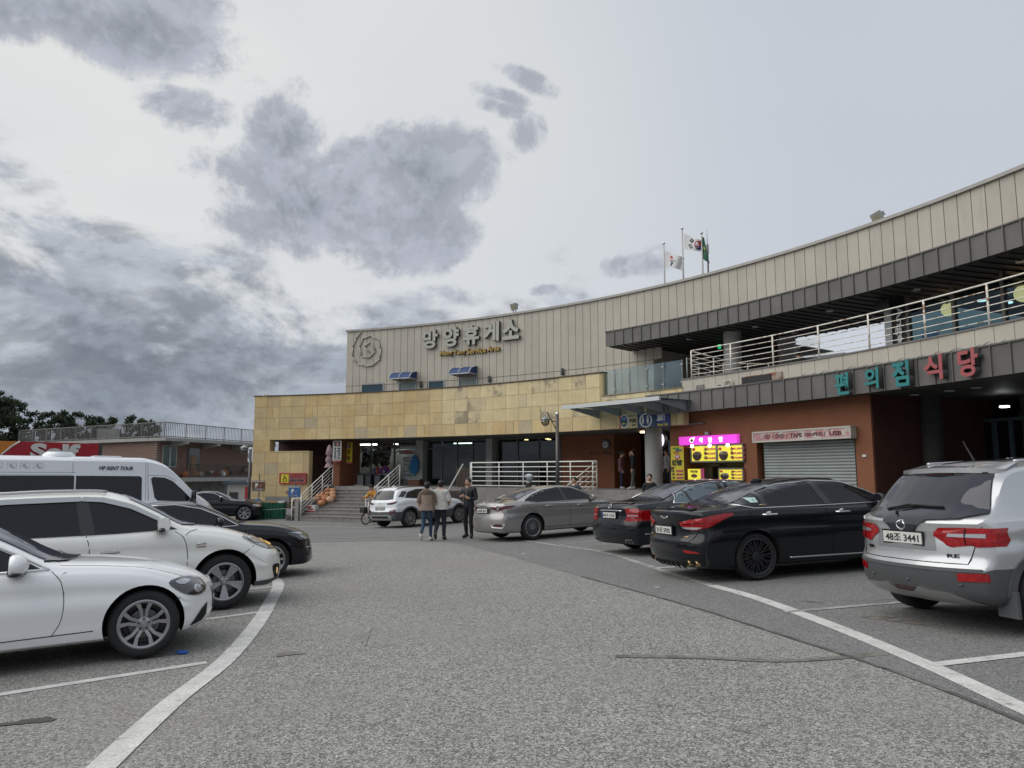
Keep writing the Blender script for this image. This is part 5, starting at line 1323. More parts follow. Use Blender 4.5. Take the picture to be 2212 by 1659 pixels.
c.patch('tail_light', 'side', [(.10, .70), (.10, .945), (.22, .92), (.28, .84), (.25, .70)], M_redb, off=.008, both=True)
c.line('boot_chrome', 'rear', [(-.42, .90), (0, .905), (.42, .90)], .014, M_chrome, .012); c.plate('342수 1516', 0, .81, blue=True)
c.patch('boot_recess', 'rear', [(-.38, .70), (-.4, .88), (.4, .88), (.38, .70)], M_gblack, off=.002)
c.patch('boot_lip', 'top', [(.2, -.60), (.13, 0), (.2, .60), (.32, .56), (.27, 0), (.32, -.56)], P_black2, off=.02, thick=.03)
c.line('badge', 'rear', [(.045 * math.cos(t), .985 + .04 * math.sin(t)) for t in [2 * PI * k / 12 for k in range(13)]], .006, M_chrome, .02)
c.line('badge', 'rear', [(.66, .955), (.52, .955)], .012, M_satin, .008)
for pts in ([(-.84, .66), (-.6, .60), (-.46, .56), (.46, .56), (.6, .60), (.84, .66)],): c.line('panel_gap', 'rear', pts, .005, M_gap, 0)
c.line('bumper_chrome', 'side', [(.30, .44), (.72, .44)], .01, M_satin, .004, both=True)
for sg in (1, -1): c.patch('exhaust', 'rear', [(sg * .5, .27), (sg * .53, .33), (sg * .70, .33), (sg * .72, .27)], M_chrome, off=.01); c.patch('exhaust_hole', 'rear', [(sg * .525, .28), (sg * .545, .32), (sg * .69, .32), (sg * .70, .28)], M_gap, off=.016)
c.handle(1.9, .9, M_gblack); c.handle(3.0, .9, M_gblack); c.mirror(3.5, 1.04, P_black2)
c.line('panel_gap', 'side', [(1.2, 1.0), (1.3, .8), (1.5, .6), (1.55, .35)], .005, M_gap, -.001, both=True, sm=4)
rr_ = MB(); rr_.ball((1.9, 0, 1.43), .07, 12, 6, (1.6, .45, .5)); c.obj(rr_, 'roof_antenna', P_black2)
c.wheels(rim_multi(10, .015, 0), .35, .24, .24, M_alloy)

# --- black saloon with quad exhausts
c = Car('parked_car', 'large black saloon with gold exhaust tips and dark mesh wheel', 'car',
    dict(L=4.99, W=1.89, xr=1.07, xf=4.08, rw=.345, ra=.385, zs=.2, zc=.42, tumble=.44, shoulder=.055,
         top=[(0, 1.0), (.05, 1.045), (.2, 1.065), (.55, 1.09), (.8, 1.13), (1.25, 1.29), (1.7, 1.41), (2.25, 1.475), (2.8, 1.46), (3.25, 1.32), (3.7, 1.1), (3.9, 1.03), (4.4, .96), (4.8, .84), (4.99, .68)],
         belt=[(0, .99), (.7, 1.045), (1.4, 1.05), (2.5, 1.02), (3.8, .98), (4.4, .9), (4.99, .62)], tail=[(.2, .12), (.3, .04), (.45, 0), (.58, .0), (.68, .05), (.9, .06), (1.05, .02)], tail_c=.26, nose=NOSE), P_black, tuple(WG(1644, 1256))[:2], 15.5, (1.07, -.945))
c.patch('side_window', 'side', [(.88, 1.12), (1.25, 1.27), (1.75, 1.37), (2.3, 1.41), (2.8, 1.375), (3.2, 1.23), (3.55, 1.06), (2.4, 1.055), (1.1, 1.065)], M_autoglass, both=True)
c.patch('window_pillar', 'side', [(1.22, 1.065), (1.32, 1.065), (1.32, 1.28), (1.26, 1.26)], M_gblack, off=.014, both=True)
c.patch('window_pillar', 'side', [(2.35, 1.055), (2.48, 1.055), (2.32, 1.41), (2.2, 1.40)], M_gblack, off=.014, both=True)
outline(c, 'side', [(.80, 1.12), (1.23, 1.285), (1.75, 1.385), (2.3, 1.425), (2.81, 1.39), (3.22, 1.24), (3.6, 1.05), (2.4, 1.045), (1.08, 1.052)], .011, M_chrome, both=True)
c.patch('quarter_chrome', 'side', [(.82, 1.12), (.98, 1.17), (1.12, 1.065), (1.05, 1.05)], M_chrome, off=.003, both=True)
c.patch('side_window_sticker', 'side', [(1.08, 1.13), (1.08, 1.2), (1.2, 1.2), (1.2, 1.13)], mat('sticker_green', (.4, .55, .5), .5), off=.009)
c.line('pillar_badge', 'side', [(1.20, 1.092), (1.34, 1.092)], .007, mat('brass', (.6, .42, .2), .3, .8), .012)
c.patch('rear_window', 'top', [(.80, -.60), (.73, 0), (.80, .60), (1.62, .52), (1.68, 0), (1.62, -.52)], M_autoglass2, off=.014, g=.04)
c.patch('sunroof', 'top', [(1.9, -.42), (1.9, .42), (2.9, .4), (2.9, -.4)], M_autoglass)
c.patch('boot_lip', 'top', [(.18, -.62), (.1, 0), (.18, .62), (.3, .58), (.25, 0), (.3, -.58)], P_black, off=.022, thick=.03)
for sg in (1, -1):
    c.patch('tail_light', 'rear', [(sg * .40, .865), (sg * .56, .90), (sg * .86, .945), (sg * .86, .80), (sg * .75, .76), (sg * .56, .77)], M_redb, off=.01, dome=.008, g=.04)
    c.patch('light_strip', 'rear', [(sg * .47, .80), (sg * .56, .775), (sg * .76, .775), (sg * .83, .805), (sg * .7, .81)], M_clearl, off=.019, thick=.006, g=.04)
    c.patch('light_strip', 'rear', [(sg * .50, .85), (sg * .85, .88), (sg * .85, .865), (sg * .5, .835)], M_redd, off=.02, thick=.004, g=.04)
    c.patch('bumper_reflector', 'rear', [(sg * .52, .475), (sg * .76, .455), (sg * .82, .43), (sg * .58, .43)], M_redb, off=.008, g=.04)
    for yy in (.56, .70):
        ex = MB(); loc, nor, out = c.ray('rear', (sg * yy, .29)); ex.lathe([(.05, -.035), (.058, -.03), (.058, .1), (.046, .1), (.044, -.03)], Matrix.Translation((loc.x + .02, sg * yy, .275)) @ Matrix.Rotation(PI / 2, 4, 'Y') @ Matrix.Diagonal((.75, 1.15, 1, 1)), 20)
        eo = c.obj(ex, 'exhaust_tip', mat('gold_exhaust', (.55, .38, .2), .25, .95))
        eh = MB(); eh.ball((loc.x + .015, sg * yy, .275), .05, 12, 6, (.2, 1.1, .72)); c.obj(eh, 'exhaust_hole', M_gap, eo)
c.patch('tail_light', 'side', [(.12, .80), (.14, .92), (.55, 1.0), (.72, .985), (.5, .90), (.3, .80)], M_redb, off=.010, both=True, g=.05, smooth_poly=2)
c.plate('31로 5935', 0, .745)
c.patch('rear_diffuser', 'rear', [(-.5, .215), (-.44, .27), (.44, .27), (.5, .215)], M_gap, off=.006)
for k in range(7): c.patch('diffuser_fin', 'rear', [(-.42 + k * .14, .21), (-.42 + k * .14, .265), (-.385 + k * .14, .265), (-.385 + k * .14, .21)], M_gblack, off=.03, thick=.03)
c.line('boot_gap', 'rear', [(-.74, .99), (-.70, .9)], .004, M_gap, 0); c.line('boot_gap', 'rear', [(-.78, .76), (-.66, .60), (-.5, .585), (.5, .585), (.66, .60), (.78, .76)], .006, M_gap, 0, sm=3)
c.line('badge', 'rear', [(.13, .955), (.06, .945), (0, .915), (-.06, .945), (-.13, .955)], .011, M_satin, .012); c.line('badge', 'rear', [(.1, .94), (0, .925), (-.1, .94)], .010, M_satin, .012)
c.line('badge', 'rear', [(-.52, .66), (-.62, .66)], .01, mat('brass', 0), .006); c.line('badge', 'rear', [(.58, .66), (.48, .66)], .009, mat('brass', 0), .006)
c.line('side_sill_chrome', 'side', [(1.62, .30), (3.5, .285)], .013, M_satin, .004, both=True)
for pts in ([(.98, 1.03), (1.02, .9), (1.2, .76), (1.38, .6), (1.47, .4)], [(2.28, 1.04), (2.4, .8), (2.4, .32)], [(3.5, 1.0), (3.6, .8), (3.55, .35)]): c.line('panel_gap', 'side', pts, .005, mat('gap_on_black', (.001, .001, .001), 1), .001, both=True, sm=4)
c.handle(1.32, .955, M_chrome, .26); c.handle(2.62, .94, M_chrome, .26); c.mirror(3.3, 1.08, P_black)
an = MB(); an.ball((1.75, 0, 1.44), .07, 12, 6, (1.6, .4, .7)); c.obj(an, 'roof_antenna', P_black)
c.wheels(rim_multi(12, .008, .14, 1), .345, .262, .25, M_alloyd)

# --- silver suv right
c = Car('parked_car', 'silver suv with grey bumper and rear spoiler cut by the right edge of the photo', 'car',
    dict(L=4.52, W=1.855, xr=.90, xf=3.59, rw=.362, ra=.41, zs=.28, zc=.62, clad=M_plastic, tumble=.34, shoulder=.06, rail=.10,
         top=[(0, 1.02), (.06, 1.07), (.2, 1.13), (.45, 1.35), (.70, 1.55), (.82, 1.59), (1.1, 1.62), (1.7, 1.64), (2.3, 1.61), (2.6, 1.48), (3.1, 1.2), (3.3, 1.1), (3.9, 1.02), (4.3, .88), (4.52, .7)],
         belt=[(0, 1.06), (1, 1.08), (2.5, 1.02), (3.3, 1.0), (4.52, .66)], tail=[(.28, .16), (.36, .06), (.48, 0), (.62, .015), (.68, .06), (.8, .07), (.95, .09), (1.08, .07), (1.3, .08)], tail_c=.30, tail_p=2.6, nose=NOSE), P_qm, (3.95, 7.68), 14, (0, 0))
c.patch('rear_window', 'rear', [(-.76, 1.115), (-.59, 1.47), (.59, 1.47), (.76, 1.115), (.6, 1.07), (.28, 1.05), (.20, 1.0), (.15, .945), (-.15, .945), (-.20, 1.0), (-.28, 1.05), (-.6, 1.07)], M_autoglass2 if False else mat('suv_glass', (.02, .022, .03), .05, spec=.6), g=.035, off=.018)
sp_ = MB()
pts = [(-.63, .80, 1.50), (-.58, .69, 1.51), (-.3, .60, 1.525), (0, .57, 1.53), (.3, .60, 1.525), (.58, .69, 1.51), (.63, .80, 1.50)]
tp = [(y, x, z + .035) for y, x, z in pts]; n_ = len(pts)
vs = [(x, y, z - .02) for y, x, z in pts] + [(x, y, z + .03) for y, x, z in pts] + [(1.02, y * .92, 1.60) for y, x, z in pts] + [(.95, y * .92, 1.50) for y, x, z in pts]
fs = []
for i in range(n_ - 1):
    for a_, b_ in ((0, 1), (1, 2), (2, 3), (3, 0)): fs.append((a_ * n_ + i, a_ * n_ + i + 1, b_ * n_ + i + 1, b_ * n_ + i))
fs += [(0, n_, 2 * n_, 3 * n_), (n_ - 1, 4 * n_ - 1, 3 * n_ - 1, 2 * n_ - 1)]
sp_.add(vs, fs); so_ = c.obj(sp_, 'rear_spoiler', P_qm, ang=50)
bl = MB(); bl.box((.67, 0, 1.487), (.12, .34, .03)); c.obj(bl, 'brake_light', M_redd, so_, smooth=False)
ul = MB(); ul.box((.79, 0, 1.485), (.26, 1.08, .04)); c.obj(ul, 'spoiler_underside', M_gblack, so_, smooth=False)
for sg in (1, -1):
    c.patch('tail_light', 'rear', [(sg * .43, .92), (sg * .47, .965), (sg * .70, .995), (sg * .88, .99), (sg * .88, .825), (sg * .74, .815), (sg * .58, .875), (sg * .43, .89)], M_redb, off=.012, dome=.008, g=.04)
    c.patch('light_strip', 'rear', [(sg * .50, .905), (sg * .51, .935), (sg * .80, .94), (sg * .80, .90)], M_clearl, off=.024, thick=.006, g=.04)
    c.line('light_gap', 'rear', [(sg * .66, .99), (sg * .65, .9), (sg * .66, .84)], .006, M_gap, .022)
    c.patch('bumper_reflector', 'rear', [(sg * .60, .50), (sg * .60, .575), (sg * .82, .585), (sg * .82, .51)], M_redb, off=.008, g=.04)
c.patch('tail_light', 'side', [(.14, .825), (.13, .99), (.30, .975), (.37, .93), (.32, .87), (.18, .82)], M_redb, off=.012, both=True, smooth_poly=2, g=.05, dome=.005)
c.plate('48조 3441', 0, .875, x_off=.0)
c.patch('plate_recess', 'rear', [(-.40, .765), (-.37, .95), (.37, .95), (.40, .765)], mat('recess_shade_paint', (.25, .255, .26), .5, .4), off=.001)  # flat patch in darkened body colour, paints the shade of the plate recess
_b = c.line('badge', 'rear', [(.055 * math.cos(t), 1.00 + .04 * math.sin(t)) for t in [2 * PI * k / 16 for k in range(17)]], .010, M_chrome, .012)
c.line('lock', 'rear', [(.02, .955), (-.02, .955)], .012, M_chrome, .01)
def reartext(c, s_, y, z, w, h, m=M_satin, name='badge_lettering'):
    loc, nor, out = c.ray('rear', (y, z)); T = Matrix(((0, 0, -1, loc.x - .002), (-1, 0, 0, y), (0, 1, 0, z), (0, 0, 0, 1)))
    rz = Matrix.Rotation(0, 4, 'Z'); a_ = math.atan2(nor.y, -nor.x); T = Matrix.Translation((loc.x, y, z)) @ Matrix.Rotation(-a_, 4, 'Z') @ Matrix.Translation((-loc.x, -y, -z)) @ T
    t = textmesh(name, s_, T, w, h, m, None, .008, bold=.02); t.parent = c.root
reartext(c, 'QM5', .52, .75, .13, .035, M_gblack); reartext(c, 'RE', -.55, .73, .11, .035, M_gblack)
c.patch('skid_plate', 'rear', [(-.72, .30), (-.5, .40), (-.20, .415), (-.10, .36), (.10, .36), (.20, .415), (.5, .40), (.72, .38), (.5, .30), (0, .28)], M_satin, off=.02, thick=.03, g=.05)
c.patch('skid_inset', 'rear', [(-.10, .365), (-.14, .40), (.14, .40), (.10, .365)], M_redd, off=.006)
for yy in (.45, -.08, -.62): c.line('parking_sensor', 'rear', [(yy - .015, .47), (yy + .015, .47)], .014, M_plastic, .003)
c.line('hatch_gap', 'rear', [(.80, 1.06), (.72, .80), (.68, .66), (-.68, .66), (-.72, .80), (-.80, 1.06)], .005, M_gap, 0)
c.line('wiper', 'rear', [(.35, 1.12), (.1, 1.17), (-.35, 1.155)], .012, M_gap, .03); c.line('wiper_arm', 'rear', [(.1, 1.08), (.2, 1.12), (-.05, 1.165)], .009, M_gap, .035)
c.line('roof_rail', 'top', [(1.0, -.54), (1.4, -.575), (2.0, -.575), (2.6, -.55)], .02, M_satin, .035, both=True, sm=3)
c.patch('sunroof', 'top', [(1.08, -.45), (1.08, .45), (2.2, .45), (2.2, -.45)], M_autoglass)
an = MB(); an.tube([(1.1, 0, 1.61), (.97, 0, 1.83)], [.014, .006], 6); c.obj(an, 'roof_antenna', M_gblack)
c.patch('side_window', 'side', [(.78, 1.17), (1.0, 1.42), (1.4, 1.49), (2.1, 1.46), (2.6, 1.25), (2.8, 1.1), (1.5, 1.1)], M_autoglass, both=True)
c.line('fuel_flap', 'side', [(.72 + .09 * math.cos(t), .86 + .09 * math.sin(t)) for t in [2 * PI * k / 20 for k in range(21)]], .004, M_gap, 0)
for ax_ in (.90, 3.59): c.patch('wheel_trim', 'side', [(ax_ + .49 * math.cos(t), .37 + .47 * math.sin(t)) for t in [PI * k / 14 for k in range(15)]] + [(ax_ + .412 * math.cos(t), .37 + .412 * math.sin(t)) for t in [PI - PI * k / 14 for k in range(15)]], M_plastic, off=.014, both=True)
mf = MB(); mf.box((.44, -.82, .30), (.03, .22, .24)); c.obj(mf, 'mud_flap', M_plastic, smooth=False)
c.handle(1.4, .93, P_qm, .24); c.mirror(2.7, 1.12, P_qm)
c.wheels(rim_five_double, .362, .235, .235, M_alloy)
# ------------------------------------------------------------------ signs and fittings on the building
def span(px0, px1, py0, py1, R):
    a0, zt = AZ((px0 + px1) / 2, py0, R); _, zb_ = AZ((px0 + px1) / 2, py1, R)
    al, ar = AZ(px0, (py0 + py1) / 2, R)[0], AZ(px1, (py0 + py1) / 2, R)[0]
    return (al + ar) / 2, (zt + zb_) / 2, (ar - al) * R, zt - zb_
def C5(x, y, ox, oy, sc): return ((ox + x / sc) * .5486, (oy + y / sc) * .5486)
def letters(name, label, items, R, off, mface, mside, depth, bold=.03, cat='sign', inflate=.02):
    first = items[0]; am, zm, w, h = span(*first[1:], R)
    root = empty(name, CP(R, am, zm), label, cat)
    for it in items:
        am, zm, w, h = span(*it[1:], R)
        o = textmesh('letter', it[0], wallM(R - off, am, zm), w + inflate, h + inflate, mside, root, depth, bold=bold)
        f = textmesh('letter_face', it[0], wallM(R - off - depth, am, zm), w, h, mface, o, .012, bold=bold)
        if f: f.parent = o
    return root
M_lface = mat('letter_face_grey', (.40, .40, .345), .55, var=.05); M_lside = mat('letter_side_dark', (.045, .045, .045), .6)
def c3(x, y): return C5(x, y, 1300, 1150, 1.8433)
its = []
for ch, x0, x1, y0, y1 in (('망', 683, 792, 280, 413), ('양', 830, 945, 260, 400), ('휴', 978, 1092, 246, 386), ('게', 1123, 1238, 222, 362), ('소', 1263, 1383, 205, 347)):
    a, b = c3(x0, y0), c3(x1, y1); its.append((ch, a[0], b[0], a[1], b[1]))
letters('rooftop_sign', 'five large raised grey Korean letters on the beige upper wall', its, 33.58, .03, M_lface, M_lside, .13, bold=.038)
its = []
for ch, x0, x1, y0, y1 in (('Mang', 803, 895, 428, 470), ('Yang', 900, 988, 420, 463), ('Service', 1000, 1138, 405, 447), ('Area', 1150, 1237, 392, 431)):
    a, b = c3(x0, y0), c3(x1, y1); its.append((ch, a[0], b[0], a[1], b[1]))
letters('name_sign', 'small gold English letters below the large Korean letters', its, 33.58, .02, mat('gold_letters', (.38, .25, .07), .4, .3), mat('bronze_side', (.07, .045, .02), .5), .09, bold=.02)
em = empty('spiral_emblem', CP(33.5, ax(793), 7.4), 'raised spiral of straight bars at the left end of the beige upper wall', 'emblem')
for x0, y0, x1, y1 in [(200, 155, 143, 232), (143, 232, 107, 325), (108, 330, 104, 424), (97, 428, 157, 500), (157, 503, 240, 530), (243, 532, 325, 523), (328, 520, 405, 450), (402, 445, 415, 345), (415, 342, 378, 250), (385, 250, 308, 197), (303, 200, 215, 233), (213, 236, 182, 322), (182, 326, 203, 420), (203, 427, 285, 440), (289, 438, 355, 364), (352, 358, 307, 268), (303, 265, 232, 318), (231, 321, 294, 383)]:
    a, b = C5(x0, y0, 1350, 1250, 2.765), C5(x1, y1, 1350, 1250, 2.765)
    pa, pb = AZ(*a, 33.54), AZ(*b, 33.54); mb = MB(); mb.tube([CP(33.54, *pa), CP(33.54, *pb)], .038, 8); o = mb.build('bar', mat('emblem_bar', (.40, .385, .34), .5), em, smooth=True)
# blue awnings over the terrace doors
M_aw = mat('blue_awning', (.018, .05, .15), .5, spec=.3); M_awr = mat('awning_rib', (.55, .57, .58), .4)
for px, pyt, lab in ((866, 804.5, 'small curved blue awning over the left terrace door'), (996, 793.5, 'small curved blue awning over the right terrace door, below the Korean letters')):
    a, zt = AZ(px + 12, pyt, 33.55); F = frameAt(33.57, a, zt); aw = empty('awning', F.translation, lab, 'awning', group='blue door awnings')
    w, d, hh = 1.25, .72, .40; prof = [(-d * math.sin(t), -hh * (1 - math.cos(t)) * 1.0) for t in [PI / 2 * k / 8 for k in range(9)]]
    vs = []; 
    for (dy, dz) in prof: vs += [F @ Vector((-w / 2, dy, dz)), F @ Vector((w / 2, dy, dz))]
    mesh('awning_sheet', vs, [(2 * i, 2 * i + 1, 2 * i + 3, 2 * i + 2) for i in range(8)], M_aw, aw, True)
    for sx in (-1, 1):
        side = [F @ Vector((sx * w / 2 * .99, dy, dz)) for dy, dz in prof] + [F @ Vector((sx * w / 2 * .99, 0, -hh))]
        mesh('awning_side', side, [tuple(range(len(side)))], M_aw, aw)
    for x in (-w / 2, -.02, w / 2):
        mb = MB(); mb.tube([F @ Vector((x, dy - .01, dz + .01)) for dy, dz in prof], .024, 6); mb.build('rib', M_awr, aw, True)
    mb = MB(); mb.tube([F @ Vector((-w / 2, -d, -hh)), F @ Vector((w / 2, -d, -hh))], .028, 6); mb.build('edge_rail', M_awr, aw)
    for sx in (-1, 1): mb = MB(); mb.tube([F @ Vector((sx * w / 2, -d, -hh)), F @ Vector((sx * w / 2, 0, -hh))], .02, 6); mb.build('edge_rail', M_awr, aw)
for px, py, lab in ((909, 830.5, 'dark wall lamp beside the left terrace door'), (1057, 819, 'dark wall lamp beside the right terrace door'), (1214.5, 803, 'dark wall lamp alone on the beige wall near the glass balustrade')):
    a, z_ = AZ(px, py, 33.5); t = empty('wall_lamp', CP(33.5, a, z_), lab, 'wall lamp', group='wall lamps'); F = frameAt(33.5, a, z_)
    box('lamp_body', (0, 0, 0), (.11, .12, .32), M_frame, t, M=F, bev=.01); box('lamp_bracket', (.07, .04, 0), (.05, .08, .1), M_alu, t, M=F)
# floodlights on the parapet
for px, py, lab, R in ((1895, 478, 'floodlight on the parapet at the right, above the upper canopy', 33.7), (1110, 669, 'floodlight on the parapet near the Korean letters', 33.7)):
    a, z_ = AZ(px, py - 3, R); z_ += .08; t = empty('floodlight', CP(R, a, 9.4), lab, 'floodlight', group='parapet floodlights'); F = frameAt(R, a, z_) @ Matrix.Rotation(math.radians(-20), 4, 'Z') @ Matrix.Rotation(math.radians(25), 4, 'X')
    o = box('housing', (0, 0, 0), (.46, .1, .34), mat('floodlight_grey', (.3, .3, .28), .5), t, M=F, bev=.02)
    box('lens', (0, -.05, 0), (.30, .012, .19), mat('flood_lens', (.28, .29, .2), .15), t, M=F); mb = MB()
    mb.tube([F @ Vector((.1, .08, 0)), CP(R, a + .003, 9.38)], .02, 5); mb.tube([F @ Vector((-.1, .08, 0)), CP(R, a - .001, 9.38)], .02, 5); mb.build('stand', M_frame, t)
    box('gear_box', (.12, .1, .03), (.14, .12, .14), M_alu, t, M=F)
# flags
M_pole = mat('flag_pole', (.5, .48, .46), .4, var=.15, vs=3)
def flag_mat(name, base): return mat(name, base, .7)
def pole(px, pyt, R, lab, ball=True, name='flag_pole', cat='flag', r=.04):
    a, zt = AZ(px, pyt, R); t = empty(name, CP(R, a, 9.2), lab, cat)
    mb = MB(); mb.tube([CP(R, a, 8.4), CP(R, a, zt)], [r * 1.15, r * .8], 8); mb.build('pole', M_pole, t, True)
    if ball: mb = MB(); mb.ball(CP(R, a, zt + .03), .075, 10, 6, (1, 1, .7)); mb.build('finial', M_chrome, t, True)
    return t, a
def cloth(t, R, a, poly_uv, m, nm='flag_cloth', wav=.12, decals=()):
    """grid cloth between left and right edges given in pixels; decals are raised patches in cloth coordinates"""
    TL, TR, BR, BL = poly_uv; n, k = 14, 8; vs = []; r0 = AZ(*TL, R)
    def P(u, v):
        x = (TL[0] * (1 - u) + TR[0] * u) * (1 - v) + (BL[0] * (1 - u) + BR[0] * u) * v; y = (TL[1] * (1 - u) + TR[1] * u) * (1 - v) + (BL[1] * (1 - u) + BR[1] * u) * v
        y += 1.5 * math.sin(u * 5.5 + v * 1.2) * u
        rr_ = R - .05 + wav * math.sin(u * 7 + v * 1.5) * u
        return CP(rr_, *AZ(x, y, rr_))
    for j in range(k + 1):
        for i in range(n + 1): vs.append(P(i / n, j / k))
    o = mesh(nm, vs, [(j * (n + 1) + i, j * (n + 1) + i + 1, (j + 1) * (n + 1) + i + 1, (j + 1) * (n + 1) + i) for j in range(k) for i in range(n)], m, t, True)
    for (pts, dm, dn) in decals:
        c_ = sum((Vector((p[0], p[1])) for p in pts), Vector((0, 0))) / len(pts); vs = []
        for p in [c_] + [Vector(q) for q in pts]:
            w_ = P(p.x, p.y); vs.append(w_ - Vector((math.sin(a), math.cos(a), 0)) * .012)
        k_ = len(pts); mesh(dn, vs, [(0, 1 + i, 1 + (i + 1) % k_) for i in range(k_)], dm, o)
    return o
def circ(cx, cy, rx, ry, a0=0, a1=360, n=16): return [(cx + rx * math.cos(math.radians(a0 + (a1 - a0) * i / n)), cy + ry * math.sin(math.radians(a0 + (a1 - a0) * i / n))) for i in range(n + (1 if a1 - a0 < 360 else 0))]
fR, fB, fK, fG, fY, fW = [flag_mat('flag_' + n, c) for n, c in (('red', (.42, .02, .03)), ('blue', (.02, .03, .16)), ('black', (.012, .012, .015)), ('green', (.008, .10, .05)), ('yellow', (.45, .42, .05)), ('white', (.62, .62, .62)))]
t, a = pole(1433.7, 527, 35.6, 'flag pole with a white flag bearing a red dot and coloured strokes')
cloth(t, 35.6, a, [(1436, 541), (1478, 558), (1474, 585), (1436, 574)], fW, decals=[(circ(.36, .27, .075, .09), fR, 'emblem_dot'), ([(.27, .46), (.62, .40), (.29, .52)], fR, 'emblem_stroke'), ([(.28, .60), (.64, .43), (.34, .63)], fG, 'emblem_stroke'), ([(.36, .64), (.5, .60), (.42, .72), (.36, .9), (.31, .86)], fB, 'emblem_stroke')])
t, a = pole(1473.3, 495, 35.6, 'tallest flag pole with the red and blue national flag')
tri = []
for (cx_, cy_, rot, brk) in ((.42, .28, -56, ()), (.36, .70, 62, (1,))):
    for k in range(3):
        d = (k - 1) * .075; c_, s_ = math.cos(math.radians(rot)), math.sin(math.radians(rot))
        segs = [(-.14, .14)] if k not in brk else [(-.14, -.02), (.02, .14)]
        for s0, s1 in segs:
            q = [(s0, d - .022), (s1, d - .022), (s1, d + .022), (s0, d + .022)]; tri.append(([(cx_ + (x * c_ - y * s_) * .85, cy_ + (x * s_ + y * c_) * 1.1) for x, y in q], fK, 'trigram_bar'))
cloth(t, 35.6, a, [(1477, 503.5), (1519, 522), (1517, 545), (1478, 539)], fW, decals=[(circ(.80, .50, .24, .36, 180, 360), fR, 'roundel_red'), (circ(.80, .50, .24, .36, 0, 180), fB, 'roundel_blue'), (circ(.68, .5, .12, .18, 0, 180), fR, 'roundel_red')] + tri)
t, a = pole(1515.5, 504.5, 35.6, 'flag pole with a drooping dark green flag')
cloth(t, 35.6, a, [(1517, 511), (1521, 514), (1533, 570), (1519, 560)], fG, wav=.2, decals=[([(.3, .4), (.7, .42), (.6, .55), (.3, .5)], fY, 'emblem_stroke'), ([(.4, .62), (.8, .62), (.6, .75)], fY, 'emblem_stroke')])
mb = None
a, zt = AZ(1527, 495, 36.2); t = empty('lightning_rod', CP(36.2, a, 9.2), 'thin lightning rod right of the three flag poles', 'lightning rod')
mb = MB(); mb.tube([CP(36.2, a, 8.4), CP(36.2, a, zt - 1.1), CP(36.2, a, zt - 1.1)], .035, 6); mb.build('mast', mat('rusty_mast', (.2, .13, .12), .6), t)
mb = MB(); mb.tube([CP(36.2, a, zt - 1.1), CP(36.2, a, zt - .7)], .06, 8); mb.build('insulator', M_alu, t); mb = MB(); mb.tube([CP(36.2, a, zt - .7), CP(36.2, a, zt)], [.015, .004], 6); mb.build('spike', M_frame, t)
# coloured letters on the lower canopy
M_teal = mat('teal_letter', (.02, .20, .20), .45); M_rose = mat('rose_letter', (.36, .085, .09), .45); M_tinside = mat('tin_side', (.10, .10, .10), .4, .3)
c6 = lambda x, y: C5(x, y, 3200, 650, 1.7464)
rows6 = [('편', 155, 250, 1428, 1580, M_teal), ('의', 357, 455, 1392, 1540, M_teal), ('점', 548, 664, 1345, 1523, M_teal), ('식', 765, 895, 1306, 1480, M_rose), ('당', 1000, 1140, 1258, 1455, M_rose)]
root = empty('canopy_lettering', CP(30.6, ax(1950, 770, 30.8), 4.1), 'row of teal and rose Korean box letters on the lower grey canopy', 'sign')
for ch, x0, x1, y0, y1, m in rows6:
    a, b = c6(x0, y0), c6(x1, y1); am, zm, w, h = span(a[0], b[0], a[1], b[1], 30.62)
    o = textmesh('letter', ch, wallM(30.76, am, zm), w, h, M_tinside, root, .14, bold=.028); f = textmesh('letter_face', ch, wallM(30.615, am, zm), w, h, m, o, .015, bold=.03)
# panel signs
def panel(name, label, px0, px1, py0, py1, R, m, cat='sign', depth=.05, root=None, part='board', off=0, frame=None):
    am, zm, w, h = span(px0, px1, py0, py1, R - off)
    t = empty(name, CP(R, am, zm), label, cat) if root is None else root
    F = frameAt(R - off, am, zm)
    o = box(part, (0, 0, 0), (w, depth, h), m, t, M=F)
    if frame:
        for c_, d_ in (((0, -.005, h / 2), (w + .05, depth + .02, .05)), ((0, -.005, -h / 2), (w + .05, depth + .02, .05)), ((-w / 2, -.005, 0), (.05, depth + .02, h)), ((w / 2, -.005, 0), (.05, depth + .02, h))): box('frame', c_, d_, frame, t, M=F)
    def put(s_, u, v, ww, hh, mm, bold=.03, nm='lettering', d=.006, shear=0):
        T = wallM(R - off - depth / 2 - .002, am, zm) @ Matrix.Translation((u * w / 2, v * h / 2, 0)); return textmesh(nm, s_, T, ww * w if ww else None, hh * h, mm, t, d, bold=bold, shear=shear)
    def shape(pts, mm, nm, d=.006, z0=0):
        T = wallM(R - off - depth / 2 - .002 - z0, am, zm); k = len(pts); v0 = [T @ Vector((p[0] * w / 2, p[1] * h / 2, 0)) for p in pts]; v1 = [T @ Vector((p[0] * w / 2, p[1] * h / 2, d)) for p in pts]
        return fixn(mesh(nm, v0 + v1, [tuple(range(2 * k - 1, k - 1, -1)), tuple(range(k))] + [(i, (i + 1) % k, (i + 1) % k + k, i + k) for i in range(k)], mm, t))
    return t, put, shape, (am, zm, w, h, F)
ink = mat('sign_ink', (.015, .015, .018), .6); wht = mat('sign_white', (.6, .6, .58), .5); yel = mat('sign_yellow', (.60, .50, .03), .5); red = mat('sign_red', (.42, .02, .03), .5); blu = mat('sign_blue', (.02, .09, .25), .5); grn = mat('sign_green', (.02, .25, .06), .5)
cream = mat('sign_cream', (.50, .43, .24), .6); navy = mat('sign_navy', (.015, .05, .13), .5)
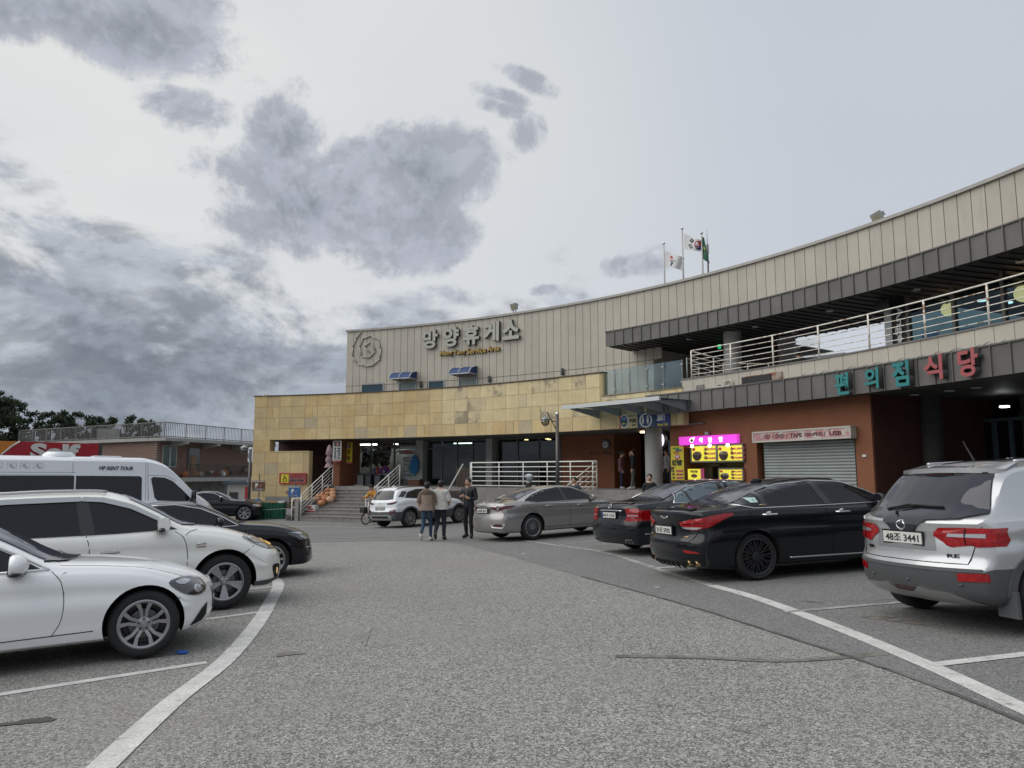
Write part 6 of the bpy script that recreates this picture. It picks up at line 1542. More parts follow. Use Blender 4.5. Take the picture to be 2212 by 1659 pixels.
t, put, shape, _ = panel('direction_sign', 'cream coffee sign with a blue oval and a yellow arrow on the stone fascia', 1339, 1377.5, 894, 925, 31.0, cream, off=.04)
shape([(-1, -1), (-.82, -1), (-.82, 1), (-1, 1)], red, 'edge_band'); shape(circ(-.46, 0, .50, .98), wht, 'oval'); shape(circ(-.46, 0, .37, .80), navy, 'oval', z0=.008)
shape([(-.66, -.35), (-.48, -.15), (-.48, -.27), (-.28, -.27), (-.28, -.43), (-.48, -.43), (-.48, -.55)], yel, 'arrow', z0=.016); shape(circ(-.44, .35, .22, .28), mat('cup_blue', (.12, .25, .4), .5), 'cup_mark', z0=.016)
put('커피', .5, -.02, .38, .30, ink, .05); put('전문점', .6, -.62, .22, .12, ink, .02); put('Coffee Shop', .42, .66, .5, .14, navy, .01)
t, put, shape, _ = panel('toilet_sign', 'dark blue toilet sign with a white ring partly behind the grey canopy', 1378.5, 1417.5, 891, 923, 31.0, navy, off=.04)
shape(circ(-.1, -.05, .72, .98), wht, 'ring'); shape(circ(-.1, -.05, .54, .78), navy, 'ring_inside', z0=.008)
for u in (-.38, .15): shape(circ(u, .42, .09, .13), wht, 'figure_head', z0=.016); shape([(u - .12, -.1), (u - .1, .25), (u + .1, .25), (u + .12, -.1), (u + .07, -.5), (u - .07, -.5)], wht, 'figure_body', z0=.016)
put('화장실', -.1, -.8, .3, .1, red, .02)
t, put, shape, _ = panel('blue_sign', 'blue sign with one large white Korean letter next to the toilet sign', 1418.5, 1447, 889, 921, 31.0, mat('sign_mid_blue', (.02, .04, .2), .5), off=.04)
put('회', -.3, .25, .62, .7, wht, .06); put('Museum Ticket', 0, -.72, .8, .2, yel, .03)
t, put, shape, _ = panel('cafe_sign', 'dark italic Mang Yang Cafe lettering on the red wall under a round badge', 1268, 1350, 974, 984, 33.9, M_brick, off=.0, depth=.012)
bpy.data.objects.remove([o for o in t.children if o.name.startswith('board')][0])
put('Mang Yang Cafe', 0, 0, .98, .95, ink, .02, shear=.3)
am, zm = AZ(1308.5, 960.5, 33.85); F = wallM(33.86, am, zm); mb = MB(); mb.lathe([(.001, .04), (.20, .04), (.22, .02), (.22, 0)], F, 24); o = mb.build('cafe_badge', mat('badge_rim', (.10, .09, .08), .4), None, False); tag(o, 'round badge on the red wall above the cafe lettering', 'badge')
mb = MB(); mb.lathe([(.001, .052), (.14, .052), (.14, .03)], F, 24); bb = mb.build('badge_face', mat('badge_face_paint', (.5, .5, .48), .4), o); mb = MB(); mb.box((0, .02, .058), (.12, .04, .01), F); mb.box((.02, -.04, .058), (.06, .03, .01), F); mb.build('badge_mark', ink, o)
# lit round sign on the column
am, zm = AZ(1427, 951, 32.2); p0 = CP(32.2, am, zm); M_lit = mat('lit_white', (.8, .8, .9), .4, emit=(.8, .82, 1), es=1.1)
F = Matrix.Translation(p0) @ Matrix.Rotation(math.radians(-62), 4, 'Z') @ Matrix.Rotation(PI / 2, 4, 'X'); mb = MB(); mb.lathe([(.001, .06), (.30, .06), (.30, -.06), (.001, -.06)], F, 28); o = mb.build('round_light_box', M_lit, None); smooth_by_angle(fixn(o)); tag(o, 'glowing round sign hanging beside the round column', 'sign')
mb = MB(); mb.lathe([(.30, .07), (.33, .07), (.33, -.07), (.30, -.07)], F, 28); mb.build('rim', mat('badge_rim', 0), o); tm = textmesh('lettering', 'CAFE', F @ Matrix.Translation((0, 0, .062)), .3, .1, navy, o, .004); 
# ------------------------------------------------------------------ snack kiosk
kk = empty('snack_kiosk', CP(31.4, ax(1545, 1000, 31.4), 1), 'lit chestnut snack kiosk with yellow menu boards set into the red wall', 'kiosk')
pinkE = mat('pink_light_box', (.6, .02, .5), .5, emit=(.55, .05, .46), es=.75); yE = mat('yellow_light_box', (.6, .5, .02), .5, emit=(.68, .60, .06), es=.5)
arcbox('kiosk_back', 33.0, 33.1, ax(1470, 1000, 33), ax(1640, 1000, 33), -.2, 3.2, mat('kiosk_back_paint', (.09, .08, .04), .7), kk)
arcbox('counter', 31.3, 31.9, ax(1481, 1000, 31.4), ax(1606, 1000, 31.4), zk0 - .06, zk0, M_alu, kk)
_, put, shape, _ = panel('x', '', 1469, 1594, 941, 959.5, 31.3, pinkE, root=kk, part='pink_light_box', depth=.16)
wE = mat('white_lit_letter', (.9, .9, .9), .5, emit=(1, 1, 1), es=.8)
for ch, u in (('약', -.20), ('단', .12), ('밤', .48)): put(ch, u, 0, None, .62, wE, .04)
shape([(-.62, .0), (-.60, .45), (-.55, .62), (-.42, .85), (-.44, .2), (-.50, -.55), (-.56, -.55)], wE, 'logo_drop'); shape(circ(-.525, -.0, .055, .38), mat('nut_brown', (.12, .05, .02), .5), 'logo_nut', z0=.008)
nut = mat('nut_brown', 0); bowl = mat('bowl_dark', (.03, .015, .01), .4)
def menu(px0, px1, py0, py1, prices, R=31.35):
    _, put, shape, _ = panel('x', '', px0, px1, py0, py1, R, yE, root=kk, part='menu_board', depth=.05, frame=mat('menu_frame', (.12, .12, .1), .5))
    shape(circ(-.52, -.15, .36, .42, 0, 360), nut, 'chestnut_heap'); shape([(-.9, -.15), (-.14, -.15), (-.2, -.55), (-.38, -.85), (-.66, -.85), (-.82, -.55)], bowl, 'bowl', z0=.008)
    shape(circ(-.78, .55, .12, .2), red, 'heart', z0=.008)
    put('약단밤', -.5, .05, .3, .22, wht, .06)
    for i, (s_, p_) in enumerate((('소', prices[0]), ('중', prices[1]), ('대', prices[2]))):
        put(s_, .14, .55 - i * .55, .11, .22, ink, .05); put(p_, .62, .52 - i * .55, .5, .17, mat('price_pink', (.5, .04, .12), .5), .04)
menu(1494, 1548.5, 962, 997.5, ('₩3,000원', '₩5,000원', '₩10,000원')); menu(1551, 1606, 961, 996.5, ('₩3,000원', '₩5,000원', '₩10,000원')); menu(1554, 1606, 1012.5, 1038, ('₩3,000원', '₩5,000원', '₩10,000원'))
_, put, shape, _ = panel('x', '', 1487, 1514, 1013, 1036, 31.4, yE, root=kk, part='small_menu_board'); put('약단밤', 0, .5, .6, .25, ink, .04); shape(circ(0, -.3, .5, .35), nut, 'chestnut_heap')
_, put, shape, _ = panel('x', '', 1514.5, 1521.5, 1012, 1036, 31.4, mat('pink_panel', (.45, .06, .16), .5), root=kk, part='side_panel')
for (px, py, w_, h_) in ((1535, 1024, .5, .5), (1540, 1005, .9, .04)):
    am, zm = AZ(px, py, 32.4); box('roasting_machine' if h_ > .2 else 'shelf', (0, 0, 0), (w_, .4, h_), mat('machine_steel', (.10, .09, .07), .4, .5), kk, M=frameAt(32.4, am, zm))
for px in (1495, 1533, 1572):
    a_, z_ = AZ(px, 963.5 - (px - 1495) * .025, 31.05); mb = MB(); mb.ball(CP(31.05, a_, z_), .055, 12, 8); mb.build('spotlight', mat('spot_glow', (1, 1, 1), .5, emit=(1, .97, .85), es=9), kk, True)
box('camera_box', (0, 0, 0), (.16, .1, .1), M_alu, kk, M=frameAt(31.3, ax(1528, 936, 31.3), az_(1528, 936, 31.3)))
t, put, shape, _ = panel('menu_banner', 'tall narrow yellow banner with a red circle left of the lit menu boards', 1450, 1477.5, 963.5, 1037, 31.33, yel, depth=.03)
put('맛있는', -.15, .86, .5, .06, grn, .05); put('달콤한', .3, .74, .5, .06, blu, .05); put('간식!', -.1, .62, .45, .06, red, .05); shape(circ(.05, .36, .4, .17), red, 'red_disc'); put('약', .05, .36, .3, .11, wht, .05, d=.014); put('단밤', .0, .02, .8, .17, ink, .07)
shape([(-1, -.2), (-.3, -.25), (-1, -.5)], nut, 'chestnut_mark')
for i, p_ in enumerate(('₩3,000원', '₩5,000원', '₩10,000원')): shape([(-.2, -.42 - i * .2), (.9, -.40 - i * .2), (.9, -.52 - i * .2), (-.2, -.54 - i * .2)], mat('banner_pink', (.5, .2, .18), .5), 'price_band'); put(p_, .35, -.47 - i * .2, .5, .05, red, .03, d=.012); put('소중대'[i], -.65, -.47 - i * .2, .2, .07, ink, .05)
# faded CD sign over the shutter
faded = mat('faded_pink_board', (.42, .22, .22), .7, var=.15, vs=6, stain=((.5, .48, .42), 4.0, .5, .9))
t, put, shape, (am, zm, w, h, F) = panel('shutter_sign', 'faded pink CD DVD TAPE sign above the roller shutter', 1629, 1840, 928.5, 950, 31.2, faded, depth=.22, frame=mat('sign_frame_white', (.45, .43, .38), .6))
M_fade = mat('faded_ink', (.09, .03, .035), .7)
for s_, u, ww in (('CD', -.66, .10), ('/', -.54, .02), ('DVD', -.385, .155), ('/', -.235, .02), ('TAPE', -.045, .2), ('/', .14, .02), ('SD카드', .33, .27), ('/', .53, .02), ('USB', .73, .18)): put(s_, u, -.05, ww * .62 if s_ != '/' else .012, .42, M_fade, .035)
_, put, shape, _ = panel('small_notice', 'tiny white notice on the red pier right of the shutter', 1863, 1871, 982, 987, 31.4, wht, depth=.02, off=.02, cat='notice')
# lettering on the dark panel upstairs, reading downwards
T = wallM(33.38, SIGN_A, 5.66) @ Matrix.Rotation(-PI / 2, 4, 'Z'); textmesh('lettering', 'Angel-in', T, 1.75, .28, wht, SIGN_P, .02, bold=.03)

# interior upstairs: globe lamps, blinds, furniture shapes
for px, py, r, lab in ((2048.5, 668.5, .21, 'round paper lamp glowing behind the first upstairs window'), (2211, 634, .24, 'round paper lamp glowing at the right edge upstairs')):
    R = 35.5; a_, z_ = AZ(px, py, R); mb = MB(); mb.ball(CP(R, a_, z_), r, 18, 12); o = mb.build('globe_lamp', mat('globe_glow', (1, .8, .5), .5, emit=(1, .62, .26), es=3), None, True); tag(o, lab, 'lamp')
for px, py in ((2055, 650), (2122, 650), (2176, 655)): a_, z_ = AZ(px, py, 36); mb = MB(); mb.lathe([(.001, z_), (.14, z_), (.14, z_ + .03)], Matrix.Translation(CP(36, a_, 0)), 12); mb.build('ceiling_light', mat('cool_lamp', 0), B)
M_blind = mat('glowing_blue_blind', (.04, .16, .34), .5, emit=(.05, .22, .5), es=.35)  # daylight on the blinds put in as a faint glow of their own
for px0, px1, py0, py1, lab in ((1992, 2028, 716, 738, 'bright blue window seen through the first upstairs pane'), (2072, 2107, 708, 735, 'bright blue window seen through the second upstairs pane'), (2036, 2062, 722, 738, 'small bright blue window between the two others upstairs')):
    am, zm, w, h = span(px0, px1, py0, py1, 38); t = empty('far_blind', CP(38, am, zm), lab, 'blind'); F = frameAt(38, am, zm); nb_ = 8
    for i in range(nb_): box('blind_slat', (0, 0, -h / 2 + (i + .5) * h / nb_), (w, .03, h / nb_ * .78), M_blind, t, M=F)
# units on the lower canopy
def unit(name, label, px0, px1, py0, py1, R, m, d=.6, cat='air conditioner', extra=None):
    am, zm, w, h = span(px0, px1, py0, py1, R); t = empty(name, CP(R, am, zm - h / 2), label, cat); F = frameAt(R, am, zm)
    box('casing', (0, d / 2, 0), (w, d, h), m, t, M=F, bev=.015); return t, F, w, h
rustm = mat('rusty_casing', (.3, .26, .22), .6, stain=((.22, .07, .03), 4.0, .42, .95))
t, F, w, h = unit('rusty_ac_unit', 'old rusty outdoor unit with a dark open grille lying on the lower canopy', 1601, 1688, 808, 830, 30.95, rustm, .5)
box('grille', (-.18, -.01, 0), (w * .74, .03, h * .82), M_black, t, M=F)
for i in range(6): box('grille_bar', (-.18, -.03, -h * .32 + i * h * .13), (w * .72, .012, .014), M_frame, t, M=F)
t, F, w, h = unit('white_ac_unit', 'white outdoor unit with a curved hose on the lower canopy left of the rusty unit', 1542, 1576, 833, 850, 30.95, mat('ac_white', (.45, .45, .42), .5), .4)
mb = MB(); mb.lathe([(.12, -.01), (.16, -.02), (.17, 0)], F @ Matrix.Translation((-.1, 0, 0)) @ Matrix.Rotation(PI / 2, 4, 'X'), 20); mb.build('fan_ring', M_frame, t)
mb = MB(); mb.tube([F @ Vector(v) for v in spline([(.12, 0, .02), (.16, 0, .22), (.3, 0, .28), (.44, 0, .2), (.46, 0, -.1)], 5)], .03, 8); mb.build('hose', mat('ac_white', 0), t, True)
unit('junction_box', 'small grey box on the beige parapet above the lower canopy', 1503, 1520, 831, 845, 30.98, mat('box_grey', (.16, .155, .14), .6), .18, 'box')
for i, (px, s_) in enumerate(((1745, .25), (1790, .3), (1850, .35), (1905, .3), (1965, .4), (2040, .3), (2085, .45), (2150, .3))):
    a_ = ax(px, 770, 31.0); w_ = MB(); F = frameAt(30.95, a_, 4.43); w_.tube([F @ Vector(v) for v in spline([(-s_, 0, .03), (-s_ * .3, -.02, .10), (s_ * .3, 0, .04), (s_, .02, .09)], 4)], .012, 5); o = w_.build('loose_cable', M_alu, None, True); tag(o, 'loose cable on the lower canopy edge, ' + ['left of the teal letters', 'just left of the first teal letter', 'above the first teal letter', 'above the second teal letter', 'above the third teal letter', 'above the first rose letter', 'above the last rose letter', 'right of the rose letters'][i], 'cable', 'loose cables on the lower canopy')
mb = MB(); a_, z_ = AZ(1752, 676, 32.5); mb.ball(CP(32.5, a_, 6.62), .16, 12, 8, (1.3, .8, .8)); 
a_, z_ = AZ(1838, 655, 33.0); mb = MB(); mb.box((0, 0, 6.55), (.45, .3, .3), frameAt(33.0, ax(1913, 660, 33.0), 0)); o = mb.build('speaker', M_black, None); bevel(o, .03); tag(o, 'black loudspeaker under the upper canopy beside the grey pillar', 'loudspeaker')
a_, z_ = AZ(1555, 744, 33.8); mb = MB(); mb.box((0, 0, z_), (.12, .05, .17), frameAt(34.2, ax(1554, 744, 34.2), 0)); o = mb.build('exit_sign', mat('exit_green', (.02, .4, .15), .5, emit=(.03, .6, .2), es=.5), None); tag(o, 'small green exit sign left of the upstairs round column', 'exit sign')
# ------------------------------------------------------------------ people
SKIN = mat('skin', (.50, .30, .21), .6); HAIR = mat('black_hair', (.012, .01, .009), .5)
def seg_d(p, a, b):
    ab = b - a; t = max(0, min(1, (p - a).dot(ab) / max(1e-9, ab.dot(ab)))); return (p - (a + ab * t)).length
def person(label, pos, face, H, J, cols, hair=True, cap=None, shirt_len=.0, scale_w=1.0, name='person', hood=None, group=None, extras=None):
    """J: joints as offsets; body is one skinned surface, coloured by region. face: direction looked to, degrees clockwise from +Y"""
    s = H / 1.70
    D = dict(pel=(0, 0, .93), wst=(0, .005, 1.07), cst=(0, 0, 1.25), nb=(0, -.01, 1.41), nk=(0, .0, 1.47), hd=(0, .02, 1.56), ht=(0, .02, 1.635),
             shr=(.165, -.01, 1.365), elr=(.215, -.03, 1.10), wrr=(.215, .03, .87), har=(.21, .05, .80), shl=(-.165, -.01, 1.365), ell=(-.215, -.03, 1.10), wrl=(-.215, .03, .87), hal=(-.21, .05, .80),
             hpr=(.085, 0, .90), knr=(.095, .02, .50), anr=(.10, -.02, .10), tor=(.11, .13, .035), hpl=(-.085, 0, .90), knl=(-.095, .02, .50), anl=(-.10, -.02, .10), tol=(-.11, .13, .035))
    D.update(J)
    keys = list(D); R_ = dict(pel=.135, wst=.125, cst=.145, nb=.085, nk=.052, hd=.082, ht=.075, shr=.068, elr=.048, wrr=.032, har=.036, shl=.068, ell=.048, wrl=.032, hal=.036, hpr=.095, knr=.062, anr=.043, tor=.036, hpl=.095, knl=.062, anl=.043, tol=.036)
    if cols.get('loose'):
        for k in ('wst', 'cst', 'pel'): R_[k] *= 1.12
        for k in ('elr', 'ell', 'shr', 'shl'): R_[k] *= 1.25
        for k in ('knr', 'knl', 'anr', 'anl'): R_[k] *= 1.1
    E_ = [('pel', 'wst'), ('wst', 'cst'), ('cst', 'nb'), ('nb', 'nk'), ('nk', 'hd'), ('hd', 'ht'), ('nb', 'shr'), ('shr', 'elr'), ('elr', 'wrr'), ('wrr', 'har'), ('nb', 'shl'), ('shl', 'ell'), ('ell', 'wrl'), ('wrl', 'hal'), ('pel', 'hpr'), ('hpr', 'knr'), ('knr', 'anr'), ('anr', 'tor'), ('pel', 'hpl'), ('hpl', 'knl'), ('knl', 'anl'), ('anl', 'tol')]
    me = bpy.data.meshes.new('body'); me.from_pydata([Vector(D[k]) * s for k in keys], [(keys.index(a), keys.index(b)) for a, b in E_], [])
    bm = bmesh.new(); bm.from_mesh(me); ly = bm.verts.layers.skin.verify(); bm.verts.ensure_lookup_table()
    for i, k in enumerate(keys):
        r = R_[k] * s * scale_w; fl = .78 if k in ('pel', 'wst', 'cst') else 1.0
        bm.verts[i][ly].radius = (r, r * fl); bm.verts[i][ly].use_root = (k == 'pel')
    bm.to_mesh(me); bm.free()
    o = bpy.data.objects.new('tmp', me); col.objects.link(o); o.modifiers.new('s', 'SKIN'); sb = o.modifiers.new('b', 'SUBSURF'); sb.levels = 2; sb.render_levels = 2
    m2 = bpy.data.meshes.new_from_object(o.evaluated_get(bpy.context.evaluated_depsgraph_get())); bpy.data.objects.remove(o)
    m2.name = 'body'; m2.materials.clear()
    mats = [cols['top'], cols['bottom'], SKIN, cols.get('shoe', mat('dark_shoe', (.02, .018, .016), .5)), cols.get('sleeve', cols['top'])]
    for m in mats: m2.materials.append(m)
    W_ = {k: Vector(D[k]) * s for k in keys}
    region = {('pel', 'wst'): 1, ('wst', 'cst'): 0, ('cst', 'nb'): 0, ('nb', 'nk'): 2, ('nk', 'hd'): 2, ('hd', 'ht'): 2, ('nb', 'shr'): 0, ('nb', 'shl'): 0, ('shr', 'elr'): 4, ('shl', 'ell'): 4, ('elr', 'wrr'): 2 if cols.get('short') else 4, ('ell', 'wrl'): 2 if cols.get('short') else 4, ('wrr', 'har'): 2, ('wrl', 'hal'): 2, ('pel', 'hpr'): 1, ('pel', 'hpl'): 1, ('hpr', 'knr'): 1, ('hpl', 'knl'): 1, ('knr', 'anr'): 1, ('knl', 'anl'): 1, ('anr', 'tor'): 3, ('anl', 'tol'): 3}
    for p in m2.polygons:
        c_ = p.center; best = min(E_, key=lambda e: seg_d(c_, W_[e[0]], W_[e[1]])); k = region[best]
        if best in (('pel', 'wst'), ('pel', 'hpr'), ('pel', 'hpl')) and c_.z > (.86 if not cols.get('long') else .78) * s: k = 0
        if k == 0 and c_.z > 1.45 * s: k = 2
        p.material_index = k; p.use_smooth = True
    root = empty(name, (0, 0, 0), label, 'person', group, world=False)
    root.matrix_world = Matrix.Translation(Vector(pos)) @ Matrix.Rotation(-math.radians(face), 4, 'Z')
    b = link('body', m2, root)
    def sub(mb, nm, m, sm=True): q = mb.build(nm, m, None, sm); q.parent = root; return q
    hd = W_['hd']; ht = W_['ht']; up = (ht - hd).normalized(); f = Vector((0, 1, 0)); hc = hd + Vector((0, 0, .03)) * s
    fd = Vector(cols.get('look', (0, 1, 0))).normalized()
    sd_ = fd.cross(Vector((0, 0, 1))).normalized()
    F = Matrix((sd_, fd, Vector((0, 0, 1)))).transposed()
    hm = MB()
    if cap != 'helmet':
        hm.ball(hc + F @ Vector((0, -.018, .028)) * s, .099 * s, 16, 10, (.92, 1.0, .98)); hm.ball(hc + F @ Vector((0, -.045, -.03)) * s, .075 * s, 12, 8, (1.0, .7, 1.1))
        hr = sub(hm, 'hair', HAIR)
    fm = MB(); fm.ball(hc + F @ Vector((0, .012, -.012)) * s, .088 * s, 16, 12, (.82, 1.0, 1.12)); fm.ball(hc + F @ Vector((0, .105, -.02)) * s, .014 * s, 8, 6, (.8, 1, 1.6))
    for q in (-1, 1): fm.ball(hc + F @ Vector((q * .076, -.0, -.015)) * s, .02 * s, 8, 6, (.4, .8, 1.3))
    fo = sub(fm, 'head', SKIN)
    ey = MB()
    for q in (-1, 1): ey.ball(hc + F @ Vector((q * .03, .092, .005)) * s, .010 * s, 8, 6, (1.2, .6, .6)); ey.box(hc + F @ Vector((q * .03, .096, .028)) * s, (.03 * s, .008, .007), None)
    ey.ball(hc + F @ Vector((0, .094, -.062)) * s, .014 * s, 8, 6, (1.4, .4, .35)); e_ = ey.build('facial_features', mat('brow_dark', (.05, .025, .02), .6), None, True); e_.parent = fo
    if cap == 'cap':
        cm = MB(); cm.ball(hc + Vector((0, -.005, .05)) * s, .104 * s, 16, 8, (.95, 1.02, .75)); cm.box(hc + F @ Vector((0, .13, .055)) * s, (.13 * s, .09 * s, .012), None); sub(cm, 'cap', cols['cap'])
    if cap == 'helmet':
        cm = MB(); cm.ball(hc + Vector((0, -.01, .055)) * s, .125 * s, 18, 10, (.88, 1.1, .8)); q = sub(cm, 'helmet', mat('helmet_white', (.6, .62, .64), .35))
        st_ = MB()
        for k in (-2, 0, 2): st_.ball(hc + Vector((k * .028, -.01, .062)) * s, .124 * s, 10, 10, (.09, 1.1, .82))
        w = st_.build('helmet_vent', M_black, None, True); w.parent = q
        cm = MB(); cm.ball(hc + F @ Vector((0, .0, -.06)) * s, .09 * s, 14, 8, (.95, 1.05, .75)); sub(cm, 'neck_gaiter', mat('gaiter_blue', (.12, .25, .32), .7))
    # hands
    for k, (wk, hk) in enumerate((('wrr', 'har'), ('wrl', 'hal'))):
        a, b_ = W_[wk], W_[hk]; d = (b_ - a).normalized(); sx = 1 if k == 0 else -1; hb = MB()
        pr_ = d.cross(Vector((1, 0, 0))).normalized(); ln = Vector((sx, 0, 0)); 
        hb.ball(b_, .036 * s, 10, 6, (.55, .9, 1.15))
        for q, ll in zip((-1.5, -.5, .5, 1.5), (.055, .068, .064, .05)):
            p0 = b_ + pr_ * q * .016 * s + d * .025 * s; hb.tube([p0, p0 + d * ll * .5 * s - ln * .004, p0 + d * ll * s - ln * .018 * s], [.0095 * s, .009 * s, .007 * s], 6)
        p0 = b_ - pr_ * .03 * s; hb.tube([p0 - d * .015 * s, p0 - pr_ * .02 * s + d * .02 * s, p0 - pr_ * .022 * s + d * .045 * s], [.011 * s, .01 * s, .008 * s], 6); sub(hb, 'hand', SKIN)
    for k in ('r', 'l'):
        a, b_ = W_['an' + k], W_['to' + k]; d = (b_ - a); n_ = d.normalized(); sh = MB(); sh.tube([a - n_ * .05 * s + Vector((0, 0, -.03)) * s, a + n_ * .03 * s + Vector((0, 0, -.03)) * s, b_ - n_ * .02 * s, b_ + n_ * .04 * s], [.045 * s, .052 * s, .045 * s, .03 * s], 10); sub(sh, 'shoe', cols.get('shoe', mats[3]))
        so2 = MB(); so2.tube([a - n_ * .06 * s + Vector((0, 0, -.065)) * s, b_ + Vector((0, 0, -.012)) * s + n_ * .04 * s], .022 * s, 8); sub(so2, 'sole', cols.get('sole', mats[3]))
    if shirt_len:                                            # hanging hem of a loose top
        hb = MB(); c0 = W_['wst']; ring = []
        rr_ = [(.20, 1.37), (.205, 1.25), (.195, 1.10), (.205, .98), (.215, shirt_len)]
        vs = []
        n_ = 20
        for (r, z) in rr_:
            cx_ = (W_['cst'] if z > 1.1 else W_['pel'])
            for k in range(n_):
                t = 2 * PI * k / n_; wob = 1 + .03 * math.sin(3 * t + z * 9); vs.append(Vector((cx_.x + r * s * scale_w * wob * math.cos(t) * (.93 if z > 1.3 else 1), cx_.y + r * s * .66 * scale_w * wob * math.sin(t), z * s)))
        q = mesh('shirt', vs, [(j * n_ + k, j * n_ + (k + 1) % n_, (j + 1) * n_ + (k + 1) % n_, (j + 1) * n_ + k) for j in range(len(rr_) - 1) for k in range(n_)], cols['top2'] if 'top2' in cols else cols['top'], None, True); q.parent = root
        for k in ('r', 'l'):
            slm = MB(); a, b_ = W_['sh' + k], W_['el' + k]; slm.tube([a + (a - b_) * .05, a.lerp(b_, .5), a.lerp(b_, .98)], [.075 * s, .082 * s, .085 * s], 12, caps=False); sub(slm, 'sleeve', cols['top'])
        if hood: hm = MB(); hm.ball(W_['nb'] + Vector((0, -.09, .0)) * s, .12 * s, 14, 8, (1.2, .5, .9)); sub(hm, 'hood', hood); hm = MB(); hm.ball(W_['nb'] + Vector((0, -.02, -.02)) * s, .16 * s, 14, 8, (1.3, .75, .62)); sub(hm, 'yoke', hood)
    return root
fab = lambda n, c, r=.85: mat(n, c, r, var=.14, vs=9, bump=.3, bs=40)
def gp_(px, py): p = WG(px, py); return (p.x, p.y, p.z + .01)
# man looking at his phone
pp = gp_(1012, 1163); o = person('man in black jacket and trousers standing and looking at his phone', pp, 205, 1.74,
    dict(elr=(.25, .02, 1.12), wrr=(.12, .24, 1.17), har=(.05, .30, 1.20), ell=(-.25, 0, 1.10), wrl=(-.13, .22, 1.12), hal=(-.05, .29, 1.17), hd=(0, .05, 1.55), ht=(0, .06, 1.62), anl=(-.13, .06, .10), tol=(-.17, .21, .035), knl=(-.12, .07, .5), anr=(.09, -.05, .1), tor=(.13, .09, .035)),
    dict(top=fab('black_jacket', (.014, .015, .018), .6), bottom=fab('black_trousers', (.012, .012, .015)), shoe=mat('black_sneaker', (.02, .02, .022), .6), sole=mat('white_sole', (.55, .55, .55), .6), loose=True, look=(0, 1, -.0)), scale_w=1.06)
ph = MB(); ph.box((0, .325, 1.245), (.075, .012, .15), Matrix.Rotation(.0, 4, 'X')); ph = ph.build('phone', M_black, None); ph.parent = o; ph.scale = (1.02,) * 3; ph.parent = None; ph.matrix_world = o.matrix_world.copy() @ Matrix.Scale(1.02, 4); tag(ph, 'black phone in the hands of the standing man', 'phone')
jk = MB(); mw = o
z_ = MB(); z_.tube([(.0, .135, 1.40), (.0, .165, 1.2), (.0, .15, .92)], .006, 5); zo = z_.build('zip', M_alu, None); zo.parent = o
z_ = MB(); z_.box((.245, .02, 1.24), (.02, .03, .07)); zo = z_.build('sleeve_mark', mat('sleeve_white', (.6, .6, .6), .6), None); zo.parent = o
# two walking away
wb_ = fab('brown_top', (.15, .105, .08)); wb2 = fab('taupe_top', (.26, .195, .155))
cols1 = dict(top=wb_, top2=wb2, bottom=fab('blue_jeans', (.025, .055, .10)), short=True, shoe=mat('white_sneaker', (.5, .5, .47), .6), cap=mat('black_cap', (.012, .012, .014), .7))
person('woman in black cap, brown hooded top and blue jeans walking away', gp_(921, 1169), 8, 1.66,
    dict(knr=(.09, .12, .50), anr=(.10, .10, .09), tor=(.11, .25, .035), knl=(-.09, .0, .5), anl=(-.11, -.20, .20), tol=(-.11, -.15, .07), elr=(.22, .03, 1.10), wrr=(.19, .14, .92), har=(.17, .18, .87), ell=(-.23, -.05, 1.1), wrl=(-.21, .05, .9), hal=(-.19, .1, .85)), cols1, cap='cap', shirt_len=.88, hood=wb_, scale_w=1.02)
person('man in a white polo shirt and dark trousers walking away beside the woman', gp_(951, 1167), 3, 1.70,
    dict(knr=(.09, .09, .50), anr=(.10, .04, .09), tor=(.12, .19, .035), knl=(-.09, .06, .5), anl=(-.12, -.18, .2), tol=(-.12, -.12, .07), elr=(.25, .0, 1.12), wrr=(.22, .14, 1.0), har=(.19, .2, .98), ell=(-.25, -.03, 1.1), wrl=(-.25, -.02, .86), hal=(-.25, .0, .80)),
    dict(top=fab('white_polo', (.56, .55, .50)), bottom=fab('navy_trousers', (.02, .02, .03)), short=True, shoe=mat('brown_shoe', (.05, .03, .02), .5), loose=True), shirt_len=.87, scale_w=1.08)
# on the platform
def plat(px, R): a = ax(px, 1050, R); p = CP(R, a, ZP); return (p.x, p.y, p.z + .01)
person('woman in a patterned plum blouse standing by the cafe entrance', plat(1343, 32.3), 100, 1.50, dict(hd=(0, .05, 1.56), ht=(0, .06, 1.63)), dict(top=fab('plum_blouse', (.11, .045, .055)), bottom=fab('navy_slacks', (.015, .02, .05)), shoe=mat('white_sneaker', 0), long=True), shirt_len=.80, scale_w=1.12)
person('man in a dark open jacket and grey trousers leaning beside the round column', plat(1369, 32.2), 285, 1.58, dict(elr=(.22, .05, 1.2), wrr=(.14, .14, 1.42), har=(.1, .15, 1.5), anl=(-.16, .08, .1), tol=(-.2, .22, .035), ell=(-.24, -.02, 1.12)), dict(top=fab('dark_jacket', (.014, .016, .02)), bottom=fab('grey_trousers', (.10, .10, .09)), shoe=mat('white_sneaker', 0), loose=True))
s_ = MB(); s_.box((0, .12, 1.15), (.16, .06, .42))
